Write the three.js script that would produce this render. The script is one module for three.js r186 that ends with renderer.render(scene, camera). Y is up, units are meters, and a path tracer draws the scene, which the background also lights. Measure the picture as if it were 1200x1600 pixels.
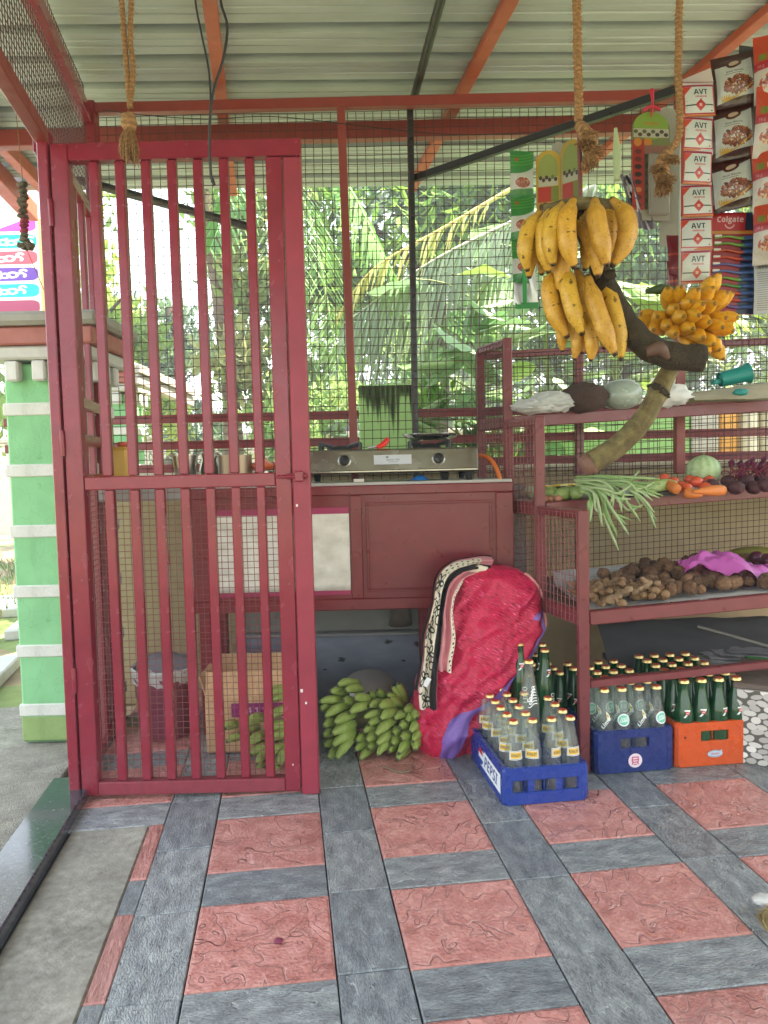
import * as THREE from 'three';
import { mergeGeometries } from 'three/addons/utils/BufferGeometryUtils.js';
import { ImprovedNoise } from 'three/addons/math/ImprovedNoise.js';

// ---------------------------------------------------------------- camera, sky, sun, exposure
const scene = new THREE.Scene();
const camera = new THREE.PerspectiveCamera(67.38, 0.75, 0.05, 400);
camera.position.set(0, 1.06, 0);
camera.rotation.order = 'YXZ';
camera.rotation.set(-3.74 * Math.PI / 180, 0, -1.33 * Math.PI / 180);
scene.add(camera);

const SKY_W = 256, SKY_H = 128;
const skyData = new Float32Array(SKY_W * SKY_H * 4);
for (let j = 0; j < SKY_H; j++) for (let i = 0; i < SKY_W; i++) {
  const el = ((j + 0.5) / SKY_H - 0.5) * Math.PI;
  const t = Math.max(0, Math.sin(el)), k = (j * SKY_W + i) * 4;
  const a = Math.pow(t, 0.5);
  const low = [0.7, 0.71, 0.72], high = [0.4, 0.5, 0.64], dark = [0.2, 0.2, 0.17];
  for (let c = 0; c < 3; c++) skyData[k + c] = el < -0.02 ? dark[c] : low[c] * (1 - a) + high[c] * a;
  skyData[k + 3] = 1;
}
const sky = new THREE.DataTexture(skyData, SKY_W, SKY_H, THREE.RGBAFormat, THREE.FloatType);
sky.mapping = THREE.EquirectangularReflectionMapping;
sky.magFilter = sky.minFilter = THREE.LinearFilter;
sky.needsUpdate = true;
scene.background = sky;
scene.environment = sky;
scene.environmentIntensity = 1;

const sun = new THREE.DirectionalLight(0xfff0dc, 5);
sun.position.set(11, 20, -5.5);
sun.target.position.set(0, 0, -5);
sun.castShadow = true;
sun.shadow.mapSize.set(2048, 2048);
Object.assign(sun.shadow.camera, { left: -14, right: 14, top: 14, bottom: -14, near: 1, far: 60 });
scene.add(sun, sun.target);

const renderer = new THREE.WebGLRenderer({ antialias: true });
renderer.toneMapping = THREE.LinearToneMapping;
renderer.toneMappingExposure = 6.3;
renderer.shadowMap.enabled = true;

// ---------------------------------------------------------------- helpers
let seed = 20240611;
const rnd = () => { seed |= 0; seed = seed + 0x6D2B79F5 | 0; let t = Math.imul(seed ^ seed >>> 15, 1 | seed); t = t + Math.imul(t ^ t >>> 7, 61 | t) ^ t; return ((t ^ t >>> 14) >>> 0) / 4294967296; };
const rr = (a, b) => a + (b - a) * rnd();
const pick = a => a[Math.floor(rnd() * a.length)];
const noise = new ImprovedNoise();
const fbm = (x, y, z, o = 4) => { let s = 0, a = 0.5, f = 1; for (let i = 0; i < o; i++) { s += a * noise.noise(x * f, y * f, z * f + i * 7.3); a *= 0.5; f *= 2.03; } return s; };
const V = (a, b, c) => Array.isArray(a) ? new THREE.Vector3(...a) : new THREE.Vector3(a, b, c);
const lerp = (a, b, t) => a + (b - a) * t;
const clamp = (x, a = 0, b = 1) => Math.min(b, Math.max(a, x));
const smooth = (a, b, x) => { const t = clamp((x - a) / (b - a)); return t * t * (3 - 2 * t); };
const lin = c => { const k = new THREE.Color(c); return [k.r, k.g, k.b]; };

const used = {};
function numbered(name) { const n = used[name] = (used[name] ?? -1) + 1; return n ? `${name}_${String(n).padStart(3, '0')}` : name; }
const rebase = [];
function tag(o, label, category, group) { o.userData.label = label; o.userData.category = category; if (group) o.userData.group = group; return o; }
function thing(name, label, category, group) { const g = new THREE.Group(); g.name = numbered(name); scene.add(g); rebase.push(g); return tag(g, label, category, group); }
function structure(name) { const g = new THREE.Group(); g.name = name; g.userData.kind = 'structure'; scene.add(g); return g; }
function flat(g) { const r = g.index ? g.toNonIndexed() : g; for (const k of Object.keys(r.attributes)) if (!['position', 'normal', 'uv'].includes(k)) r.deleteAttribute(k); return r; }
function join(list) { list = list.flat(); return list.length === 1 ? list[0] : mergeGeometries(list.map(flat)); }
function part(name, geo, mat, parent) {
  const m = new THREE.Mesh(Array.isArray(geo) ? join(geo) : geo, mat);
  m.name = name; m.castShadow = m.receiveShadow = true; parent.add(m); return m;
}
function stuff(o) { o.userData.kind = 'stuff'; return o; }
// a copy of a thing with its parts, under its own number and label
function copy(src, pos, rotY, label, group) {
  const r = src.clone(); r.name = numbered(src.name.replace(/_\d{3}$/, '')); scene.add(r);
  r.position.set(...pos); r.rotation.y = rotY || 0;
  if (label) r.userData.label = label; if (group) r.userData.group = group;
  return r;
}
// chamfered box, uv in metres
function cbox(w, h, d, c = 0.002) {
  const H = [w / 2, h / 2, d / 2], P = [], N = [], UV = [];
  c = Math.min(c, w / 3, h / 3, d / 3);
  const pt = (s, ax) => s.map((q, i) => q * (H[i] - (i === ax ? 0 : c)));
  const tri = (a, b, e) => {
    const A = V(a), n = V(b).sub(A).cross(V(e).sub(A)).normalize();
    if (n.dot(V(a).add(V(b)).add(V(e))) < 0) { n.negate(); [b, e] = [e, b]; }
    const ax = Math.abs(n.x) > 0.72 ? 0 : Math.abs(n.y) > 0.72 ? 1 : Math.abs(n.z) > 0.72 ? 2 : Math.abs(n.y) > 0.3 ? 1 : 0;
    for (const p of [a, b, e]) { P.push(...p); N.push(n.x, n.y, n.z); UV.push(...(ax === 0 ? [p[2], p[1]] : ax === 1 ? [p[0], p[2]] : [p[0], p[1]])); }
  };
  const S = [-1, 1];
  for (let ax = 0; ax < 3; ax++) for (const q of S) {
    const b = (ax + 1) % 3, e = (ax + 2) % 3;
    const mk = (u, v) => { const s = [0, 0, 0]; s[ax] = q; s[b] = u; s[e] = v; return pt(s, ax); };
    tri(mk(-1, -1), mk(1, -1), mk(1, 1)); tri(mk(-1, -1), mk(1, 1), mk(-1, 1));
  }
  for (let e = 0; e < 3; e++) { const a = (e + 1) % 3, b = (e + 2) % 3;
    for (const sa of S) for (const sb of S) {
      const mk = (v, ax) => { const s = [0, 0, 0]; s[e] = v; s[a] = sa; s[b] = sb; return pt(s, ax); };
      tri(mk(-1, a), mk(1, a), mk(1, b)); tri(mk(-1, a), mk(1, b), mk(-1, b));
    } }
  for (const x of S) for (const y of S) for (const z of S) tri(pt([x, y, z], 0), pt([x, y, z], 1), pt([x, y, z], 2));
  const g = new THREE.BufferGeometry();
  g.setAttribute('position', new THREE.Float32BufferAttribute(P, 3));
  g.setAttribute('normal', new THREE.Float32BufferAttribute(N, 3));
  g.setAttribute('uv', new THREE.Float32BufferAttribute(UV, 2));
  return g;
}
const boxAt = (x, y, z, w, h, d, c, ry = 0) => { const g = cbox(w, h, d, c); if (ry) g.rotateY(ry); return g.translate(x, y, z); };
const span = (x0, x1, y0, y1, z0, z1, c) => boxAt((x0 + x1) / 2, (y0 + y1) / 2, (z0 + z1) / 2, x1 - x0, y1 - y0, z1 - z0, c);
// square tube from a to b
function bar(a, b, w, h = w, c = 0.003, up = [0, 1, 0]) {
  const A = V(a), B = V(b), dir = B.clone().sub(A), L = dir.length(); dir.normalize();
  let U = V(up); if (Math.abs(U.dot(dir)) > 0.95) U = V(0, 0, 1);
  const X = U.clone().cross(dir).normalize(); U = dir.clone().cross(X);
  const g = cbox(w, h, L, c); g.applyMatrix4(new THREE.Matrix4().makeBasis(X, U, dir));
  const m = A.add(B).multiplyScalar(0.5); return g.translate(m.x, m.y, m.z);
}
// tapered tube along points; rad = number, list or function of t
function ttube(pts, rad, segs = 16, sides = 8, opt = {}) {
  const curve = new THREE.CatmullRomCurve3(pts.map(p => p.isVector3 ? p : V(p)), false, 'centripetal');
  const fr = curve.computeFrenetFrames(segs, false), P = [], UV = [], I = [];
  const R = t => typeof rad === 'function' ? rad(t) : Array.isArray(rad) ? (() => { const f = t * (rad.length - 1), i = Math.min(rad.length - 2, Math.floor(f)); return lerp(rad[i], rad[i + 1], f - i); })() : rad;
  const L = curve.getLength();
  for (let i = 0; i <= segs; i++) {
    const t = i / segs, p = curve.getPointAt(t), r = R(t);
    for (let j = 0; j <= sides; j++) {
      const a = j / sides * Math.PI * 2, k = opt.shape ? opt.shape(a, t) : 1;
      const q = p.clone().addScaledVector(fr.normals[i], Math.cos(a) * r * k).addScaledVector(fr.binormals[i], Math.sin(a) * r * k);
      P.push(q.x, q.y, q.z); UV.push(opt.unit ? j / sides : j / sides * r * 6.28, opt.unit ? t : t * L);
    }
  }
  const W = sides + 1;
  for (let i = 0; i < segs; i++) for (let j = 0; j < sides; j++) { const a = i * W + j, b = a + W; I.push(a, a + 1, b, b, a + 1, b + 1); }
  if (!opt.open) for (const e of [0, segs]) {
    const c = P.length / 3, p = curve.getPointAt(e / segs); P.push(p.x, p.y, p.z); UV.push(0.5, e / segs);
    for (let j = 0; j < sides; j++) { const a = e * W + j; e ? I.push(a, a + 1, c) : I.push(a + 1, a, c); }
  }
  const g = new THREE.BufferGeometry();
  g.setAttribute('position', new THREE.Float32BufferAttribute(P, 3));
  g.setAttribute('uv', new THREE.Float32BufferAttribute(UV, 2));
  g.setIndex(I); g.computeVertexNormals();
  // close the seam's shading
  const n = g.attributes.normal;
  for (let i = 0; i <= segs; i++) { const a = i * W, b = a + sides; const m = V(n.getX(a) + n.getX(b), n.getY(a) + n.getY(b), n.getZ(a) + n.getZ(b)).normalize(); n.setXYZ(a, m.x, m.y, m.z); n.setXYZ(b, m.x, m.y, m.z); }
  return flat(g);
}
const rod = (a, b, r, sides = 8) => ttube([a, b], r, 1, sides);
function lathe(pts, seg = 20) { return new THREE.LatheGeometry(pts.map(p => new THREE.Vector2(...p)), seg); }
// surface from a function (u, v in 0..1)
function sheet(fn, nu, nv, uvScale = [1, 1]) {
  const P = [], UV = [], I = [];
  for (let j = 0; j <= nv; j++) for (let i = 0; i <= nu; i++) { const p = fn(i / nu, j / nv); P.push(p.x ?? p[0], p.y ?? p[1], p.z ?? p[2]); UV.push(i / nu * uvScale[0], j / nv * uvScale[1]); }
  for (let j = 0; j < nv; j++) for (let i = 0; i < nu; i++) { const a = j * (nu + 1) + i, b = a + nu + 1; I.push(a, a + 1, b, b, a + 1, b + 1); }
  const g = new THREE.BufferGeometry();
  g.setAttribute('position', new THREE.Float32BufferAttribute(P, 3));
  g.setAttribute('uv', new THREE.Float32BufferAttribute(UV, 2));
  g.setIndex(I); g.computeVertexNormals(); return flat(g);
}
function lump(r, amp, freq, sc = [1, 1, 1], detail = 3, off = rnd() * 50) {
  const g = new THREE.IcosahedronGeometry(r, detail), p = g.attributes.position, v = V(0, 0, 0);
  for (let i = 0; i < p.count; i++) { v.fromBufferAttribute(p, i).normalize(); const k = r * (1 + amp * fbm(v.x * freq + off, v.y * freq, v.z * freq, 3) * 2); p.setXYZ(i, v.x * k * sc[0], v.y * k * sc[1], v.z * k * sc[2]); }
  g.deleteAttribute('normal'); g.deleteAttribute('uv');
  const m = mergeV(g); m.computeVertexNormals();
  const pp = m.attributes.position, UV = []; for (let i = 0; i < pp.count; i++) UV.push(pp.getX(i) + pp.getZ(i), pp.getY(i));
  m.setAttribute('uv', new THREE.Float32BufferAttribute(UV, 2)); return flat(m);
}
function mergeV(g) {
  const p = g.attributes.position, map = new Map(), P = [], I = [];
  for (let i = 0; i < p.count; i++) { const k = [p.getX(i), p.getY(i), p.getZ(i)].map(x => Math.round(x * 1e5)).join(); if (!map.has(k)) { map.set(k, P.length / 3); P.push(p.getX(i), p.getY(i), p.getZ(i)); } I.push(map.get(k)); }
  const r = new THREE.BufferGeometry(); r.setAttribute('position', new THREE.Float32BufferAttribute(P, 3)); r.setIndex(I); return r;
}
// wire mesh panel: corner o, edge vectors eu, ev
function wires(o, eu, ev, pitch, r, wob = 0.0025) {
  const O = V(o), U = V(eu), W = V(ev), lu = U.length(), lv = W.length(), out = [];
  const n = U.clone().cross(W).normalize(), off = rnd() * 99;
  const warp = (a, b) => O.clone().addScaledVector(U, a).addScaledVector(W, b)
    .addScaledVector(U, wob / lu * 2 * fbm(a * lu * 2.3 + off, b * lv * 2.1, 0, 2)).addScaledVector(W, wob / lv * 2.4 * fbm(a * lu * 2.3, b * lv * 2.1 + off, 9, 2)).addScaledVector(n, wob * 3 * fbm(a * lu * 1.7, b * lv * 1.7, off, 2));
  const run = (f, L, dn) => { const k = Math.max(2, Math.ceil(L / 0.13)); const pts = []; for (let i = 0; i <= k; i++) pts.push(f(i / k).addScaledVector(n, dn)); out.push(ttube(pts, r, k, 4, { open: true })); };
  const nu = Math.round(lu / pitch), nv = Math.round(lv / pitch);
  for (let i = 0; i <= nu; i++) run(t => warp(i / nu, t), lv, 0);
  for (let j = 0; j <= nv; j++) run(t => warp(t, j / nv), lu, r * 1.4);
  return join(out);
}
// textures
function dataTex(w, h, fn, srgb = true) {
  const d = new Uint8Array(w * h * 4);
  for (let j = 0; j < h; j++) for (let i = 0; i < w; i++) { const c = fn(i / w, j / h), k = (j * w + i) * 4; for (let q = 0; q < 3; q++) d[k + q] = clamp(Array.isArray(c) ? c[q] : c, 0, 255); d[k + 3] = 255; }
  const t = new THREE.DataTexture(d, w, h); t.wrapS = t.wrapT = THREE.RepeatWrapping; t.magFilter = THREE.LinearFilter; t.minFilter = THREE.LinearMipmapLinearFilter; t.generateMipmaps = true;
  if (srgb) t.colorSpace = THREE.SRGBColorSpace; t.needsUpdate = true; return t;
}
function canvasTex(w, h, draw) {
  const c = document.createElement('canvas'); c.width = w; c.height = h; const g = c.getContext('2d'); draw(g, w, h);
  const t = new THREE.CanvasTexture(c); t.colorSpace = THREE.SRGBColorSpace; t.anisotropy = 4; return t;
}
const tile4 = (f, u, v) => { // seamless blend of a non-periodic field over the unit square
  const a = smooth(0, 1, u), b = smooth(0, 1, v); return lerp(lerp(f(u, v), f(u - 1, v), a), lerp(f(u, v - 1), f(u - 1, v - 1), a), b); };
function rep(t, x, y = x) { const c = t.clone(); c.repeat.set(x, y); c.needsUpdate = true; return c; }
const std = o => new THREE.MeshStandardMaterial(o);
const phys = o => new THREE.MeshPhysicalMaterial(o);
const rgb = (r, g, b) => new THREE.Color().setRGB(r, g, b);

// wear and grime shared by painted and plastered things (multiplies the colour; about one metre across)
const wearTex = dataTex(512, 512, (u, v) => { const n = tile4((x, y) => fbm(x * 9, y * 9, 1, 5), u, v), m = tile4((x, y) => fbm(x * 3, y * 3, 5, 3), u, v); const ch = tile4((x, y) => fbm(x * 46, y * 46, 6, 2), u, v) > 0.46 && m > 0.02 ? 0.6 : 1; return [(238 + n * 22 + m * 26) * ch, (237 + n * 24 + m * 30) * ch, (235 + n * 26 + m * 34) * ch]; });
const fineBump = dataTex(256, 256, (u, v) => 128 + tile4((x, y) => fbm(x * 22, y * 22, 3, 4), u, v) * 150, false);
const roughTex = dataTex(256, 256, (u, v) => { const n = tile4((x, y) => fbm(x * 6, y * 6, 8, 4), u, v); return [255, 170 + n * 140, 255]; }, false);
const paint = (r, g, b, rough = 0.5) => std({ color: rgb(r, g, b), map: rep(wearTex, 2.2), roughness: rough, roughnessMap: rep(roughTex, 3), bumpMap: rep(fineBump, 5), bumpScale: 0.00012 });
const PAL = {
  gateRed: paint(0.27, 0.022, 0.045, 0.34), rackRed: paint(0.2, 0.038, 0.044, 0.5), counterRed: paint(0.215, 0.02, 0.027, 0.5),
  beamRed: paint(0.28, 0.05, 0.04, 0.6), orange: paint(0.5, 0.11, 0.06, 0.6), black: paint(0.025, 0.027, 0.03, 0.5),
  wire: std({ color: rgb(0.075, 0.03, 0.03), roughness: 0.6, metalness: 0.2 }), wirePink: std({ color: rgb(0.3, 0.1, 0.1), roughness: 0.6 }),
  steel: std({ color: rgb(0.62, 0.61, 0.58), metalness: 1, roughness: 0.28, roughnessMap: rep(roughTex, 2) }),
  steelDull: std({ color: rgb(0.45, 0.44, 0.42), metalness: 1, roughness: 0.42, roughnessMap: rep(roughTex, 2) }),
  blackPlastic: std({ color: rgb(0.015, 0.015, 0.016), roughness: 0.35 }), rubber: std({ color: rgb(0.02, 0.02, 0.02), roughness: 0.8 }),
  white: paint(0.72, 0.72, 0.7, 0.7), green: paint(0.27, 0.6, 0.31, 0.75), greenPale: paint(0.3, 0.58, 0.2, 0.8),
  cream: paint(0.62, 0.5, 0.26, 0.85), terracotta: paint(0.42, 0.13, 0.1, 0.75),
};

// ================================================================ SETTING
// ---- open ground, sunlit earth and grass outside the shop
{
  const gTex = dataTex(512, 512, (u, v) => { const n = tile4((x, y) => fbm(x * 14, y * 14, 1, 5), u, v), m = tile4((x, y) => fbm(x * 4, y * 4, 4, 3), u, v); const k = m > 0 ? 0.4 : 0; return [150 + n * 90 - k * 60, 132 + n * 90 + k * 20, 100 + n * 70 - k * 50]; });
  const m = std({ map: rep(gTex, 60), roughness: 1, bumpMap: rep(fineBump, 160), bumpScale: 0.02 });
  const g = new THREE.PlaneGeometry(300, 300, 60, 60); g.rotateX(-Math.PI / 2); g.translate(0, -0.08, 0);
  const p = g.attributes.position;
  for (let i = 0; i < p.count; i++) { const x = p.getX(i), z = p.getZ(i), d = Math.hypot(x, z); if (d > 12) p.setY(i, -0.08 + 0.5 * fbm(x * 0.05, z * 0.05, 2, 3) * Math.min(1, (d - 12) / 20)); }
  g.computeVertexNormals();
  const o = part('ground', g, m, scene); o.userData.kind = 'structure';
}
// ---- shop floor: dark bed and riven tiles, one mesh each
const floor = structure('tiled_floor');
{
  const C = 0.99206, S = 0.12574;                      // tile rows are turned a little against the shop front
  const toW = (u, v) => [C * u + S * v, -S * u + C * v];
  const bed = cbox(5.4, 0.08, 4.6, 0.004); bed.rotateY(0.1261); bed.translate(1.83, -0.049, -1.32);
  part('screed', bed, std({ color: rgb(0.05, 0.05, 0.05), map: rep(wearTex, 3), roughness: 0.95 }), floor);
  const ridge = (a, b, ox, fine) => (u, v) => {
    const w = fbm(u * 2.1 + ox, v * 2.1, 1, 3) * 1.1;
    const n = fbm(u * a + w + ox, v * b + w * 0.9, 3, 3) * 5.2 + (u * 0.8 + v * 0.3) * 1.5;
    const f = n - Math.floor(n), led = smooth(0, 0.07, f);
    return [led - 0.45 * f, f, fine];
  };
  const mk = (a, b, ox, pink) => {
    const N = 384, f = ridge(a, b, ox), hts = new Float32Array(N * N), col = dataTex(N, N, (u, v) => {
      const [h, fr] = f(u, v), n = fbm(u * 26, v * 26, ox, 4), m = fbm(u * 5 + ox, v * 5, 2, 3), pit = pink ? 0 : fbm(u * 60, v * 60, 4 + ox, 2) > 0.3 ? 1 : 0;
      const vein = fr < 0.045 ? -1.1 : fr < 0.09 ? 1.3 : 0;
      return pink ? [206 + n * 28 + m * 36 + vein * 10, 143 + n * 34 + m * 44 + vein * 14, 136 + n * 34 + m * 44 + vein * 14]
        : [144 + n * 42 + m * 60 + vein * 17 - pit * 40, 148 + n * 42 + m * 60 + vein * 17 - pit * 40, 152 + n * 42 + m * 56 + vein * 16 - pit * 40];
    });
    const bmp = dataTex(N, N, (u, v) => { const e = Math.min(u, v, 1 - u, 1 - v), fr = pink ? smooth(0.008, 0.022, e) : 1; return 60 + (f(u, v)[0] * (pink ? 110 : 62) + fbm(u * 40, v * 40, 2, 3) * (pink ? 26 : 46)) * fr + (pink ? 55 * (1 - fr) : 0); }, false);
    return [0, 1, 2].map(k => std({ map: col, bumpMap: bmp, bumpScale: pink ? 0.024 : 0.013, roughness: 0.4 + 0.06 * k, roughnessMap: rep(roughTex, 1), color: rgb(...(pink ? [[0.95, 0.92, 0.9], [1, 1, 0.98], [0.86, 0.86, 0.85]] : [[0.92, 0.92, 0.9], [1, 1, 0.98], [0.8, 0.82, 0.83]])[k]) }));
  };
  const pinkM = [mk(1.6, 0.8, 3, true), mk(0.7, 1.7, 11, true), mk(1.3, 1.0, 27, true)].flat();
  const greyM = [mk(0.8, 1.9, 41, false), mk(1.4, 1.2, 57, false), mk(0.9, 2.3, 73, false)].flat();
  const geo = (w, d, rot) => { const g = cbox(w, 0.022, d, 0.0025), uv = g.attributes.uv, p = g.attributes.position; for (let i = 0; i < uv.count; i++) { let a = p.getX(i) / w + 0.5, b = p.getZ(i) / d + 0.5; for (let k = 0; k < rot; k++) [a, b] = [1 - b, a]; uv.setXY(i, a, b); } return g; };
  const G = { n: [geo(0.042, 0.306, 0), geo(0.042, 0.150, 0)], p: [0, 1, 2, 3].map(r => geo(0.307, 0.306, r)), s: [0, 2].map(r => geo(0.307, 0.150, r)), c: [1, 3, 0].map(r => geo(0.149, 0.306, r)) };
  const lay = (g, m, u, v) => { const [x, z] = toW(u, v); const t = part('tile', g, m, floor); t.position.set(x, -0.011 + rr(-0.0012, 0.0008), z); t.rotation.set(rr(-0.003, 0.003), 0.1261 + rr(-0.003, 0.003), rr(-0.003, 0.003)); };
  for (let k = -2; k <= 5; k++) {
    const u0 = 0.2255 + 0.463 * k;
    for (let j = -5; j <= 3; j++) {
      if (k === -2 && -1.522 + 0.46 * j > -2.3) { const vb = -1.522 + 0.46 * j; if (vb < 0.1 && vb < -1.4) { lay(G.n[0], pick(pinkM), u0 + 0.29, vb - 0.153); lay(G.n[1], pick(greyM), u0 + 0.29, vb + 0.0765); } continue; }
      const vb = -1.522 + 0.46 * j;                     // near edge of a pink tile
      const cut = k === -2 && vb > -1.45;               // the floor is narrower here
      if (vb > 0.1) continue;
      if (!(k === -2 && vb > -1.5)) { lay(pick(G.p), pick(pinkM), u0 + 0.1555, vb - 0.153); lay(pick(G.s), pick(greyM), u0 + 0.1555, vb + 0.0765); }
    }
    for (let j = -8; j <= 5; j++) { const vc = -1.522 + (k % 2 ? 0.012 : -0.01) + 0.308 * j; if (vc - 0.15 > 0.15 || vc < -3.75) continue; if (k > -2) lay(pick(G.c), pick(greyM), u0 - 0.0765, vc - 0.153); }
  }
}
// ---- kerb of polished granite, concrete channel beside the tiles, rough apron outside
{
  const cTex = dataTex(512, 512, (u, v) => { const n = tile4((x, y) => fbm(x * 30, y * 30, 1, 4), u, v), m = tile4((x, y) => fbm(x * 5, y * 5, 4, 4), u, v), s = tile4((x, y) => fbm(x * 70, y * 70, 9, 1), u, v) > 0.32 ? 34 : 0; return [166 + n * 50 + m * 50 + s, 160 + n * 50 + m * 50 + s, 148 + n * 50 + m * 46 + s]; });
  const conc = std({ map: rep(cTex, 1.4), color: rgb(0.75, 0.75, 0.75), roughness: 0.95, bumpMap: rep(fineBump, 6), bumpScale: 0.004 });
  const apron = std({ map: rep(cTex, 2.3), color: rgb(0.82, 0.82, 0.8), roughness: 1, bumpMap: rep(fineBump, 9), bumpScale: 0.012 });
  const gTex = dataTex(256, 256, (u, v) => { const n = tile4((x, y) => fbm(x * 40, y * 40, 1, 3), u, v); return [58 + n * 70, 60 + n * 70, 68 + n * 74]; });
  const granite = phys({ map: rep(gTex, 2), roughness: 0.16, roughnessMap: rep(roughTex, 1.5), clearcoat: 0.4, clearcoatRoughness: 0.15 });
  const st = (name, u0, u1, v0, v1, y0, y1, m, c = 0.006) => { const g = cbox(u1 - u0, y1 - y0, v1 - v0, c); g.translate((u0 + u1) / 2, (y0 + y1) / 2, (v0 + v1) / 2); g.rotateY(0.1261); const o = part(name, g, m, scene); o.userData.kind = 'structure'; return o; };
  st('channel', -0.66, -0.4335, -2.44, 0.4, -0.09, -0.003, conc);
  st('kerb', -0.80, -0.663, -2.62, 0.4, -0.09, 0.035, granite, 0.005);
  st('apron', -2.4, -0.803, -3.6, 0.6, -0.09, -0.006, apron);
}
// ---- low compound wall behind the shop
{
  const w = structure('low_wall');
  part('wall', span(-1.3, 4.2, -0.08, 1.0, -3.78, -3.62, 0.006), paint(0.5, 0.4, 0.22, 0.85), w);
  part('coping', span(-1.32, 4.25, 1.002, 1.03, -3.80, -3.595, 0.008), paint(0.66, 0.6, 0.42, 0.85), w);
}
// ---- pale kerbed path and paving beyond the pillar at the left
{
  const m = paint(0.62, 0.6, 0.56, 0.9);
  const p = structure('path');
  for (let i = 0; i < 7; i++) part('slab', boxAt(-2.35 - 0.62 * (i % 2), -0.045, -2.5 - 0.75 * i, 0.6, 0.07, 0.73, 0.008, 0.22), m, p);
  for (let i = 0; i < 4; i++) part('slab', boxAt(-3.6, -0.04, -2.3 - 1.4 * i, 0.16, 0.1, 1.36, 0.01, 0.22), PAL.white, p);
}

// ================================================================ ROOF
{
  const t = thing('shop_roof', 'white ribbed metal sheet roof on red steel tubes above the whole shop', 'roof');
  const prof = [[0, 0], [0.05, 0], [0.053, 0.004], [0.062, 0.004], [0.065, 0], [0.095, 0], [0.098, 0.004], [0.107, 0.004], [0.11, 0], [0.146, 0], [0.150, 0.055], [0.204, 0.055], [0.21, 0]];
  const rows = []; for (let k = 0; k < 40; k++) prof.slice(k ? 1 : 0).forEach(q => rows.push([q[0] + 0.21 * k, q[1]]));
  const sheetTex = dataTex(256, 256, (u, v) => { const n = tile4((x, y) => fbm(x * 5, y * 14, 2, 4), u, v); return [226 + n * 26, 228 + n * 26, 218 + n * 30]; });
  const P = [], I = [], UV = [], x0 = -2.02, x1 = 3.6, nx = 8;
  rows.forEach(([a, b], j) => { for (let i = 0; i <= nx; i++) { const x = lerp(x0, x1, i / nx); P.push(x, 2.665 + b + 0.002 * Math.sin(x * 3 + j), -4.62 + a + (x + 1) * -0.03 + 0.05); UV.push(x, a); } });
  for (let j = 0; j < rows.length - 1; j++) for (let i = 0; i < nx; i++) { const a = j * (nx + 1) + i, b = a + nx + 1; I.push(a, b, a + 1, b, b + 1, a + 1); }
  let g = new THREE.BufferGeometry(); g.setAttribute('position', new THREE.Float32BufferAttribute(P, 3)); g.setAttribute('uv', new THREE.Float32BufferAttribute(UV, 2)); g.setIndex(I); g = g.toNonIndexed(); g.computeVertexNormals();
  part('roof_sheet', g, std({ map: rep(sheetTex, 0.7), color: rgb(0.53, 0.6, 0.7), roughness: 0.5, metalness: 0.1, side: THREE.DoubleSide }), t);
  const pur = (a, b) => part('purlin', bar(a, b, 0.05, 0.034, 0.003), PAL.orange, t);
  pur([1.28, 2.646, 2.6], [0.205, 2.646, -4.6]); pur([2.5, 2.646, 2.6], [1.09, 2.646, -4.6]); pur([0.26, 2.646, 2.6], [-0.84, 2.646, -4.6]);
  pur([3.4, 2.646, 2.6], [2.3, 2.646, -4.6]);
  part('edge_beam', bar([-1.80, 2.61, -2.9], [-2.09, 2.61, -4.75], 0.08, 0.1), PAL.orange, t);
  part('edge_beam', bar([-1.72, 2.615, -3.1], [-1.86, 2.615, -4.6], 0.05, 0.07), PAL.orange, t);
  part('cross_beam', span(-1.95, 3.2, 2.535, 2.61, -3.66, -3.6, 0.004), PAL.beamRed, t);
  part('black_pole', rod([0.40, 2.632, -0.9], [0.17, 2.632, -3.46], 0.018), PAL.black, t);
}
// ================================================================ BACK MESH WALL
{
  const t = thing('mesh_wall', 'tall red framed wire mesh wall behind the counter and the shelves', 'mesh wall');
  part('top_rail', span(-1.24, 2.2, 2.552, 2.594, -3.37, -3.33, 0.003), PAL.beamRed, t);
  part('post', bar([-1.2, 0, -3.35], [-1.2, 2.6, -3.35], 0.05, 0.06), PAL.counterRed, t);
  part('post', bar([-0.122, 0.98, -3.345], [-0.142, 2.56, -3.345], 0.034, 0.034), PAL.beamRed, t);
  part('post', bar([0.146, 0.98, -3.41], [0.152, 2.6, -3.41], 0.028, 0.028), PAL.black, t);
  part('post', bar([1.29, 0.98, -3.35], [1.29, 2.56, -3.35], 0.04, 0.04), PAL.beamRed, t);
  stuff(part('wire_mesh', wires([-1.18, 0.98, -3.375], [3.3, 0, 0], [0, 1.57, 0], 0.0365, 0.0016, 0.004), PAL.wire, t));
}
// ---- side panel above the gate's left post, running towards the front
{
  const t = thing('mesh_panel', 'high red framed mesh panel running forward over the gate at top left', 'mesh panel');
  const b = (x, y, z) => [x - 0.178 * (z + 2.43) * -1 - 0, y, z];
  const px = z => -1.02 + 0.18 * (z + 2.43);
  part('rail', bar([px(-2.43), 2.075, -2.43], [px(-1.1), 2.075, -1.1], 0.04, 0.045), PAL.beamRed, t);
  part('rail', bar([px(-3.3) - 0.03, 2.53, -3.3], [px(-1.1) - 0.03, 2.53, -1.1], 0.05, 0.06), PAL.gateRed, t);
  part('rail', bar([px(-3.3) - 0.03, 2.07, -3.3], [px(-2.46) - 0.02, 2.07, -2.46], 0.04, 0.045), PAL.gateRed, t);
  stuff(part('wire_mesh', wires([px(-3.3) - 0.03, 2.08, -3.3], [0.396, 0, 2.2], [0, 0.57, 0], 0.027, 0.0016), PAL.wire, t));
}
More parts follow.
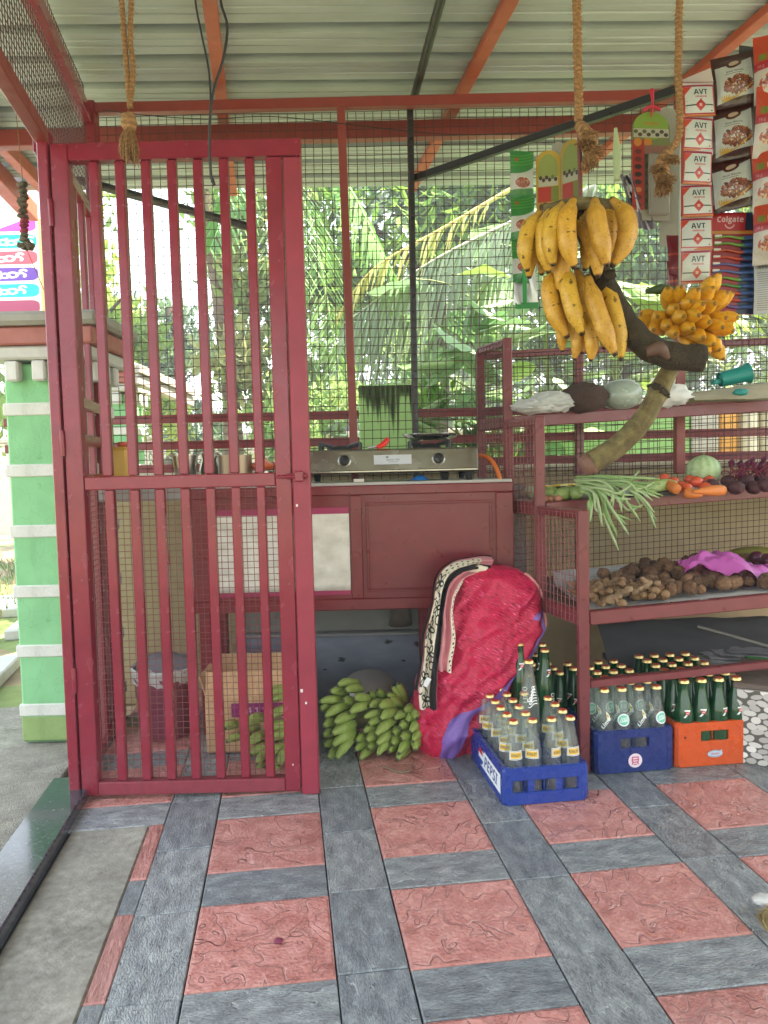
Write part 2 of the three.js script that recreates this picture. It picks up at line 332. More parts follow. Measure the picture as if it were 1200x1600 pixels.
// ---- left side wall under it, behind the gate
{
  const t = thing('side_grille', 'narrow red barred side grille with fine mesh behind the gate at the left', 'grille');
  const a = [-1.005, 0, -2.47], e = [-1.165, 0, -3.3], at = (k, y) => [lerp(a[0], e[0], k), y, lerp(a[2], e[2], k)];
  for (let k = 0; k < 5; k++) part('bar', bar(at(0.12 + 0.19 * k, 0.02), at(0.12 + 0.19 * k, 2.04), 0.022), PAL.gateRed, t);
  for (const y of [0.03, 1.02, 1.16, 1.29, 2.05]) part('rail', bar(at(0, y), at(1, y), 0.03, 0.04), PAL.gateRed, t);
  stuff(part('wire_mesh', wires(at(0, 0.04), [-0.16, 0, -0.83], [0, 0.96, 0], 0.02, 0.0012), PAL.wirePink, t));
}
// ================================================================ GATE
{
  const t = thing('gate', 'dark red barred steel gate with fine mesh in its lower half', 'gate');
  const z = -2.42, red = PAL.gateRed;
  const worn = std({ color: rgb(0.27, 0.035, 0.055), roughness: 0.5, bumpMap: rep(fineBump, 5), bumpScale: 0.001,
    map: dataTex(512, 64, (u, v) => { const n = fbm(u * 40, v * 8, 2, 4), m = fbm(u * 9, v * 3, 7, 3); return n + m * 0.7 > 0.42 ? [255, 250, 245] : [236 + n * 40, 232 + n * 50, 232 + n * 50]; }) });
  part('stile', span(-0.99, -0.937, 0.012, 2.048, z - 0.02, z + 0.02, 0.003), red, t);
  part('stile', span(-0.336, -0.287, 0.012, 1.994, z - 0.02, z + 0.02, 0.003), red, t);
  part('rail', span(-0.936, -0.228, 1.996, 2.048, z - 0.02, z + 0.02, 0.003), red, t);
  part('rail', span(-0.936, -0.337, 0.992, 1.034, z - 0.018, z + 0.016, 0.003), red, t);
  part('rail', span(-0.936, -0.337, 0.012, 0.055, z - 0.02, z + 0.02, 0.003), worn, t);
  for (let k = 0; k < 7; k++) { const x = -0.864 + 0.0795 * k; part('bar', span(x - 0.014, x + 0.014, 1.035, 1.995, z - 0.013, z + 0.012, 0.003), red, t); part('bar', span(x - 0.012, x + 0.016, 0.056, 0.991, z - 0.013, z + 0.012, 0.003), red, t); }
  part('latch', [span(-0.30, -0.24, 1.012, 1.03, z + 0.021, z + 0.034, 0.003), boxAt(-0.262, 1.021, z + 0.032, 0.028, 0.034, 0.018, 0.004), rod([-0.33, 1.021, z + 0.036], [-0.235, 1.021, z + 0.036], 0.005)], red, t);
  stuff(part('wire_mesh', wires([-0.936, 0.05, z - 0.024], [0.6, 0, 0], [0, 0.95, 0], 0.0205, 0.0011), PAL.wirePink, t));
  const chip = [], white = std({ color: rgb(0.7, 0.68, 0.66), roughness: 0.8 });
  for (const [x, y, s] of [[-0.272, 0.93, 0.006], [-0.275, 0.34, 0.008], [-0.262, 0.3, 0.006], [-0.31, 0.1, 0.004]]) chip.push(boxAt(x, y, z + 0.0205, s, s * 1.3, 0.0015, 0.0004));
  for (const g of chip) part('paint_chip', g, white, t);
  const j = thing('gate_post', 'red steel post carrying the gate on its left side', 'post');
  part('post', bar([-1.012, 0, z], [-1.012, 2.09, z], 0.032, 0.05), PAL.gateRed, j);
  for (const y of [0.35, 1.1, 1.8]) part('hinge', rod([-0.994, y, z + 0.024], [-0.994, y + 0.08, z + 0.024], 0.008), PAL.gateRed, j);
  const k = thing('gate_post', 'red steel post on the right of the gate, beside the latch', 'post');
  part('post', span(-0.284, -0.229, 0, 1.993, z - 0.022, z + 0.02, 0.004), std({ color: rgb(0.33, 0.03, 0.06), map: rep(wearTex, 2), roughness: 0.4, bumpMap: rep(fineBump, 5), bumpScale: 0.0006 }), k);
}
// ================================================================ PILLARS, SIGN, BACK FENCE
const plasterTex = dataTex(512, 512, (u, v) => { const n = tile4((x, y) => fbm(x * 6, y * 6, 1, 5), u, v), st = Math.max(0, tile4((x, y) => fbm(x * 14, y * 2.2, 4, 3), u, v) - 0.08) * 45, cr = Math.abs(tile4((x, y) => fbm(x * 5, y * 5, 9, 4), u, v)) < 0.005 ? 20 : 0, sp = tile4((x, y) => fbm(x * 50, y * 50, 7, 2), u, v) > 0.42 ? 22 : 0; return [240 + n * 34 - st - cr - sp, 241 + n * 30 - st * 0.9 - cr - sp, 234 + n * 38 - st - cr - sp]; });
const plaster = (r, g, b) => std({ color: rgb(r, g, b), map: rep(plasterTex, 1.6), roughness: 0.85, bumpMap: rep(fineBump, 5), bumpScale: 0.0015 });
function cornicePillar(t, x0, x1, zf, depth, top, bandStep, nBand) {
  const W = x1 - x0, cx = (x0 + x1) / 2, zc = zf - depth / 2;
  part('shaft', boxAt(cx, (top - 0.1) / 2, zc, W, top - 0.1, depth, 0.008), plaster(0.27, 0.6, 0.31), t);
  part('plinth', boxAt(cx, 0.055, zc, W + 0.006, 0.1, depth + 0.006, 0.006), plaster(0.3, 0.42, 0.16), t);
  for (let k = 0; k < nBand; k++) part('band', boxAt(cx, 0.13 + bandStep * k, zc, W + 0.014, 0.048, depth + 0.014, 0.004), plaster(0.74, 0.74, 0.72), t);
  part('ledge', boxAt(cx, top - 0.065, zc, W + 0.1, 0.05, depth + 0.1, 0.008), paint(0.6, 0.6, 0.56, 0.9), t);
  part('frieze', boxAt(cx, top - 0.005, zc, W + 0.13, 0.066, depth + 0.13, 0.006), PAL.terracotta, t);
  part('coping', boxAt(cx, top + 0.055, zc, W + 0.19, 0.05, depth + 0.19, 0.014), paint(0.36, 0.35, 0.31, 0.95), t);
  const n = Math.max(3, Math.round(W / 0.1));
  for (let k = 0; k < n; k++) part('dentil', boxAt(x0 + W * (k + 0.5) / n, top - 0.13, zf + 0.022, W / n * 0.5, 0.075, 0.045, 0.006), PAL.white, t);
  for (let k = 0; k < 3; k++) part('dentil', boxAt(x1 + 0.022, top - 0.13, zf - depth * (k + 0.5) / 3, 0.045, 0.075, depth / 3 * 0.5, 0.006), PAL.white, t);
}
{
  const p = thing('gate_pillar', 'green plastered pillar with white bands and red cornice beside the shop', 'pillar');
  cornicePillar(p, -1.425, -1.125, -2.93, 0.3, 1.56, 0.232, 6);
  const q = thing('gate_pillar', 'farther green pillar with sloping cornice seen through the gate bars', 'pillar');
  cornicePillar(q, -1.9, -1.58, -4.8, 0.32, 1.62, 0.232, 6);
  part('cap_slope', [bar([-1.5, 1.66, -4.72], [-1.28, 1.55, -5.2], 0.09, 0.05), bar([-1.5, 1.60, -4.72], [-1.28, 1.49, -5.2], 0.06, 0.06)], paint(0.5, 0.47, 0.42, 0.9), q);
  const s = thing('sign_board', 'tall price board with rounded coloured strips of white lettering beyond the pillar', 'sign');
  const x0 = -4.1, x1 = -2.13, z = -5.02;
  const face = canvasTex(512, 640, (g, w, h) => {
    g.fillStyle = '#ffffff'; g.fillRect(0, 0, w, h);
    g.fillStyle = '#f6c070'; g.fillRect(w - 8, 170, 8, h); g.fillStyle = '#fbe7c4'; g.fillRect(w - 14, 200, 6, h);
    const cols = ['#e04fd0', '#18b9a8', '#f25a6c', '#6b3fae', '#14c9d4', '#a33f66'];
    cols.forEach((c, k) => {
      const y = 166 + k * 52; g.fillStyle = c; g.beginPath(); g.moveTo(0, y); g.lineTo(w - 26, y); g.arc(w - 26, y + 14, 14, -Math.PI / 2, 0); g.lineTo(w - 12, y + 28); g.arc(w - 26, y + 28, 14, 0, Math.PI / 2); g.lineTo(0, y + 42); g.closePath(); g.fill();
      if (k === 0) { g.fillStyle = '#ffffff'; g.beginPath(); g.moveTo(0, y); g.lineTo(w - 90, y + 43); g.lineTo(w - 20, y - 2); g.closePath(); g.fill(); }
      if (k > 0 && k < 5) { // looping letters of the local script
        g.strokeStyle = '#ffffff'; g.lineWidth = 5.5; g.lineCap = 'round'; const end = [0, w - 34, w - 52, w - 48, w - 50][k];
        for (let i = 0, x = end; i < 14; i++, x -= 27) {
          const yy = y + 23; g.beginPath(); g.arc(x - 7, yy, 8, 0.4, Math.PI * 1.9); g.stroke();
          g.beginPath(); g.arc(x + 7, yy + 2, 7, Math.PI * (i % 2 ? 0.9 : 1.1), Math.PI * (i % 2 ? 2.6 : 2.2)); g.stroke();
          if (i % 3 === 0) { g.beginPath(); g.arc(x + 11, yy - 11, 5, Math.PI * 0.7, Math.PI * 1.9); g.stroke(); }
          if (i % 3 === 1) { g.beginPath(); g.moveTo(x - 1, yy - 11); g.lineTo(x - 1, yy + 10); g.stroke(); }
        }
      }
    });
  });
  part('panel', span(x0, x1, 1.72, 3.0, z - 0.04, z, 0.004), PAL.white, s);
  const f = new THREE.PlaneGeometry(x1 - x0 - 0.01, 1.27); f.translate((x0 + x1) / 2, 2.36, z + 0.003);
  part('printed_face', f, std({ map: face, roughness: 0.4 }), s);
  part('leg', [rod([x0 + 0.3, -0.1, z - 0.07], [x0 + 0.3, 2.9, z - 0.07], 0.03), rod([x1 - 0.25, -0.1, z - 0.07], [x1 - 0.25, 2.9, z - 0.07], 0.03)], PAL.steelDull, s);
}
{
  const t = thing('wall_post', 'square green masonry post stained black at the top behind the stove', 'post');
  const stain = dataTex(256, 256, (u, v) => { const n = fbm(u * 22, v * 6, 2, 4), drip = 0.06 + 0.22 * Math.max(0, fbm(u * 7, 0.5, 3, 3) + 0.12) + 0.5 * Math.pow(Math.max(0, fbm(u * 13, 2.5, 9, 2)), 1.5); const k = (1 - smooth(drip * 0.5, drip, 1 - v)) * (0.85 + n); return [lerp(255, 60, clamp(k)), lerp(255, 62, clamp(k)), lerp(255, 50, clamp(k))]; });
  const g = boxAt(0.028, 0.69, -4.1, 0.29, 1.53, 0.29, 0.006), uv = g.attributes.uv; for (let i = 0; i < uv.count; i++) uv.setXY(i, uv.getX(i) / 0.29 + 0.5, clamp(1 - (0.765 - uv.getY(i)) / 0.5, 0.01, 0.99));
  part('shaft', g, std({ color: rgb(0.4, 0.66, 0.26), map: stain, roughness: 0.9, bumpMap: rep(fineBump, 2), bumpScale: 0.002 }), t);
  const f = thing('rail_fence', 'low red tubular rail fence running behind the mesh wall', 'fence');
  for (const y of [1.05, 1.172, 1.312]) { part('rail', span(-2.0, -0.12, y - 0.022, y + 0.022, -4.13, -4.08, 0.003), PAL.counterRed, f); part('rail', span(0.175, 3.4, y - 0.022, y + 0.022, -4.13, -4.08, 0.003), PAL.counterRed, f); }
  for (const x of [-1.9, 0.78, 3.3]) part('upright', bar([x, -0.08, -4.105], [x, 1.33, -4.105], 0.04), PAL.counterRed, f);
  const w = thing('green_house', 'pale green house wall with an orange and cream corner behind the shelves', 'house');
  part('wall', span(0.9, 2.22, -0.1, 1.42, -5.7, -5.55, 0.006), PAL.greenPale, w);
  part('stone_strip', span(2.222, 2.42, -0.1, 1.46, -5.7, -5.53, 0.01), paint(0.5, 0.49, 0.46, 0.95), w);
  part('corner', span(2.422, 2.56, -0.1, 1.5, -5.7, -5.54, 0.02), paint(0.72, 0.36, 0.06, 0.7), w);
  for (let k = 0; k < 5; k++) part('column', ttube([[2.65 + 0.16 * k, -0.1, -5.6], [2.65 + 0.16 * k, 1.5, -5.6]], 0.075, 1, 12), paint(0.72, 0.68, 0.55, 0.7), w);
  part('sill', span(0.88, 3.4, 1.43, 1.49, -5.74, -5.52, 0.008), PAL.white, w);
}

// ================================================================ COUNTER AND WHAT STANDS ON OR UNDER IT
{
  const t = thing('counter', 'red painted serving counter with a white inset panel, behind the gate', 'counter');
  const z = -2.95;
  part('apron', span(-0.75, 0.497, 0.49, 0.955, z - 0.03, z, 0.003), PAL.counterRed, t);
  part('moulding', span(-0.75, 0.497, 0.935, 0.972, z + 0.001, z + 0.012, 0.004), PAL.counterRed, t);
  part('moulding', span(-0.75, 0.497, 0.49, 0.535, z + 0.001, z + 0.012, 0.004), PAL.counterRed, t);
  part('moulding', span(-0.13, -0.085, 0.536, 0.934, z + 0.001, z + 0.012, 0.004), PAL.counterRed, t);
  part('moulding', span(0.43, 0.497, 0.536, 0.934, z + 0.001, z + 0.012, 0.004), PAL.counterRed, t);
  part('moulding', span(-0.75, -0.66, 0.536, 0.934, z + 0.001, z + 0.014, 0.004), PAL.counterRed, t);
  for (const [x0, x1, y0, y1] of [[-0.07, 0.415, 0.895, 0.905], [-0.07, 0.415, 0.56, 0.57]]) part('bead', span(x0, x1, y0, y1, z + 0.001, z + 0.007, 0.003), PAL.counterRed, t);
  for (const x of [-0.07, 0.405]) part('bead', span(x, x + 0.01, 0.571, 0.894, z + 0.001, z + 0.007, 0.003), PAL.counterRed, t);
  part('pink_border', span(-0.655, -0.135, 0.55, 0.89, z + 0.0005, z + 0.004, 0.001), paint(0.42, 0.03, 0.12, 0.6), t);
  const dirt = dataTex(256, 256, (u, v) => { const n = fbm(u * 9, v * 7, 2, 5), d = fbm(u * 30, v * 30, 4, 2) > 0.42 ? 60 : 0; const e = smooth(0.12, 0, v) * 60; return [222 + n * 40 - d - e, 218 + n * 40 - d - e, 206 + n * 44 - d - e]; });
  const g = span(-0.645, -0.135, 0.568, 0.865, z + 0.0045, z + 0.008, 0.001), uv = g.attributes.uv; for (let i = 0; i < uv.count; i++) uv.setXY(i, uv.getX(i) * 1.9 + 0.5, uv.getY(i) * 3.2 + 0.5);
  part('white_panel', g, std({ map: dirt, roughness: 0.6 }), t);
  part('countertop', span(-1.14, 0.5, 0.958, 0.983, -3.33, z - 0.031, 0.003), paint(0.62, 0.6, 0.54, 0.35), t);
  part('slab_edge', span(-1.14, -0.752, 0.93, 0.985, z - 0.03, z, 0.004), paint(0.33, 0.33, 0.32, 0.6), t);
  for (const [x, zz] of [[-0.71, -2.99], [-0.71, -3.29], [0.45, -3.29], [0.16, -3.28]]) part('leg', span(x - 0.022, x + 0.022, 0, 0.488, zz - 0.022, zz + 0.022, 0.003), PAL.counterRed, t);
  const wood = part('brace', ttube([[0.06, 0.36, -3.26], [0.055, 0.488, -3.26]], [0.05, 0.028], 4, 12), paint(0.1, 0.08, 0.06, 0.9), t);
}
{
  const t = thing('plinth_wall', 'grey stained cement wall with a narrow ledge under the counter', 'wall');
  const stain = dataTex(512, 256, (u, v) => {
    const n = fbm(u * 8, v * 5, 2, 5); let k = 1; for (const [a, b, r] of [[0.36, 0.66, 0.03], [0.62, 0.86, 0.035], [0.66, 0.7, 0.03], [0.3, 0.52, 0.012], [0.25, 0.46, 0.01], [0.57, 0.62, 0.014], [0.52, 0.9, 0.03], [0.7, 0.6, 0.02]]) { const d = Math.hypot((u - a) * 2.2, (v - b)) / r; const q = 1 - smooth(0.5, 1.3, d + 1.4 * fbm(u * 60, v * 40, 3, 3)); k = Math.min(k, 1 - 0.75 * q); }
    const sp = fbm(u * 70, v * 40, 8, 2) > 0.47 ? 0.7 : 1; return [118 * k * sp + n * 30, 126 * k * sp + n * 30, 140 * k * sp + n * 30]; });
  const g = span(-0.66, 0.62, 0, 0.305, -3.36, -3.31, 0.003), uv = g.attributes.uv; for (let i = 0; i < uv.count; i++) uv.setXY(i, uv.getX(i) / 1.28 + 0.5, uv.getY(i) / 0.305 + 0.5);
  part('lower_panel', g, std({ map: stain, roughness: 0.6 }), t);
  part('ledge', span(-0.66, 0.62, 0.306, 0.32, -3.36, -3.295, 0.004), paint(0.3, 0.31, 0.32, 0.6), t);
  part('upper_panel', span(-0.66, 0.62, 0.321, 0.95, -3.37, -3.34, 0.003), paint(0.2, 0.21, 0.19, 0.7), t);
}
{ // two burner stove
  const t = thing('gas_stove', 'stainless two burner gas stove standing on the counter', 'stove');
  const side = new THREE.Shape(); side.moveTo(0, 0); side.lineTo(0.012, 0.012); side.lineTo(-0.002, 0.084); side.lineTo(-0.012, 0.09); side.lineTo(-0.34, 0.09); side.lineTo(-0.34, 0.0); side.closePath();
  const body = new THREE.ExtrudeGeometry(side, { depth: 0.70, bevelEnabled: true, bevelSize: 0.002, bevelThickness: 0.002, bevelSegments: 1 });
  body.rotateY(-Math.PI / 2); body.translate(0.365, 1.018, -2.975);
  const brushed = std({ color: rgb(0.36, 0.34, 0.29), metalness: 0.9, roughness: 0.36, roughnessMap: rep(roughTex, 3), map: rep(wearTex, 2) });
  part('body', body, brushed, t);
  part('lower_lip', span(-0.337, 0.367, 1.018, 1.031, -2.974, -2.958, 0.004), brushed, t);
  for (const [x, zz] of [[-0.30, -2.99], [0.245, -3.06], [0.335, -2.99], [-0.28, -3.28], [0.335, -3.28]]) part('foot', lathe([[0.001, 0], [0.012, 0], [0.017, 0.036], [0.001, 0.036]], 12).translate(x, 0.983, zz), PAL.rubber, t);
  for (const x of [-0.148, 0.215]) {
    const k = part('knob', lathe([[0, 0], [0.021, 0], [0.02, 0.018], [0.017, 0.024], [0, 0.025]], 24).rotateX(Math.PI / 2), PAL.blackPlastic, t); k.position.set(x, 1.066, -2.966); k.rotation.x = -0.19;
    part('grip', cbox(0.008, 0.036, 0.01, 0.003).translate(0, 0, 0.027).rotateZ(0.5), PAL.blackPlastic, k);
    const r = part('knob_ring', lathe([[0.021, 0], [0.026, 0], [0.025, 0.004], [0.021, 0.005]], 24).rotateX(Math.PI / 2), PAL.steelDull, t); r.position.set(x, 1.066, -2.9672); r.rotation.x = -0.19;
  }
  const badge = canvasTex(256, 72, (g, w, h) => { g.fillStyle = '#c8ccd4'; g.fillRect(0, 0, w, h); g.fillStyle = '#55566a'; g.beginPath(); g.moveTo(78, 12); g.lineTo(104, 12); g.lineTo(91, 26); g.fill(); g.font = 'bold 22px sans-serif'; g.fillStyle = '#7a7d88'; g.fillText('Sanvi VG', 84, 44); g.fillStyle = '#8e919c'; g.fillRect(96, 52, 68, 4); });
  const b = part('badge', new THREE.PlaneGeometry(0.145, 0.037), std({ map: badge, roughness: 0.3, metalness: 0.3 }), t); b.position.set(0.038, 1.068, -2.9635); b.rotation.x = -0.19;
  for (const x of [-0.17, 0.19]) {
    part('burner', lathe([[0, 0], [0.045, 0], [0.05, 0.008], [0.034, 0.02], [0, 0.022]], 24).translate(x, 1.108, -3.14), PAL.rubber, t);
    for (let k = 0; k < 4; k++) { const a = Math.PI / 4 + k * Math.PI / 2; const c = Math.cos(a), s = Math.sin(a); part('pan_support', [bar([x + c * 0.05, 1.125, -3.14 + s * 0.05], [x + c * 0.115, 1.137, -3.14 + s * 0.115], 0.008, 0.014, 0.002), bar([x + c * 0.112, 1.108, -3.14 + s * 0.112], [x + c * 0.112, 1.142, -3.14 + s * 0.112], 0.012, 0.01, 0.002)], PAL.blackPlastic, t); }
  }
  const p = thing('griddle_pan', 'shiny steel plate resting over the right burner of the stove', 'pan');
  part('dish', lathe([[0, 0], [0.07, 0.002], [0.105, 0.012], [0.112, 0.024], [0.116, 0.026], [0.11, 0.026], [0.1, 0.017], [0.065, 0.007], [0, 0.005]], 36).translate(0.195, 1.142, -3.13), PAL.steel, p);
  part('handle', bar([0.13, 1.168, -3.06], [0.235, 1.158, -3.02], 0.02, 0.009, 0.003), PAL.blackPlastic, p);
  const l = thing('gas_lighter', 'small red and white kitchen lighter lying across the stove', 'lighter');
  part('handle', ttube([[-0.022, 1.117, -2.985], [0, 1.125, -2.99], [0.022, 1.148, -3.0]], [0.008, 0.012, 0.01], 8, 10), std({ color: rgb(0.75, 0.03, 0.02), roughness: 0.3 }), l);
  part('nozzle', rod([-0.022, 1.118, -2.987], [-0.055, 1.116, -3.0], 0.005), PAL.steel, l);
  const pk = thing('blue_packet', 'small blue and white packet lying under the stove', 'packet');
  part('wrapper', sheet((u, v) => V(0.105 + 0.075 * u, 0.986 + 0.02 * Math.sin(Math.PI * v) * Math.sin(Math.PI * u) + 0.004 * fbm(u * 9, v * 9, 1, 2), -3.04 + 0.075 * v - 0.02 * u), 10, 8), std({ color: rgb(0.03, 0.2, 0.6), roughness: 0.3 }), pk);
  const sl = thing('paper_slip', 'small printed slip lying on the counter edge', 'paper');
  part('slip', boxAt(-0.095, 0.990, -2.996, 0.04, 0.012, 0.03, 0.001), std({ map: canvasTex(64, 32, (g, w, h) => { g.fillStyle = '#e8e2da'; g.fillRect(0, 0, w, h); g.fillStyle = '#a05048'; for (let k = 0; k < 5; k++) g.fillRect(6, 4 + k * 6, 50 - 8 * (k % 2), 2); }), roughness: 0.8 }), sl);
  const h = thing('gas_hose', 'orange rubber gas hose arching from the stove down behind the counter', 'hose');
  part('hose', ttube([[0.373, 1.076, -3.12], [0.417, 1.07, -3.06], [0.446, 1.024, -3.02], [0.46, 0.953, -3], [0.47, 0.7, -3.1], [0.46, 0.1, -3.15]], 0.0085, 30, 8), std({ color: rgb(0.72, 0.17, 0.03), roughness: 0.5 }), h);
}
{ // vessels on the slab behind the gate
  const y = 0.984;
  const v1 = thing('steel_vessel', 'tapered steel tumbler behind the gate bars on the counter, left of the pot', 'vessel');
  part('body', lathe([[0, 0], [0.036, 0], [0.05, 0.118], [0.053, 0.124], [0.05, 0.124], [0.035, 0.004], [0, 0.004]], 28).translate(-0.785, y, -3.06), PAL.steelDull, v1);
  const v2 = thing('steel_jug', 'steel jug with a spout behind the gate between tumbler and pot', 'jug');
  part('body', lathe([[0, 0], [0.04, 0], [0.046, 0.06], [0.034, 0.1], [0.04, 0.13], [0.037, 0.13], [0.03, 0.1], [0.04, 0.06], [0, 0.004]], 28).translate(-0.70, y, -3.12), PAL.steel, v2);
  part('handle', ttube([[-0.665, y + 0.12, -3.11], [-0.63, y + 0.1, -3.1], [-0.625, y + 0.05, -3.1], [-0.655, y + 0.02, -3.1]], 0.006, 14, 8), PAL.steel, v2);
  const v3 = thing('cooking_pot', 'wide brownish steel pot behind the gate bars on the counter', 'pot');
  part('body', lathe([[0, 0], [0.06, 0], [0.066, 0.01], [0.066, 0.11], [0.07, 0.116], [0.066, 0.116], [0.062, 0.012], [0, 0.006]], 32).translate(-0.585, y, -3.05), std({ color: rgb(0.35, 0.27, 0.2), metalness: 0.9, roughness: 0.4 }), v3);
  const v4 = thing('tea_strainer_can', 'small steel can topped by an orange plastic strainer behind the gate', 'can');
  part('can', lathe([[0, 0], [0.035, 0], [0.035, 0.05], [0.032, 0.05], [0.032, 0.004], [0, 0.004]], 24).translate(-0.475, y, -3.06), PAL.steelDull, v4);
  part('strainer', lathe([[0, 0.052], [0.03, 0.052], [0.05, 0.068], [0.05, 0.073], [0.03, 0.085], [0.008, 0.1], [0, 0.1]], 24).translate(-0.475, y, -3.06), std({ color: rgb(0.75, 0.16, 0.05), roughness: 0.4 }), v4);
  const v5 = thing('steel_vessel', 'narrow steel cup behind the gate stile, rightmost of the vessels', 'vessel');
  part('body', lathe([[0, 0], [0.027, 0], [0.032, 0.085], [0.034, 0.088], [0.031, 0.088], [0.026, 0.004], [0, 0.004]], 24).translate(-0.405, y, -3.05), PAL.steel, v5);
  const v6 = thing('glass_bowl', 'low clear bowl behind the gate between pot and strainer can', 'bowl');
  part('body', lathe([[0, 0], [0.02, 0], [0.032, 0.034], [0.034, 0.036], [0.031, 0.036], [0.019, 0.004], [0, 0.004]], 24).translate(-0.548, y, -2.985), PAL.steel, v6);
  const can = thing('yellow_can', 'yellow plastic oil can behind the gate at the far left of the counter', 'can');
  part('body', cbox(0.12, 0.16, 0.1, 0.014).translate(-1.075, y + 0.08, -3.12), std({ color: rgb(0.7, 0.42, 0.06), roughness: 0.4 }), can);
  part('cap', lathe([[0, 0], [0.02, 0], [0.02, 0.02], [0, 0.022]], 16).translate(-1.05, y + 0.16, -3.12), std({ color: rgb(0.6, 0.1, 0.05), roughness: 0.4 }), can);
  const h = thing('hanging_brush', 'thin white and red tube hanging under the counter edge behind the gate', 'brush');
  part('stem', ttube([[-0.86, 0.925, -2.965], [-0.865, 0.8, -2.96]], 0.009, 2, 10), PAL.white, h);
  part('grip', ttube([[-0.865, 0.799, -2.96], [-0.85, 0.73, -2.955], [-0.838, 0.68, -2.955]], [0.014, 0.016, 0.008], 8, 10), std({ color: rgb(0.5, 0.05, 0.05), roughness: 0.5 }), h);
}
{ // things on the floor behind the gate
  const t = thing('plastic_bucket', 'white printed plastic bucket of waste standing behind the gate', 'bucket');
  const print = canvasTex(512, 256, (g, w, h) => { g.fillStyle = '#d9d6da'; g.fillRect(0, 0, w, h); g.fillStyle = '#7c3a4c'; g.fillRect(0, 110, w, 146); for (let i = 0; i < 90; i++) { g.fillStyle = pick(['#c9c2cc', '#4e2236', '#b9a13a', '#93566a', '#2c2430', '#6d8a52']); g.beginPath(); const x = rr(0, w), y = rr(115, 250); g.ellipse(x, y, rr(3, 16), rr(2, 7), rr(0, 3), 0, 7); g.fill(); } });
  part('shell', lathe([[0, 0], [0.098, 0], [0.1, 0.004], [0.122, 0.27], [0.119, 0.27], [0.096, 0.006], [0, 0.006]], 36).translate(-0.885, 0, -3.0), std({ map: print, roughness: 0.4 }), t);
  part('rim', new THREE.TorusGeometry(0.123, 0.006, 8, 40).rotateX(Math.PI / 2).translate(-0.885, 0.272, -3.0), PAL.white, t);
  part('bag_liner', sheet((u, v) => { const a = u * Math.PI * 2, f = fbm(Math.cos(a) * 3, Math.sin(a) * 3, v * 2, 3); return V(-0.885 + Math.cos(a) * (0.128 - 0.012 * v + 0.03 * f), 0.28 + (0.02 - v) * 0.07 + 0.05 * f, -3.0 + Math.sin(a) * (0.128 - 0.012 * v + 0.03 * f)); }, 40, 6), phys({ color: rgb(0.75, 0.75, 0.74), roughness: 0.3, transmission: 0.3 }), t);
  part('rubbish', lump(0.1, 0.35, 2.4, [1.05, 0.55, 1.05], 3).translate(-0.885, 0.27, -3.0), paint(0.2, 0.2, 0.24, 0.8), t);
  const b = thing('cardboard_box', 'brown cardboard carton with a purple printed strip behind the gate', 'box');
  const card = dataTex(256, 256, (u, v) => { const n = fbm(u * 30, v * 4, 2, 4), m = fbm(u * 4, v * 4, 6, 3); return [206 + n * 30 + m * 30, 168 + n * 30 + m * 30, 128 + n * 26 + m * 26]; });
  const cm = std({ map: rep(card, 3), roughness: 0.9 });
  part('carton', span(-0.672, -0.33, 0.005, 0.215, -3.02, -2.76, 0.004), cm, b);
  const flap = (a, c, y0, d) => part('flap', boxAt((a + c) / 2, 0.255, -2.80, c - a, 0.075, 0.004, 0.001).rotateX(0), cm, b);
  part('flap', boxAt(0, 0.045, 0, 0.34, 0.09, 0.004, 0.001).rotateX(-0.25).translate(-0.5, 0.214, -2.765), cm, b);
  part('flap', boxAt(0, 0.05, 0, 0.34, 0.1, 0.004, 0.001).rotateX(-0.5).translate(-0.5, 0.214, -3.01), cm, b);
  part('flap', boxAt(0, 0.04, 0, 0.004, 0.08, 0.24, 0.001).rotateZ(0.3).translate(-0.67, 0.214, -2.89), cm, b);
  const strip = part('printed_strip', new THREE.PlaneGeometry(0.21, 0.052), std({ map: canvasTex(256, 64, (g, w, h) => { g.fillStyle = '#8a1c6a'; g.fillRect(0, 0, w, h); g.fillStyle = '#c79ab8'; g.font = 'bold 40px sans-serif'; g.fillText('4 1 1 1 2', 70, 46); }), roughness: 0.7 }), b); strip.position.set(-0.47, 0.165, -2.757);
  const pl = thing('steel_plate', 'round steel lid leaning on the grey wall behind the green bananas', 'plate');
  const lid = lathe([[0, 0.03], [0.05, 0.028], [0.085, 0.012], [0.095, 0], [0.105, 0], [0.105, 0.004], [0.096, 0.005], [0.086, 0.017], [0.05, 0.033], [0, 0.035]], 40);
  lid.rotateX(0.55); part('lid', lid.scale(0.95, 0.7, 0.95).translate(-0.075, 0.178, -3.0), std({ color: rgb(0.42, 0.4, 0.38), metalness: 0.6, roughness: 0.4 }), pl);
}
// ---- green bananas
const skinTex = (base, tip, spots, tipAt = 0.94) => dataTex(128, 256, (u, v) => {
  const n = fbm(u * 5, v * 9, base[0] * 0.01, 4), f = fbm(u * 22, v * 40, 3, 3), st = spots ? Math.max(0.85 * smooth(0.25, 0.33, fbm(u * 6 + 4, v * 13, base[0], 3)), 0.75 * smooth(0.28, 0.34, fbm(u * 22, v * 46, base[2], 2))) : smooth(0.36, 0.44, fbm(u * 9, v * 18, 9, 3)) * 0.6;
  const e = Math.max(smooth(tipAt, tipAt + 0.04, v), smooth(0.05, 0.0, v) * 0.7), k = clamp(st * 0.8 + e); return [0, 1, 2].map(q => lerp(base[q] + n * 34 + f * 16, tip[q], k)); });
const greenSkin = std({ map: skinTex([146, 166, 82], [64, 62, 36], false), roughness: 0.5, bumpMap: fineBump, bumpScale: 0.001 });
const yellowSkin = std({ map: skinTex([196, 148, 48], [44, 26, 14], true), roughness: 0.42 });
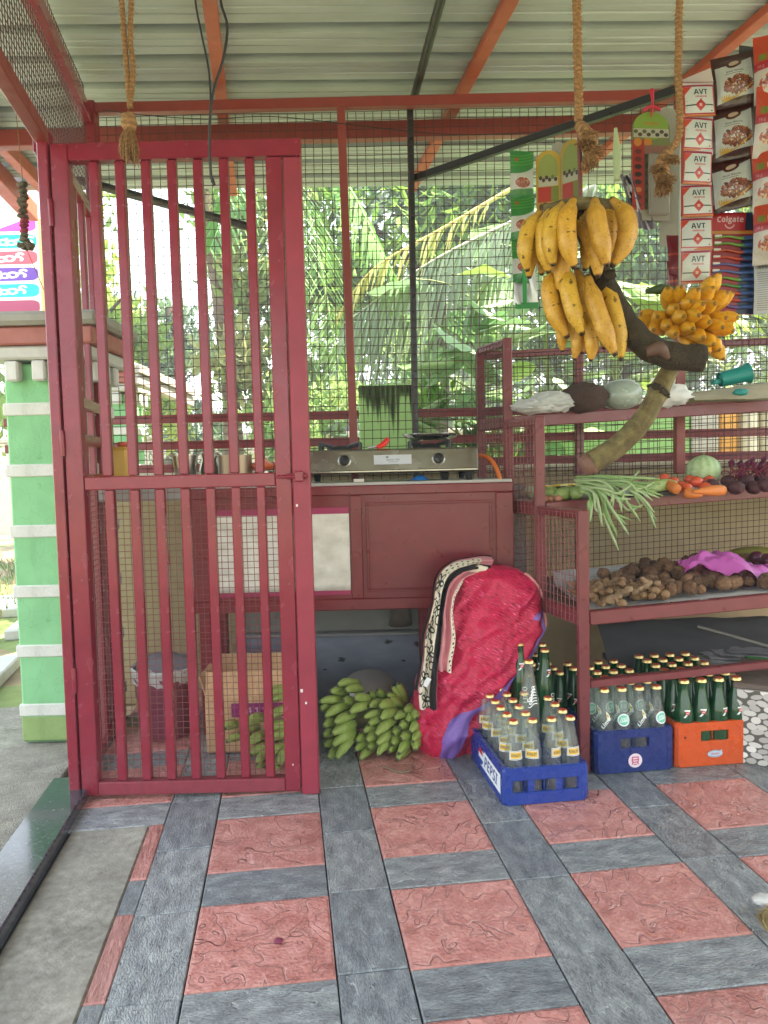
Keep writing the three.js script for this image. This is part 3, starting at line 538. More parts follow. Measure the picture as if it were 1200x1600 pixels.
const smallSkin = std({ map: skinTex([212, 158, 36], [90, 64, 20], false, 0.972), roughness: 0.42 });
const stalkTex = dataTex(128, 256, (u, v) => { const n = fbm(u * 4, v * 12, 1, 4), s = fbm(u * 16, v * 3, 5, 3); return [122 + n * 60 + s * 40, 112 + n * 66 + s * 30, 74 + n * 46 + s * 20]; });
const angular = (a, t) => 1 + 0.1 * Math.cos(5 * a) * (1 - 0.4 * t) + 0.02 * Math.cos(2 * a + t * 5);
const fingerR = r => t => r * (t < 0.1 ? lerp(0.34, 0.5, t / 0.1) : t < 0.3 ? lerp(0.5, 1, smooth(0.1, 0.3, t)) : t < 0.7 ? 1 : t < 0.95 ? lerp(1, 0.45, smooth(0.7, 0.98, t)) : lerp(0.45, 0.24, (t - 0.95) / 0.05));
const finger = (a, c, bow, r) => { const A = V(a), C = V(c), m = A.clone().lerp(C, 0.5).add(V(bow)), m1 = A.clone().lerp(m, 0.5).add(V(bow).multiplyScalar(0.28)), m2 = C.clone().lerp(m, 0.5).add(V(bow).multiplyScalar(0.28)); return ttube([A, m1, m, m2, C], fingerR(r), 14, 10, { shape: angular, unit: true }); };
function greenBunch(t, list, core) {
  for (const [tip, root] of list) {
    const d = V(tip).sub(V(root)), len = d.length();
    const c = V(root).sub(V(...core)).multiplyScalar(0.1);
    const back = V(root).addScaledVector(d.clone().normalize(), -0.035).add(V(0, 0, -0.03));
    part('banana', finger([back.x, back.y, back.z], tip, [0, 0.012 + 0.006 * rnd(), 0.016], rr(0.0165, 0.0195)), greenSkin, t);
  }
}
{
  const t = thing('green_banana_bunch', 'big heap of green cooking bananas on the floor right of the gate', 'bananas');
  greenBunch(t, [[[-0.189, 0.235, -2.8], [-0.136, 0.218, -2.84]], [[-0.216, 0.218, -2.78], [-0.172, 0.185, -2.83]], [[-0.159, 0.226, -2.76], [-0.115, 0.203, -2.82]], [[-0.167, 0.197, -2.74], [-0.132, 0.161, -2.8]], [[-0.127, 0.21, -2.72], [-0.083, 0.178, -2.78]], [[-0.252, 0.193, -2.74], [-0.179, 0.162, -2.8]], [[-0.252, 0.162, -2.75], [-0.205, 0.128, -2.82]], [[-0.232, 0.146, -2.71], [-0.162, 0.152, -2.77]], [[-0.142, 0.166, -2.69], [-0.085, 0.16, -2.75]], [[-0.197, 0.128, -2.69], [-0.14, 0.126, -2.75]], [[-0.238, 0.107, -2.72], [-0.196, 0.093, -2.78]], [[-0.205, 0.093, -2.68], [-0.141, 0.094, -2.74]], [[-0.241, 0.072, -2.72], [-0.201, 0.053, -2.78]], [[-0.203, 0.054, -2.67], [-0.141, 0.066, -2.73]], [[-0.24, 0.036, -2.72], [-0.198, 0.016, -2.78]], [[-0.19, 0.011, -2.66], [-0.139, 0.045, -2.72]], [[-0.223, 0, -2.69], [-0.185, -0.009, -2.76]], [[-0.075, 0.204, -2.8], [-0.057, 0.163, -2.84]], [[-0.043, 0.219, -2.79], [-0.021, 0.162, -2.84]], [[-0.008, 0.209, -2.78], [0.039, 0.138, -2.82]], [[0.013, 0.23, -2.8], [0.047, 0.155, -2.83]], [[0.037, 0.242, -2.8], [0.056, 0.16, -2.84]], [[0, 0.195, -2.76], [0.035, 0.149, -2.8]], [[-0.074, 0.174, -2.73], [-0.032, 0.158, -2.79]], [[-0.036, 0.176, -2.71], [0.007, 0.156, -2.77]], [[-0.094, 0.142, -2.71], [-0.025, 0.128, -2.77]], [[-0.032, 0.14, -2.69], [0.014, 0.13, -2.75]], [[-0.075, 0.121, -2.69], [-0.03, 0.108, -2.76]], [[-0.049, 0.089, -2.67], [0.007, 0.102, -2.73]], [[-0.095, 0.091, -2.7], [-0.042, 0.076, -2.76]], [[-0.046, 0.058, -2.66], [0.002, 0.066, -2.72]], [[-0.123, 0.06, -2.7], [-0.078, 0.041, -2.77]], [[-0.082, 0.063, -2.68], [-0.046, 0.052, -2.74]], [[-0.127, 0.029, -2.69], [-0.083, 0.009, -2.76]], [[-0.077, 0.036, -2.68], [-0.051, 0.02, -2.74]], [[-0.044, 0.023, -2.65], [-0.002, 0.038, -2.72]], [[-0.108, 0.001, -2.67], [-0.067, 0, -2.74]], [[0.017, 0.132, -2.71], [0.065, 0.118, -2.77]], [[0.051, 0.156, -2.73], [0.097, 0.131, -2.79]], [[0.102, 0.144, -2.68], [0.096, 0.128, -2.75]], [[0.061, 0.126, -2.7], [0.088, 0.109, -2.76]], [[0.037, 0.111, -2.68], [0.067, 0.085, -2.75]], [[0.072, 0.101, -2.66], [0.11, 0.099, -2.73]], [[0.012, 0.088, -2.68], [0.036, 0.066, -2.75]], [[0.038, 0.079, -2.66], [0.074, 0.052, -2.73]], [[0.007, 0.053, -2.67], [0.035, 0.038, -2.74]], [[0.031, 0.029, -2.65], [0.069, 0.033, -2.72]], [[0.081, 0.067, -2.66], [0.117, 0.071, -2.73]], [[0.09, 0.039, -2.65], [0.1, 0.04, -2.72]], [[-0.005, 0.022, -2.68], [0.023, 0.01, -2.75]], [[0.025, 0.006, -2.65], [0.057, 0.001, -2.72]]], [0, 0.12, -2.9]);
  part('stalk', ttube([[-0.20, 0.05, -2.9], [-0.05, 0.085, -2.87], [0.06, 0.06, -2.84]], 0.03, 12, 10), std({ map: stalkTex, roughness: 0.8 }), t);
  part('dry_stem', ttube([[-0.02, 0.01, -2.593], [0.027, 0.006, -2.551], [0.067, 0.006, -2.554], [0.08, 0.008, -2.604]], 0.0035, 12, 6), paint(0.25, 0.2, 0.14, 0.9), t);
  const u = thing('green_banana_bunch', 'smaller bunch of green bananas half hidden behind the gate stile', 'bananas');
  greenBunch(u, [[[-0.591, 0.115, -2.7], [-0.566, 0.099, -2.76]], [[-0.507, 0.138, -2.68], [-0.468, 0.126, -2.74]], [[-0.422, 0.213, -2.7], [-0.382, 0.2, -2.77]], [[-0.43, 0.229, -2.72], [-0.389, 0.226, -2.78]], [[-0.415, 0.165, -2.66], [-0.377, 0.162, -2.72]], [[-0.582, 0.075, -2.68], [-0.526, 0.067, -2.74]], [[-0.5, 0.075, -2.65], [-0.456, 0.073, -2.71]], [[-0.425, 0.125, -2.66], [-0.379, 0.109, -2.72]], [[-0.414, 0.089, -2.64], [-0.377, 0.081, -2.7]], [[-0.491, 0.042, -2.64], [-0.434, 0.042, -2.7]], [[-0.467, 0.015, -2.62], [-0.431, 0.025, -2.68]], [[-0.432, 0.037, -2.61], [-0.384, 0.043, -2.67]], [[-0.403, -0.015, -2.6], [-0.386, 0.022, -2.66]], [[-0.468, -0.012, -2.62], [-0.442, -0.016, -2.68]], [[-0.384, 0.015, -2.6], [-0.37, 0.037, -2.66]], [[-0.536, 0.098, -2.7], [-0.485, 0.084, -2.76]]], [-0.4, 0.1, -2.8]);
  part('stalk', ttube([[-0.36, 0.05, -2.72], [-0.42, 0.12, -2.78], [-0.5, 0.09, -2.8]], 0.03, 12, 10), std({ map: stalkTex, roughness: 0.8 }), u);
}
// ---- red net sack and the scarf thrown over it
const sackRows = [ // left x, right x, height, depth of the middle, half depth
  ...[[[[0.16, -0.034, -2.8], [0.27, -0.037, -2.8]], 0.05], [[[0.111, -0.006, -2.8], [0.342, -0.002, -2.8]], 0.11], [[[0.077, 0.087, -2.8], [0.387, 0.085, -2.8]], 0.15], [[[0.091, 0.184, -2.8], [0.424, 0.181, -2.8]], 0.16], [[[0.117, 0.28, -2.8], [0.479, 0.276, -2.8]], 0.16], [[[0.143, 0.373, -2.81], [0.539, 0.369, -2.81]], 0.15], [[[0.157, 0.443, -2.82], [0.578, 0.433, -2.82]], 0.14], [[[0.172, 0.515, -2.82], [0.581, 0.51, -2.82]], 0.13], [[[0.186, 0.584, -2.83], [0.56, 0.581, -2.83]], 0.11], [[[0.209, 0.63, -2.84], [0.529, 0.628, -2.84]], 0.085], [[[0.249, 0.657, -2.85], [0.493, 0.654, -2.85]], 0.055], [[[0.319, 0.666, -2.86], [0.439, 0.663, -2.86]], 0.02]]
    .map(([[a, b], d]) => [a[0], b[0], (a[1] + b[1]) / 2, (a[2] + b[2]) / 2, d])];
function sackPoint(u, v) { // u round the sack from 0 at the left over the front, v upwards
  const f = v * (sackRows.length - 1), i = Math.min(sackRows.length - 2, Math.floor(f)), k = smooth(0, 1, f - i) * 0.5 + (f - i) * 0.5, q = [0, 1, 2, 3, 4].map(c => lerp(sackRows[i][c], sackRows[i + 1][c], k));
  const a = Math.PI * (1 - u * 2), cx = (q[0] + q[1]) / 2, w = (q[1] - q[0]) / 2, ca = Math.cos(a), sa = Math.sin(a);
  const x = cx + w * Math.sign(ca) * Math.pow(Math.abs(ca), 0.85), z = q[3] + (sa >= 0 ? 1 : 0.6) * q[4] * Math.sign(sa) * Math.pow(Math.abs(sa), 0.8);
  const dg = (x - cx) * 7 - q[2] * 4.2;                                 // folds pulled from upper right to lower left
  const cr = 1 - Math.abs(Math.sin(dg * 2.1 + 4 * fbm(x * 5, q[2] * 5, 1, 2))); const fold = 0.022 * cr * cr - 0.006 + 0.075 * fbm(x * 8, q[2] * 6, 4, 4) + 0.007 * Math.sin(dg * 12 + 7 * fbm(x * 8, q[2] * 8, 2, 2));
  const n = fold * Math.min(1, q[4] * 12) * (0.35 + 0.65 * Math.max(0, sa));
  const jx = 0.036 * fbm(q[2] * 9, 3, 7, 3) * Math.abs(ca); return V(x + 0.3 * n * ca + jx, q[2] + 0.012 * fbm(x * 9, 2, 5, 2) * v, Math.max(z + n, -3.2));
}
{
  const t = thing('net_sack', 'full red net sack leaning on the counter beside the blue crate', 'sack');
  // knotted plastic net: fine broken threads, none of them quite alike
  const thread = (u, v) => { const a = tile4((x, y) => fbm(x * 9, y * 46, 2, 3), u, v), b = tile4((x, y) => fbm(x * 46, y * 12, 7, 2), u, v); return [a, b]; };
  const weave = dataTex(512, 512, (u, v) => { const [a, b] = thread(u, v), hi = smooth(0.06, 0.34, a), lo = smooth(-0.04, -0.34, a), k = b * 40; return [200 + hi * 40 - lo * 96 + k, 28 + hi * 84 - lo * 20 + k * 0.5, 74 + hi * 84 - lo * 50 + k * 0.6]; });
  const wb = dataTex(512, 512, (u, v) => { const [a, b] = thread(u, v); return 128 + a * 190 + b * 60; }, false);
  const g = sheet((u, v) => sackPoint(u, v), 110, 84), uv = g.attributes.uv, p = g.attributes.position;
  for (let i = 0; i < uv.count; i++) { const x = p.getX(i), y = p.getY(i); uv.setXY(i, (x * 0.9 - y * 0.44) * 5, (y * 0.9 + x * 0.44) * 6 + 0.1 * fbm(x * 5, y * 5, 1, 2)); }
  part('net_cloth', g, phys({ map: weave, bumpMap: wb, bumpScale: 0.003, roughness: 0.42, sheen: 0.6, sheenColor: rgb(1, 0.5, 0.55), sheenRoughness: 0.4, side: THREE.DoubleSide }), t);
  const blue = phys({ map: rep(dataTex(64, 64, (u, v) => { const s = smooth(0.3, 0.6, Math.abs((v * 8) % 1 - 0.5) * 2); return [104 + s * 40, 74 + s * 36, 150 + s * 44]; }), 1, 30), roughness: 0.45, side: THREE.DoubleSide });
  const band = (path, w, lift) => sheet((s, k) => { const f = k * (path.length - 1), i = Math.min(path.length - 2, Math.floor(f)); const uu = lerp(path[i][0], path[i + 1][0], f - i) + (s - 0.5) * w * (1 + 0.3 * Math.sin(k * 9)), vv = lerp(path[i][1], path[i + 1][1], f - i); const q = sackPoint(uu, clamp(vv, 0.01, 0.99)); return q.add(V(0.25 * lift, 0, lift)); }, 8, 48);
  part('blue_stripe', band([[0.20, 0.06], [0.24, 0.14], [0.25, 0.24], [0.33, 0.30], [0.405, 0.38], [0.44, 0.46], [0.455, 0.55], [0.45, 0.62]], 0.05, 0.006), blue, t);
  part('hem', ttube([0, 0.14, 0.3, 0.45, 0.6, 0.75, 0.9, 1].map(k => sackPoint(lerp(0.47, 0.5, k), lerp(0.86, 0.47, k)).add(V(0.004, 0, 0.012))), 0.0055, 40, 7), phys({ color: rgb(0.7, 0.25, 0.25), roughness: 0.5 }), t);
  part('blue_tuft', band([[0.455, 0.60], [0.43, 0.64], [0.40, 0.63], [0.385, 0.60]], 0.02, 0.008), blue, t);
  part('side_bulge', lump(0.085, 0.16, 3, [0.62, 1.25, 0.7], 4, 3).translate(0.135, 0.105, -2.86), phys({ map: weave, bumpMap: wb, bumpScale: 0.004, roughness: 0.42 }), t);

  const s = thing('scarf', 'black, pink and cream patterned scarf draped over the net sack', 'scarf');
  const pat = canvasTex(256, 1024, (g, w, h) => {
    g.fillStyle = '#e9dfc9'; g.fillRect(0, 0, 104, h); g.fillStyle = '#17181c'; g.fillRect(104, 0, 66, h); g.fillStyle = '#cf8a90'; g.fillRect(170, 0, 58, h); g.fillStyle = '#e9dfc9'; g.fillRect(228, 0, 28, h);
    g.fillStyle = '#d9939a'; g.fillRect(0, 0, 104, 90); g.fillStyle = '#17181c';
    for (let y = 110; y < 330; y += 34) for (let x = 12; x < 100; x += 32) { g.beginPath(); g.ellipse(x + (y / 34 % 2) * 12, y, 6, 8, 0.4, 0, 7); g.fill(); }
    g.strokeStyle = '#17181c'; g.lineWidth = 8;
    for (let y = 380, q = 0; y < h; y += 120, q++) { const x = q % 2 ? 66 : 40, s2 = q % 2 ? 1 : -1; for (let k = 0; k < 5; k++) { g.beginPath(); g.ellipse(x + Math.cos(k * 1.257) * 24, y + Math.sin(k * 1.257) * 30, 20, 11, k * 1.257, 0, 7); g.stroke(); } g.beginPath(); g.arc(x, y, 9, 0, 7); g.fill(); g.beginPath(); g.arc(x + 30 * s2, y + 60, 22, 0.4, 5.2); g.stroke(); g.beginPath(); g.arc(x - 26 * s2, y + 56, 12, 0, 7); g.fill(); }
    for (let y = 20; y < h; y += 58) { g.beginPath(); g.ellipse(240 + (y % 3) * 3, y, 4, 9, 0.5, 0, 7); g.fill(); g.beginPath(); g.ellipse(248, y + 26, 5, 4, 0.5, 0, 7); g.fill(); }
  });
  const path = [[0.155, 0.191, -2.655], [0.159, 0.298, -2.65], [0.175, 0.434, -2.65], [0.194, 0.555, -2.665], [0.213, 0.625, -2.69], [0.252, 0.659, -2.735], [0.318, 0.671, -2.79], [0.397, 0.658, -2.85]].map(V3 => V(V3));
  const curve = new THREE.CatmullRomCurve3(path), width = k => lerp(0.09, 0.064, smooth(0.15, 0.6, k)) * (1 - 0.1 * smooth(0.75, 1, k)) + 0.008 * Math.sin(k * 21);
  const cloth = (dz, sh, w0, w1) => sheet((a, k) => { const p = curve.getPointAt(clamp(k * (1 - sh) + sh * 0.5, 0, 1)), tn = curve.getTangentAt(k), ac = V(tn.y, -tn.x, 0).normalize(); const u = lerp(w0, w1, a) + 0.05 * fbm(k * 7, a, 3, 2); return p.clone().addScaledVector(ac, (u - 0.5) * width(k)).add(V(0, 0.004 * fbm(a * 3, k * 6, 3, 2), dz + 0.014 * Math.sin(u * 15 + k * 6) + 0.04 * fbm(a * 3, k * 8, 5, 3))); }, 28, 80);
  const left = cloth(0.012, 0, 0, 0.66); { const uv = left.attributes.uv; for (let i = 0; i < uv.count; i++) uv.setX(i, uv.getX(i) * 0.68); }
  part('folded_cloth', left, std({ map: pat, roughness: 0.8, side: THREE.DoubleSide, bumpMap: rep(fineBump, 2, 9), bumpScale: 0.002 }), s);
  const short = (dz, w0, w1, k0) => { const g = sheet((a, k) => { const kk = k0 + (1 - k0) * k, p = curve.getPointAt(kk), tn = curve.getTangentAt(kk), ac = V(tn.y, -tn.x, 0).normalize(), u = lerp(w0, w1, a); return p.clone().addScaledVector(ac, (u - 0.5) * width(kk) * 1.05).add(V(0, -0.006 * a * (1 - k), dz + 0.014 * Math.sin(u * 17 + k * 4 + 1) + 0.024 * fbm(a * 3 + 4, k * 8, 5, 3))); }, 24, 70), uv = g.attributes.uv; for (let i = 0; i < uv.count; i++) uv.setXY(i, lerp(0.6, 1, uv.getX(i)), uv.getY(i)); return g; };
  part('short_tail', short(0.004, 0.56, 1.2, 0.2), std({ map: pat, roughness: 0.8, side: THREE.DoubleSide }), s);
  part('back_tail', short(-0.02, -0.1, 0.5, 0.08), std({ map: pat, roughness: 0.8, side: THREE.DoubleSide }), s);
  part('bunched_cloth', lump(0.03, 0.3, 3, [1, 0.9, 0.8], 4, 2).translate(...[0.238, 0.642, -2.76]), std({ color: rgb(0.012, 0.013, 0.016), roughness: 0.85 }), s);
  part('bunched_cloth', lump(0.026, 0.35, 3, [1.5, 0.55, 0.8], 4, 6).translate(...[0.333, 0.66, -2.8]), std({ map: rep(pat, 0.4, 0.3), roughness: 0.85 }), s);
  part('woven_tag', boxAt(0, 0, 0, 0.018, 0.034, 0.002, 0.0005).rotateZ(-0.5).translate(...[0.136, 0.29, -2.632]), std({ map: canvasTex(32, 64, (g, w, h) => { g.fillStyle = '#e8e8e8'; g.fillRect(0, 0, w, h); g.fillStyle = '#222'; for (let y = 8; y < 58; y += 10) g.fillRect(8, y, 16, 5); }), roughness: 0.7 }), s);
}

// ================================================================ STEPPED VEGETABLE RACK
const rackTilt = 0.05, rackTurn = -0.13;               // the rack rises a little and runs back towards the right
const rk = (x, y, z, dx) => [x + dx, y + rackTilt * dx * 0.9, z + rackTurn * dx];
{
  const t = thing('vegetable_rack', 'red steel rack of three stepped shelves with wire mesh ends', 'rack');
  const L = 1.65, red = PAL.rackRed;
  const tiers = [[0.657, 0.535, -2.54, 0.885], [0.575, 0.885, -2.83, 1.212], [0.5, 1.217, -3.07, 1.535]], back = [0.425, -3.31];
  tiers.forEach(([x, y, z, top], i) => {
    const foot = i === 0 ? 0 : 0.5;
    for (const dx of [0, L]) part('post', bar(rk(x, foot, z, dx), rk(x, top, z, dx), 0.036, 0.036), red, t);
    part('shelf_rail', bar(rk(x, y - 0.012, z + 0.002, 0.019), rk(x, y - 0.012, z + 0.002, L - 0.019), 0.034, 0.046), red, t);
    const nx = i < 2 ? tiers[i + 1] : [back[0], 0, back[1]];
    for (const dx of [0, L]) {
      for (const yy of [y - 0.012, top - 0.015]) part('end_rail', bar(rk(x, yy, z - 0.02, dx), rk(nx[0], yy, nx[2] + 0.02, dx), 0.03, yy < top - 0.1 ? 0.05 : 0.03), red, t);
      const a = rk(x, y - 0.03, z + 0.01, dx - 0.02 * (dx ? -1 : 1));
      stuff(part('end_mesh', wires(a, [nx[0] - x, 0, nx[2] - z], [0, top - y + 0.02, 0], 0.027, 0.0013), i === 2 ? PAL.wire : PAL.wirePink, t));
    }
    const depth = z - back[1];
    const g = new THREE.BoxGeometry(1, 1, 1);
    const A = rk(x, y - 0.01, z - 0.02, 0.02), B = rk(x, y - 0.01, z - 0.02, L - 0.02), C = rk(back[0], y - 0.01, back[1], L - 0.02), D = rk(back[0], y - 0.01, back[1], 0.02);
    const sh = new THREE.Shape([[A[0], A[2]], [B[0], B[2]], [C[0], C[2]], [D[0], D[2]]].map(q => new THREE.Vector2(q[0], -q[1])));
    const bd = new THREE.ExtrudeGeometry(sh, { depth: 0.014, bevelEnabled: false }); bd.rotateX(-Math.PI / 2); const p = bd.attributes.position; for (let k = 0; k < p.count; k++) p.setY(k, p.getY(k) + y - 0.012 + rackTilt * 0.9 * (p.getX(k) - x)); bd.computeVertexNormals();
    part('shelf_board', bd, paint(0.16, 0.12, 0.1, 0.9), t);
  });
  // lower part of the left end, below the upper steps
  for (const [x, z] of [[back[0], back[1]]]) for (const dx of [0, 0.435, L]) part('back_post', bar(rk(x, 0, z, dx), rk(x, 1.52, z, dx), 0.034, 0.034), red, t);
  part('back_rail', bar(rk(back[0], 1.5, back[1], 0.018), rk(back[0], 1.5, back[1], L), 0.03, 0.03), red, t);
  part('low_rail', bar(rk(0.657, 0.298, -2.54, 0.019), rk(0.657, 0.298, -2.54, L - 0.019), 0.03, 0.026), red, t);
  for (const [x, y0, z, y1, nx, nz] of [[0.575, 0.5, -2.83, 0.885, 0.5, -3.07], [0.5, 0.5, -3.07, 1.2, 0.425, -3.31]]) stuff(part('end_mesh', wires([x - 0.012, y0, z], [nx - x, 0, nz - z], [0, y1 - y0, 0], 0.027, 0.0013), PAL.wirePink, t));
  stuff(part('back_mesh', wires(rk(back[0], 0.5, back[1] + 0.02, 0.02), [L - 0.04, rackTilt * L, rackTurn * L], [0, 1.0, 0], 0.028, 0.0013), PAL.wire, t));
}
// ---- top shelf
{
  const film = phys({ color: rgb(0.85, 0.88, 0.87), roughness: 0.5, transmission: 0.3, thickness: 0, bumpMap: rep(fineBump, 3), bumpScale: 0.004 });
  const y3 = dx => 1.23 + rackTilt * 0.9 * dx;
  const pillow = (x, z, w, h, d, ry) => { const g = lump(1, 0.22, 3.4, [1, 1, 1], 4); g.scale(w / 2, h / 2, d / 2); const p = g.attributes.position; for (let i = 0; i < p.count; i++) { p.setY(i, p.getY(i) + h * 0.05 * Math.sin(p.getX(i) * 90) * Math.cos(p.getZ(i) * 70)); } g.computeVertexNormals(); g.rotateY(ry); return g.translate(x, y3(x - 0.5) + h / 2, z); };
  const a = thing('milky_bag', 'flat milky plastic bag lying left on the top shelf, under another', 'plastic bag'); part('bag', pillow(0.595, -3.05, 0.17, 0.06, 0.15, 0.1), film, a);
  const b = thing('milky_bag', 'milky plastic bag lying over the leftmost bag, against the brown yam', 'plastic bag'); part('bag', pillow(0.67, -3.06, 0.19, 0.085, 0.13, -0.1), film, b);
  const yam = thing('elephant_yam', 'large rough dark brown yam on the top shelf', 'yam');
  const ym = std({ color: rgb(0.09, 0.055, 0.045), map: rep(wearTex, 8), roughness: 0.95, bumpMap: rep(fineBump, 12), bumpScale: 0.012 });
  part('tuber', lump(0.09, 0.2, 2.2, [1.0, 0.66, 0.8], 4, 7).translate(0.805, y3(0.3) + 0.052, -3.08), ym, yam); part('knob', lump(0.04, 0.25, 3, [1.2, 0.9, 1], 3, 9).translate(0.845, y3(0.3) + 0.066, -3.07), ym, yam);
  const gd = thing('ash_gourd', 'big pale grey green gourd in clear film on the top shelf', 'gourd');
  const gm = std({ color: rgb(0.42, 0.52, 0.42), map: rep(wearTex, 5), roughness: 0.45 });
  part('fruit', lump(0.07, 0.03, 1.5, [1.15, 0.85, 1], 4).translate(0.97, y3(0.45) + 0.058, -3.12), gm, gd);
  part('film_wrap', lump(0.073, 0.09, 3, [1.22, 0.84, 1], 4).translate(0.965, y3(0.45) + 0.058, -3.12), phys({ color: rgb(0.8, 0.85, 0.83), roughness: 0.12, transmission: 0.75, thickness: 0 }), gd);
  const wb = thing('white_bag', 'crumpled white plastic carrier bag with its ears up on the top shelf', 'plastic bag');
  const wm = phys({ color: rgb(0.85, 0.87, 0.87), roughness: 0.6, transmission: 0.3, thickness: 0, side: THREE.DoubleSide });
  part('bag', lump(0.065, 0.4, 4.5, [1.25, 0.7, 0.9], 4).translate(1.155, y3(0.65) + 0.04, -3.1), wm, wb);
  part('ear', sheet((u, v) => V(1.155 + (u - 0.5) * 0.055 * (1 - 0.4 * v) + 0.02 * fbm(u * 3, v * 3, 4, 2), y3(0.65) + 0.06 + v * 0.1, -3.1 + 0.02 * fbm(u * 4, v * 3, 1, 2)), 8, 8), wm, wb);
  part('ear', sheet((u, v) => V(1.10 + (u - 0.5) * 0.05, y3(0.65) + 0.05 + v * 0.06, -3.09 + 0.02 * fbm(u * 4, v * 3, 7, 2)), 8, 8), wm, wb);
  const ck = thing('folded_sack', 'folded beige cloth sack at the right end of the top shelf', 'sack');
  part('cloth', sheet((u, v) => { const a = v * Math.PI; return V(1.24 + u * 0.42, y3(0.9) + 0.005 + (0.035 + 0.045 * u) * Math.sin(a) + 0.006 * fbm(u * 7, v * 4, 3, 3), -3.06 - 0.16 * v + 0.015 * fbm(u * 5, v * 5, 8, 2)); }, 30, 14), std({ color: rgb(0.46, 0.43, 0.33), map: rep(wearTex, 2), roughness: 0.9, side: THREE.DoubleSide }), ck);
  const teal = std({ color: rgb(0.01, 0.24, 0.22), roughness: 0.45, side: THREE.DoubleSide });
  const tc = thing('teal_scoop', 'teal plastic scoop lying on the folded beige sack', 'scoop');
  part('cup', lathe([[0.03, 0], [0.034, 0.1], [0.044, 0.12], [0.04, 0.12], [0.031, 0.1], [0.027, 0.004], [0, 0.004], [0, 0]], 24).rotateZ(-1.35).translate(1.40, y3(0.9) + 0.095, -3.2), teal, tc);
  part('handle', bar([1.40, y3(0.9) + 0.09, -3.2], [1.365, y3(0.9) + 0.084, -3.19], 0.03, 0.02, 0.004), teal, tc);
  const tb = thing('teal_cloth_knot', 'small teal plastic knot tied in front of the beige sack', 'knot');
  part('knot', lump(0.02, 0.35, 3, [1.5, 0.7, 0.7], 3).translate(1.41, y3(0.9) + 0.03, -3.035), teal, tb);
}
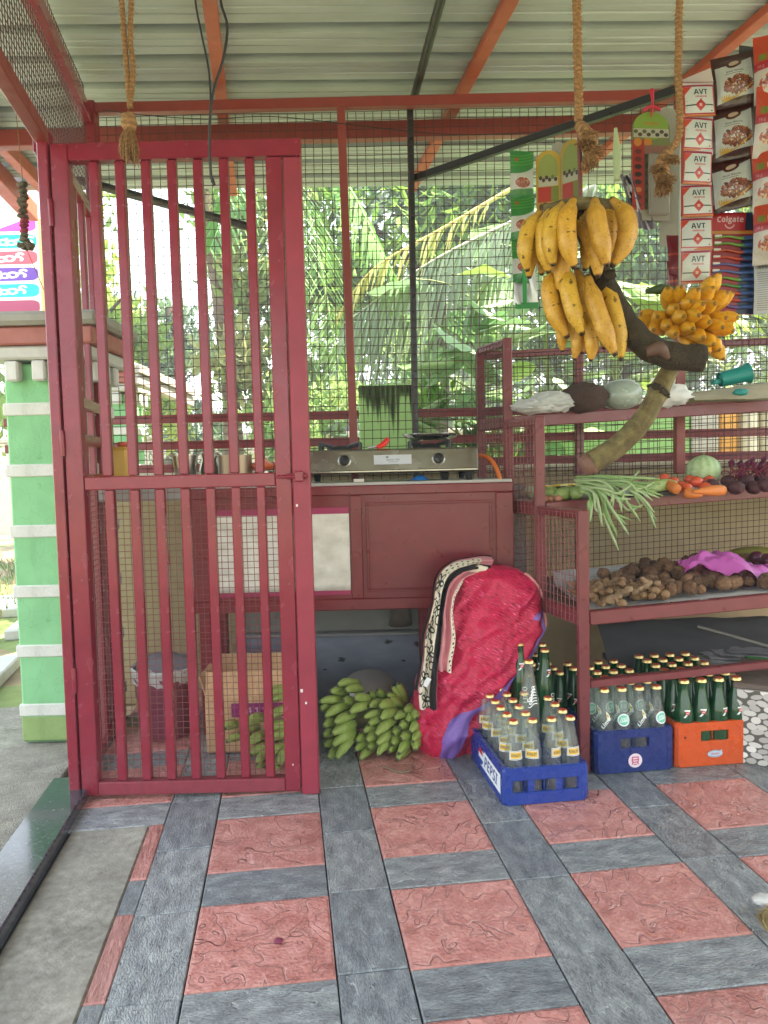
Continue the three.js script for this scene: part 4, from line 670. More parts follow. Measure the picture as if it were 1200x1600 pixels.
// ---- middle shelf
const y2 = x => 0.889 + rackTilt * 0.9 * (x - 0.575);
{
  const paper = thing('newspaper', 'white newspaper sheet lining the right half of the middle shelf', 'newspaper');
  const news = canvasTex(256, 256, (g, w, h) => { g.fillStyle = '#d8d6d0'; g.fillRect(0, 0, w, h); g.fillStyle = '#77757a'; for (let c = 0; c < 4; c++) for (let r = 0; r < 42; r++) if (rnd() > 0.1) g.fillRect(8 + c * 62, 6 + r * 6, rr(38, 54), 2); g.fillStyle = '#8d8b8c'; g.fillRect(70, 60, 116, 70); });
  part('sheet', sheet((u, v) => { const x = 1.04 + u * 0.6; return V(x, y2(x) + 0.004 + 0.006 * Math.abs(fbm(u * 5, v * 3, 3, 3)) + (v < 0.1 ? -0.01 * (1 - v * 10) * (0.5 + fbm(u * 8, 0.3, 1, 2)) : 0), -2.815 - 0.3 * v + rackTurn * (x - 0.575)); }, 40, 12), std({ map: news, roughness: 0.9, side: THREE.DoubleSide }), paper);
  const film = thing('clear_film_roll', 'crumpled clear film with yellow print behind the long beans', 'film');
  part('yellow_strip', sheet((u, v) => { const x = 0.62 + u * 0.28; return V(x, y2(x) + 0.015 + 0.045 * Math.sin(v * Math.PI) + 0.006 * fbm(u * 9, v * 3, 1, 2), -3.03 - 0.08 * v); }, 24, 8), phys({ map: canvasTex(128, 32, (g, w, h) => { g.fillStyle = '#c7a62c'; g.fillRect(0, 0, w, h); g.fillStyle = '#2f3320'; g.fillRect(0, 22, w, 10); g.fillStyle = '#e8e0b0'; for (let i = 0; i < 20; i++) g.fillRect(rnd() * w, rnd() * 20, 14, 2); }), roughness: 0.25, side: THREE.DoubleSide }), film);
  part('clear_sheet', sheet((u, v) => { const x = 0.86 + u * 0.34; return V(x, y2(x) + 0.01 + 0.05 * (1 - u * 0.7) * Math.sin(v * Math.PI) + 0.012 * fbm(u * 9, v * 5, 5, 3), -3.0 - 0.12 * v); }, 30, 12), phys({ color: rgb(0.72, 0.75, 0.78), roughness: 0.15, transmission: 0.4, side: THREE.DoubleSide }), film);
  const veg = (name, label, cat, group, geo, m, n) => { const t = thing(name, label, cat, group); part(n || 'fruit', geo, m, t); return t; };
  const egg = std({ color: rgb(0.3, 0.42, 0.13), roughness: 0.3, map: rep(wearTex, 9) }), gourd = std({ color: rgb(0.26, 0.38, 0.09), roughness: 0.35, map: rep(wearTex, 9), bumpMap: rep(fineBump, 14), bumpScale: 0.003 });
  for (const [x, z, a, l, k] of [[0.62, -2.91, 0.8, 0.10, 0], [0.67, -2.88, -0.6, 0.08, 0], [0.705, -2.93, 0.3, 0.09, 0], [0.64, -2.98, 0.1, 0.1, 0], [0.72, -2.88, 1.3, 0.07, 0]])
    veg('green_brinjal', 'pale green brinjal in the heap at the left of the middle shelf', 'brinjal', 'pale green brinjals at the left of the middle shelf', ttube([[x - Math.cos(a) * l / 2, y2(x) + 0.02, z - Math.sin(a) * l / 2], [x, y2(x) + 0.03, z], [x + Math.cos(a) * l / 2, y2(x) + 0.026, z + Math.sin(a) * l / 2]], [0.008, 0.021, 0.026, 0.024, 0.01], 12, 12), egg);
  veg('snake_gourd', 'long pale gourd lying behind the mesh end of the middle shelf', 'gourd', null, ttube([[0.57, y2(0.57) + 0.03, -3.12], [0.6, y2(0.6) + 0.035, -3.02], [0.605, y2(0.6) + 0.03, -2.93]], [0.012, 0.03, 0.03, 0.014], 14, 12), std({ color: rgb(0.42, 0.5, 0.3), roughness: 0.4 }));
  veg('cucumber', 'light green cucumber right of the long beans', 'cucumber', null, ttube([[0.915, 0.943, -2.78], [0.994, 0.947, -2.8], [1.082, 0.956, -2.84]], [0.008, 0.021, 0.024, 0.023, 0.009], 14, 12), std({ color: rgb(0.34, 0.46, 0.15), roughness: 0.4, map: rep(wearTex, 8) }));
  const tom = std({ color: rgb(0.62, 0.09, 0.035), roughness: 0.25 }), calyx = std({ color: rgb(0.1, 0.2, 0.04), roughness: 0.7 });
  for (const [p, r] of [[[1.166, 0.958, -2.86], 0.025], [[1.101, 0.944, -2.84], 0.022], [[1.186, 0.937, -2.83], 0.025], [[1.106, 0.94, -2.8], 0.021], [[1.239, 0.96, -2.92], 0.023], [[1.083, 0.972, -2.96], 0.021], [[1.17, 0.964, -2.93], 0.022], [[1.105, 0.961, -2.92], 0.02]]) {
    const t = thing('tomato', 'ripe red tomato in the heap before the round melon', 'tomato', 'tomatoes on the middle shelf'); part('fruit', lump(r, 0.03, 2, [1, 0.85, 1], 3).translate(...p), tom, t); part('calyx', lathe([[0, 0.004], [0.007, 0], [0.002, 0.003]], 5).translate(p[0], p[1] + r * 0.8, p[2]), calyx, t);
  }
  const car = std({ color: rgb(0.72, 0.22, 0.04), roughness: 0.5, map: rep(wearTex, 12), bumpMap: rep(fineBump, 12), bumpScale: 0.002 });
  for (const [a, b, lab] of [[[1.231, 0.929, -2.78], [1.105, 0.928, -2.74], 'orange carrot lying at the front edge before the beetroots'], [[1.056, 0.936, -2.76], [1.027, 0.969, -2.86], 'orange carrot pointing forward between cucumber and tomatoes'], [[1.091, 0.925, -2.78], [1.144, 0.913, -2.75], 'short orange carrot tip under the tomatoes']])
    veg('carrot', lab, 'carrot', null, ttube([a, V(a).lerp(V(b), 0.5).toArray(), b], [0.018, 0.021, 0.018, 0.012, 0.004], 12, 12), car, 'root');
  for (const [p, r] of [[[0.892, 0.952, -2.95], 0.014], [[0.901, 0.946, -2.9], 0.014], [[0.94, 0.949, -2.93], 0.015], [[0.866, 0.942, -2.92], 0.013], [[0.941, 0.963, -2.98], 0.014], [[0.969, 0.958, -2.96], 0.014]]) veg('shallot', 'small pink shallot behind the long beans', 'shallot', 'pink shallots behind the beans', lump(r, 0.08, 2, [1, 0.95, 1], 2).translate(...p), std({ color: rgb(0.55, 0.16, 0.18), roughness: 0.4 }), 'bulb');
  const ml = thing('melon', 'round pale green melon standing behind the tomatoes', 'melon');
  const stripe = dataTex(128, 64, (u, v) => { const s = Math.sin(u * 6.283 * 12 + 2 * fbm(u * 8, v * 8, 1, 2)), n = fbm(u * 20, v * 20, 2, 3); return [166 + s * 12 + n * 34, 190 + s * 8 + n * 24, 142 + s * 14 + n * 34]; });
  part('fruit', new THREE.SphereGeometry(0.064, 28, 20).scale(1, 0.92, 1).translate(...[1.242, 0.998, -2.98]), std({ map: stripe, roughness: 0.5 }), ml); part('stem', rod([1.241, 1.052, -2.98], [1.244, 1.065, -2.98], 0.004), calyx, ml);
  const bm = std({ color: rgb(0.07, 0.018, 0.025), roughness: 0.7, map: rep(wearTex, 10) });
  for (const [p, r] of [[[1.214, 0.948, -2.84], 0.026], [[1.286, 0.936, -2.8], 0.03], [[1.361, 0.934, -2.82], 0.03], [[1.391, 0.943, -2.8], 0.03], [[1.359, 0.956, -2.88], 0.03], [[1.303, 0.956, -2.9], 0.028], [[1.438, 0.963, -2.92], 0.03], [[1.456, 0.942, -2.85], 0.03]]) veg('beetroot', 'dark purple beetroot at the right of the middle shelf', 'beetroot', 'beetroots on the middle shelf', lump(r, 0.12, 2, [1, 0.85, 1], 3).translate(...p), bm, 'root');
  const am = thing('red_greens', 'tangled dark red leaf stalks heaped over the beetroots', 'greens');
  const stk = [], lf = [];
  for (let i = 0; i < 70; i++) { const x = rr(1.31, 1.62), z = rr(-3.0, -2.86), y = y2(x) + 0.045, a = rr(0, 6.28), l = rr(0.03, 0.09), e = [x + Math.cos(a) * l, y + rr(0.01, 0.06), z + Math.sin(a) * l * 0.6]; stk.push(ttube([[x, y, z], [x + Math.cos(a) * l * 0.5, y + 0.03, z + Math.sin(a) * l * 0.3], e], 0.002, 4, 5));
    if (i % 2) lf.push(sheet((u, v) => V(e[0] + (u - 0.5) * 0.03 * Math.sin(Math.PI * (0.1 + 0.8 * v)), e[1] + v * 0.025 - 0.01, e[2] + (v - 0.5) * 0.02 + 0.01 * Math.sin(u * 5)), 3, 4)); }
  stuff(part('stalk', stk, std({ color: rgb(0.22, 0.02, 0.05), roughness: 0.5 }), am)); stuff(part('leaf', lf, std({ color: rgb(0.13, 0.02, 0.06), roughness: 0.6, side: THREE.DoubleSide }), am));
  // onion skins, bed of dark leaves under the beans
  for (const [x, z] of [[0.6, -2.86], [0.625, -2.87], [0.65, -2.855]]) veg('onion', 'small papery brown onion at the left front corner of the middle shelf', 'onion', 'onions at the left front corner of the middle shelf', lump(0.016, 0.1, 2, [1, 0.9, 1], 2).translate(x, y2(x) + 0.016, z), std({ color: rgb(0.4, 0.17, 0.1), roughness: 0.35 }), 'bulb');
  const tray = thing('dark_basket', 'low black plastic basket edge under the cucumber', 'basket');
  part('rim', ttube([[0.877, 0.917, -2.8], [0.952, 0.919, -2.78], [1.064, 0.927, -2.8]], 0.007, 12, 8), PAL.blackPlastic, tray);
  part('floor', boxAt(0.98, y2(0.98) + 0.006, -2.9, 0.2, 0.008, 0.14, 0.002), PAL.blackPlastic, tray);
  // long beans
  const lb = thing('long_bean_bundle', 'bundle of long green beans hanging over the front of the middle shelf', 'beans');
  const bean = [0, 1, 2].map(k => std({ color: rgb(0.22 + 0.06 * k, 0.34 + 0.05 * k, 0.12 + 0.05 * k), roughness: 0.5 }));
  const B = [[[0.729, 0.959, -2.86], [0.807, 0.97, -2.8], [0.881, 0.941, -2.74], [0.912, 0.883, -2.73]], [[0.753, 0.97, -2.86], [0.828, 0.968, -2.79], [0.912, 0.917, -2.73], [0.968, 0.8, -2.72]], [[0.76, 0.959, -2.84], [0.829, 0.952, -2.77], [0.878, 0.873, -2.73], [0.909, 0.827, -2.72]], [[0.719, 0.948, -2.82], [0.773, 0.935, -2.76], [0.784, 0.841, -2.72], [0.831, 0.726, -2.72]], [[0.737, 0.942, -2.8], [0.781, 0.926, -2.75], [0.813, 0.863, -2.72], [0.868, 0.78, -2.72]], [[0.718, 0.936, -2.79], [0.747, 0.92, -2.75], [0.734, 0.877, -2.72], [0.727, 0.831, -2.72]], [[0.739, 0.945, -2.78], [0.76, 0.92, -2.74], [0.763, 0.864, -2.72], [0.772, 0.814, -2.72]], [[0.772, 0.963, -2.84], [0.856, 0.963, -2.77], [0.935, 0.928, -2.73], [0.977, 0.91, -2.72]], [[0.757, 0.952, -2.83], [0.842, 0.957, -2.76], [0.912, 0.933, -2.73], [0.95, 0.901, -2.72]], [[0.735, 0.953, -2.82], [0.803, 0.944, -2.76], [0.839, 0.896, -2.73], [0.845, 0.863, -2.72]], [[0.727, 0.975, -2.9], [0.801, 0.979, -2.82], [0.868, 0.961, -2.77], [0.93, 0.946, -2.75]], [[0.758, 0.979, -2.88], [0.831, 0.979, -2.8], [0.896, 0.958, -2.75], [0.981, 0.939, -2.73]], [[0.725, 0.94, -2.8], [0.781, 0.94, -2.75], [0.826, 0.913, -2.73], [0.878, 0.907, -2.73]], [[0.724, 0.964, -2.84], [0.778, 0.96, -2.78], [0.813, 0.926, -2.74], [0.816, 0.874, -2.73]]];
  for (const pts of B) for (let k = 0; k < 3; k++) { const q = pts.map((p, i) => [p[0] + rr(-0.012, 0.012) * (k ? 1 : 0), p[1] + rr(-0.004, 0.012) * (k ? 1 : 0) + (i === 3 && k ? rr(0, 0.06) : 0) + (i === 2 && k ? rr(-0.005, 0.02) : 0), p[2] + rr(-0.006, 0.012)]); part('bean', ttube(q, u => 0.0052 * (u > 0.94 ? 0.5 : 1) * (1 + 0.08 * Math.sin(u * 60)), 22, 6), pick(bean), lb); }
const nth = ['first', 'second', 'third', 'fourth', 'fifth', 'sixth', 'seventh', 'eighth'];
  for (const [kind, say] of [['tomato', 'ripe red tomato, % from the left in the heap before the melon'], ['beetroot', 'dark purple beetroot, % from the left on the middle shelf'], ['green_brinjal', 'pale green brinjal, % from the left on the middle shelf'], ['shallot', 'small pink shallot, % from the left behind the beans'], ['onion', 'small papery onion, % from the left at the middle shelf corner']]) {
    const across = o => { const b = new THREE.Box3().setFromObject(o).getCenter(V(0, 0, 0)); return b.x / -b.z; };
    scene.children.filter(o => o.name.replace(/_\d{3}$/, '') === kind && o.userData.group).sort((a, b) => across(a) - across(b)).forEach((o, i) => { o.userData.label = say.replace('%', nth[i]); });
  }
}
// ---- bottom shelf: ginger, taro, onions, newspaper, pink bag
const y1 = x => 0.54 + rackTilt * 0.9 * (x - 0.657), z1 = (x, d) => -2.56 - d + rackTurn * (x - 0.657);
{
  const news2 = dataTex(256, 256, (u, v) => { const l = Math.sin(v * 6.283 * 40) > 0.2 && fbm(u * 40, Math.floor(v * 40), 2, 1) > -0.15 ? 40 : 0, n = fbm(u * 6, v * 6, 4, 3); return [196 - l + n * 20, 194 - l + n * 20, 190 - l + n * 20]; });
  const p = thing('newspaper', 'grey newspaper spread under the ginger and taro on the bottom shelf', 'newspaper');
  part('sheet', sheet((u, v) => { const x = 0.68 + u * 1.1; const e = Math.min(1, v * 8); return V(x, y1(x) + 0.004 + 0.012 * e * Math.abs(fbm(u * 8, v * 5, 3, 3)) + 0.008 * (1 - e) * fbm(u * 14, 0.5, 1, 2) + 0.05 * smooth(0.85, 1, v), z1(x, -0.022 + 0.58 * v)); }, 60, 24), std({ map: rep(news2, 2), roughness: 0.9, side: THREE.DoubleSide }), p);
  const soil = dataTex(128, 128, (u, v) => { const n = tile4((x, y) => fbm(x * 9, y * 9, 1, 4), u, v), r = Math.sin(v * 60 + 3 * n) * 8; return [126 + n * 70 + r, 98 + n * 62 + r, 76 + n * 54 + r]; });
  const tm = [[0.85, 0.78, 0.72], [0.66, 0.58, 0.52], [1, 0.9, 0.78], [0.52, 0.46, 0.42]].map(c => std({ map: rep(soil, 9), color: rgb(...c), roughness: 0.95, bumpMap: rep(fineBump, 12), bumpScale: 0.006 }));
  const geos = [0, 1, 2, 3, 4, 5].map(k => lump(0.023, 0.16, 2.2, [1, 0.82 + 0.05 * (k % 3), 1.12], 3, k * 5));
  for (let i = 0; i < 150; i++) {
    const u = rnd(), d = rr(0.03, 0.42), x = 0.80 + u * 0.62 + 0.1 * (rnd() - 0.5), heap = 0.05 * Math.sin(Math.PI * clamp((x - 0.68) / 0.9)) * smooth(0, 0.3, d), s = rr(0.75, 1.25);
    if (d < 0.14 && x < 0.93) continue;
    const t = thing('taro_root', 'small rough brown taro root in the pile on the bottom shelf', 'taro', 'taro roots piled on the bottom shelf');
    const o = part('root', geos[i % 6], tm[i % 4], t); t.userData.fixed = true; t.position.set(x, y1(x) + 0.015 + 0.018 * s + heap * rr(0.4, 1), z1(x, d)); o.scale.setScalar(s); o.rotation.set(rr(0, 6), rr(0, 6), rr(0, 6));
  }
  const gm = [[0.33, 0.2, 0.1], [0.27, 0.16, 0.08], [0.4, 0.27, 0.16]].map(c => std({ color: rgb(...c), map: rep(wearTex, 14), roughness: 0.8, bumpMap: rep(fineBump, 14), bumpScale: 0.004 }));
  const gg = [0, 1, 2, 3].map(k => { const L = []; let a = 0; for (let i = 0; i < 5; i++) { const q = V(0.022 * (i - 2), 0.004 * Math.sin(i * 2 + k), 0.014 * Math.sin(i * 1.7 + k * 2)); L.push(lump(rr(0.010, 0.018), 0.2, 2.4, [1.2, 0.85, 0.95], 3, k * 9 + i).translate(q.x, q.y, q.z)); if (i % 2) for (let e = 1; e < 3; e++) L.push(lump(0.011 - 0.002 * e, 0.2, 2.4, [0.9, 0.9, 1.3], 2, k + i + e).translate(q.x + 0.006 * e, q.y + 0.005 * e, q.z + 0.017 * e * (i % 4 ? 1 : -1))); } return join(L); });
  for (let i = 0; i < 34; i++) {
    const x = i === 0 ? 0.955 : 0.69 + Math.pow(rnd(), 1.2) * 0.22, d = i === 0 ? 0.03 : rr(0.02, 0.2);
    const t = thing('ginger_root', i === 0 ? 'thick pale ginger hand lying alone at the front edge of the bottom shelf' : 'knobbly tan ginger root in the pile at the left of the bottom shelf', 'ginger', i === 0 ? null : 'ginger roots at the left of the bottom shelf');
    const o = part('root', gg[i % 4], gm[i % 3], t); t.userData.fixed = true; t.position.set(x, y1(x) + 0.024 + (i ? 0.045 * Math.sin(Math.PI * clamp(d / 0.25)) * rnd() : 0), z1(x, d)); o.rotation.set(rr(-0.3, 0.3), rr(0, 6), rr(-0.4, 0.4)); o.scale.setScalar(i ? rr(0.8, 1.15) : 1.25);
  }
  const pk = thing('pink_bag', 'crumpled bright pink plastic bag lying over the taro roots', 'plastic bag');
  part('bag', sheet((u, v) => { const x = 1.085 + u * 0.34, e = Math.sin(Math.PI * clamp(u * 1.1)) * Math.sin(Math.PI * clamp(v)); return V(x, y1(x) + 0.075 + 0.05 * e - 0.05 * u + 0.02 + 0.07 * fbm(u * 3.2 + 2, v * 3.2, 5, 4) + 0.012 * Math.sin(u * 14 + v * 9), z1(x, 0.02 + 0.26 * (v * (0.25 + 0.75 * Math.sin(Math.PI * clamp(0.1 + u * 0.7)))) + 0.08 * (1 - u))); }, 46, 34), phys({ color: rgb(0.72, 0.16, 0.6), roughness: 0.45, transmission: 0.35, thickness: 0, side: THREE.DoubleSide }), pk);
  for (let i = 0; i < 16; i++) { const x = rr(1.36, 1.6), d = rr(0.12, 0.34); const t = thing('red_onion', 'dark purple onion in the heap right of the pink bag', 'onion', 'purple onions at the right of the bottom shelf'); part('bulb', lump(0.028, 0.06, 2, [1, 0.9, 1], 3).translate(x, y1(x) + 0.03 + rr(0, 0.06), z1(x, d)), std({ color: rgb(0.11, 0.02, 0.045), roughness: 0.3 }), t); }
  const oc = thing('olive_cloth', 'olive yellow cloth behind the pink bag on the bottom shelf', 'cloth');
  part('cloth', lump(0.1, 0.12, 2, [1.3, 0.45, 0.6], 4, 4).translate(1.5, y1(1.5) + 0.06, -3.1), paint(0.22, 0.2, 0.03, 0.9), oc);
}

// ================================================================ CRATES AND BOTTLES
const glassClear = phys({ color: rgb(0.86, 0.9, 0.88), roughness: 0.05, transmission: 0.94, thickness: 0, ior: 1.5, specularIntensity: 1 });
const glassDark = phys({ color: rgb(0.01, 0.1, 0.028), roughness: 0.07, transmission: 0.45, thickness: 0, clearcoat: 0.5 });
const capMat = { red: std({ color: rgb(0.55, 0.06, 0.03), roughness: 0.4 }), gold: std({ color: rgb(0.75, 0.55, 0.22), metalness: 0.8, roughness: 0.35 }) };
const labels = {
  kinley: canvasTex(192, 96, (g, w, h) => { g.fillStyle = '#f2f2ea'; g.fillRect(0, 0, w, h); g.fillStyle = '#1b2a5e'; g.fillRect(6, 6, w - 12, h - 12); g.fillStyle = '#f2f2ea'; g.fillRect(11, 11, w - 22, h - 22); g.fillStyle = '#e0b52f'; g.fillRect(17, 17, w - 34, h - 34); g.fillStyle = '#1b2a5e'; g.font = 'bold 40px sans-serif'; g.textAlign = 'center'; g.fillText('KINLEY', w / 2, 62, w - 44); }),
  lime: canvasTex(128, 128, (g, w, h) => { g.fillStyle = '#e9f0ee'; g.beginPath(); g.arc(64, 64, 60, 0, 7); g.fill(); g.fillStyle = '#6fc7a6'; g.beginPath(); g.arc(64, 64, 48, 0, 7); g.fill(); g.strokeStyle = '#e9f0ee'; g.lineWidth = 7; for (let k = 0; k < 5; k++) { g.beginPath(); g.moveTo(30 + k * 16, 84); g.lineTo(44 + k * 14, 40); g.stroke(); } g.beginPath(); g.moveTo(30, 90); g.lineTo(100, 62); g.stroke(); }),
  lemon: canvasTex(96, 192, (g, w, h) => { g.fillStyle = '#dfe8e6'; g.beginPath(); g.moveTo(44, 6); g.quadraticCurveTo(96, 50, 84, 96); g.lineTo(52, 92); g.fill(); g.fillStyle = '#e3c233'; g.beginPath(); g.moveTo(48, 18); g.quadraticCurveTo(82, 50, 74, 84); g.lineTo(56, 82); g.fill(); g.fillStyle = '#1d3f56'; g.fillRect(54, 44, 14, 10); g.fillStyle = '#dfe8e6'; g.save(); g.translate(14, 176); g.rotate(-0.9); g.font = 'italic bold 50px sans-serif'; g.fillText('Limo', 0, 0); g.restore(); }),
  seven: canvasTex(96, 128, (g, w, h) => { g.fillStyle = '#e6efe9'; g.font = 'italic bold 120px sans-serif'; g.fillText('7', 8, 104); g.fillStyle = '#c22a32'; g.beginPath(); g.arc(60, 54, 20, 0, 7); g.fill(); g.fillStyle = '#fff'; g.font = 'bold 20px sans-serif'; g.fillText('UP', 46, 61); }),
  word: canvasTex(96, 192, (g, w, h) => { g.fillStyle = '#e9ece9'; g.save(); g.translate(80, 186); g.rotate(-Math.PI / 2 - 0.06); g.font = 'italic bold 72px sans-serif'; g.fillText('LIMO', 0, 0, 170); g.restore(); }),
  scribble: canvasTex(128, 192, (g, w, h) => { g.strokeStyle = '#eef1f1'; g.lineWidth = 6; for (let k = 0; k < 7; k++) { g.beginPath(); g.moveTo(10 + k * 8, 170 - k * 22); g.bezierCurveTo(50, 180 - k * 22, 30, 130 - k * 20, 100, 150 - k * 20); g.stroke(); } g.save(); g.translate(20, 150); g.rotate(-1.0); g.fillStyle = '#eef1f1'; g.font = 'italic bold 46px sans-serif'; g.fillText('Sprint', 0, 0); g.restore(); }),
};
function alphaOf(t) { // lettering printed straight on glass: everything not drawn stays open
  return t; }
const labelMat = k => std({ map: labels[k], roughness: 0.4, transparent: true, alphaTest: 0.4, side: THREE.DoubleSide });
const LM = Object.fromEntries(Object.keys(labels).map(k => [k, labelMat(k)]));
function wrap(prof, y0, y1, arc, turn) { // label patch lying on a bottle of the given profile
  const R = y => { for (let i = 0; i < prof.length - 1; i++) if (y >= prof[i][1] && y <= prof[i + 1][1]) return lerp(prof[i][0], prof[i + 1][0], (y - prof[i][1]) / Math.max(1e-6, prof[i + 1][1] - prof[i][1])); return 0.02; };
  return sheet((u, v) => { const y = lerp(y0, y1, v), a = turn + (u - 0.5) * arc, r = R(y) + 0.0007; return V(Math.sin(a) * r, y, Math.cos(a) * r); }, 12, 5);
}
const P_S = [[0.001, 0.002], [0.024, 0], [0.0275, 0.006], [0.0285, 0.04], [0.0285, 0.125], [0.0265, 0.15], [0.0185, 0.188], [0.0135, 0.212], [0.0125, 0.228], [0.0142, 0.231], [0.0142, 0.237], [0.012, 0.24]];
const P_T = [[0.001, 0.002], [0.028, 0], [0.032, 0.006], [0.0325, 0.05], [0.0325, 0.15], [0.031, 0.172], [0.0225, 0.225], [0.0155, 0.265], [0.0135, 0.29], [0.0152, 0.293], [0.0152, 0.3], [0.0125, 0.303]];
const capGeo = (() => { const g = lathe([[0, 0.0095], [0.012, 0.009], [0.0145, 0.007], [0.0158, 0.001], [0.0162, 0]], 30), p = g.attributes.position; for (let i = 0; i < p.count; i++) { const x = p.getX(i), z = p.getZ(i), r = Math.hypot(x, z); if (r > 0.0150) { const k = 1 + 0.035 * Math.cos(Math.atan2(z, x) * 15); p.setX(i, x * k); p.setZ(i, z * k); } } g.computeVertexNormals(); return g; })();
const capTop = lathe([[0, 0.0101], [0.0118, 0.0096], [0.0128, 0.0088]], 20);
function bottleProto(prof, glass, lab, top) {
  const g = new THREE.Group(); g.name = 'proto';
  part('glass', lathe(prof, 22), glass, g);
  const h = prof[prof.length - 1][1];
  const c = part('cap', capGeo, capMat.gold, g); c.position.y = h - 0.006;
  part('cap_print', capTop, capMat[top], c);
  for (const [k, y0, y1, arc, turn] of lab) part('label', wrap(prof, y0, y1, arc, turn), LM[k], g);
  return g;
}
const protos = {
  kinley: bottleProto(P_S, glassClear, [['kinley', 0.125, 0.153, 1.6, 0]], 'red'),
  lime: bottleProto(P_S, glassClear, [['lime', 0.128, 0.168, 1.55, 0.2]], 'red'),
  lemon: bottleProto(P_S, glassClear, [['lemon', 0.118, 0.18, 1.2, -0.1]], 'red'),
  green: bottleProto(P_S, glassDark, [['seven', 0.128, 0.162, 1.1, 0.3]], 'red'),
  tallGreen: bottleProto(P_T, glassDark, [['seven', 0.205, 0.242, 1.5, -0.1], ['word', 0.09, 0.16, 1.1, 0.3]], 'red'),
  tallClear: bottleProto(P_T, glassClear, [['scribble', 0.15, 0.235, 1.5, 0.35]], 'red'),
};
function bottle(kind, name, label, group, pos, turn, sc = 1, tilt = 0) {
  const b = protos[kind].clone(); b.name = numbered(name); b.position.set(...pos); b.rotation.set(tilt, turn, tilt * 0.5); b.scale.setScalar(sc); tag(b, label, 'bottle', group); scene.add(b); return b;
}
// crate: w wide, l long, origin at the middle of its front edge, front facing +z
function crate(name, label, col, w, l, h, [x0, z0], ry, front) {
  const t = thing(name, label, 'crate'); t.userData.fixed = true;
  const m = std({ color: rgb(...col), map: rep(wearTex, 3), roughness: 0.42, roughnessMap: rep(roughTex, 4), bumpMap: rep(fineBump, 6), bumpScale: 0.0008 });
  const wall = (W, holes, th = 0.012) => { const s = new THREE.Shape(); s.moveTo(-W / 2, 0); s.lineTo(W / 2, 0); s.lineTo(W / 2, h); s.lineTo(-W / 2, h); s.closePath(); for (const [a, b, c, d] of holes) { const q = new THREE.Path(), r = 0.006; q.moveTo(a + r, c); q.lineTo(b - r, c); q.quadraticCurveTo(b, c, b, c + r); q.lineTo(b, d - r); q.quadraticCurveTo(b, d, b - r, d); q.lineTo(a + r, d); q.quadraticCurveTo(a, d, a, d - r); q.lineTo(a, c + r); q.quadraticCurveTo(a, c, a + r, c); s.holes.push(q); } return new THREE.ExtrudeGeometry(s, { depth: th, bevelEnabled: true, bevelSize: 0.002, bevelThickness: 0.002, bevelSegments: 1, curveSegments: 4 }); };
  const cw = w - 0.03, holes = front === 'open' ? [[-cw / 2 + 0.014, cw / 2 - 0.014, 0.034, h - 0.036]] : [[-0.052, 0.052, h * 0.56, h * 0.82]];
  part('front_wall', wall(cw, holes).translate(0, 0.003, -0.014), m, t);
  part('back_wall', wall(cw, holes).translate(0, 0.003, -l), m, t);
  part('side_wall', wall(l - 0.03, []).rotateY(Math.PI / 2).translate(-w / 2 + 0.002, 0.003, -l / 2), m, t);
  part('side_wall', wall(l - 0.03, []).rotateY(Math.PI / 2).translate(w / 2 - 0.014, 0.003, -l / 2), m, t);
  for (const sx of [-1, 1]) for (const zz of [-0.016, -l + 0.016]) part('corner', cbox(0.034, h + 0.006, 0.034, 0.010).translate(sx * (w / 2 - 0.016), (h + 0.006) / 2, zz), m, t);
  part('floor', cbox(w - 0.03, 0.008, l - 0.03, 0.002).translate(0, 0.012, -l / 2), m, t);
  for (let k = 1; k < 4; k++) part('divider', cbox(0.004, h * 0.8, l - 0.034, 0.001).translate((k / 4 - 0.5) * (w - 0.028), h * 0.4 + 0.016, -l / 2), m, t);
  for (let k = 1; k < 6; k++) part('divider', cbox(w - 0.034, h * 0.7, 0.004, 0.001).translate(0, h * 0.35 + 0.016, -l * k / 6), m, t);
  if (front === 'open') for (const x of [-0.045, 0.045]) part('upright', cbox(0.022, h - 0.07, 0.008, 0.002).translate(x, h / 2, -0.01), m, t);
  t.position.set(x0, 0, z0); t.rotation.y = ry;
  const cell = (c, r) => { const lx = ((c + 0.5) / 4 - 0.5) * (w - 0.028), lz = -l * (r + 0.5) / 6; return [x0 + lx * Math.cos(ry) + lz * Math.sin(ry), 0.018, z0 - lx * Math.sin(ry) + lz * Math.cos(ry)]; };
  return { t, cell };
}
const decal = (t, tex, w, h, pos, ry) => { const o = part('logo', new THREE.PlaneGeometry(w, h), std({ map: tex, roughness: 0.4, transparent: true, alphaTest: 0.4 }), t); o.position.set(...pos); o.rotation.y = ry; return o; };
const where = (c, r) => `${['front', 'second', 'third', 'fourth', 'fifth', 'back'][r]} row, ${['leftmost', 'second from left', 'second from right', 'rightmost'][c]}`;
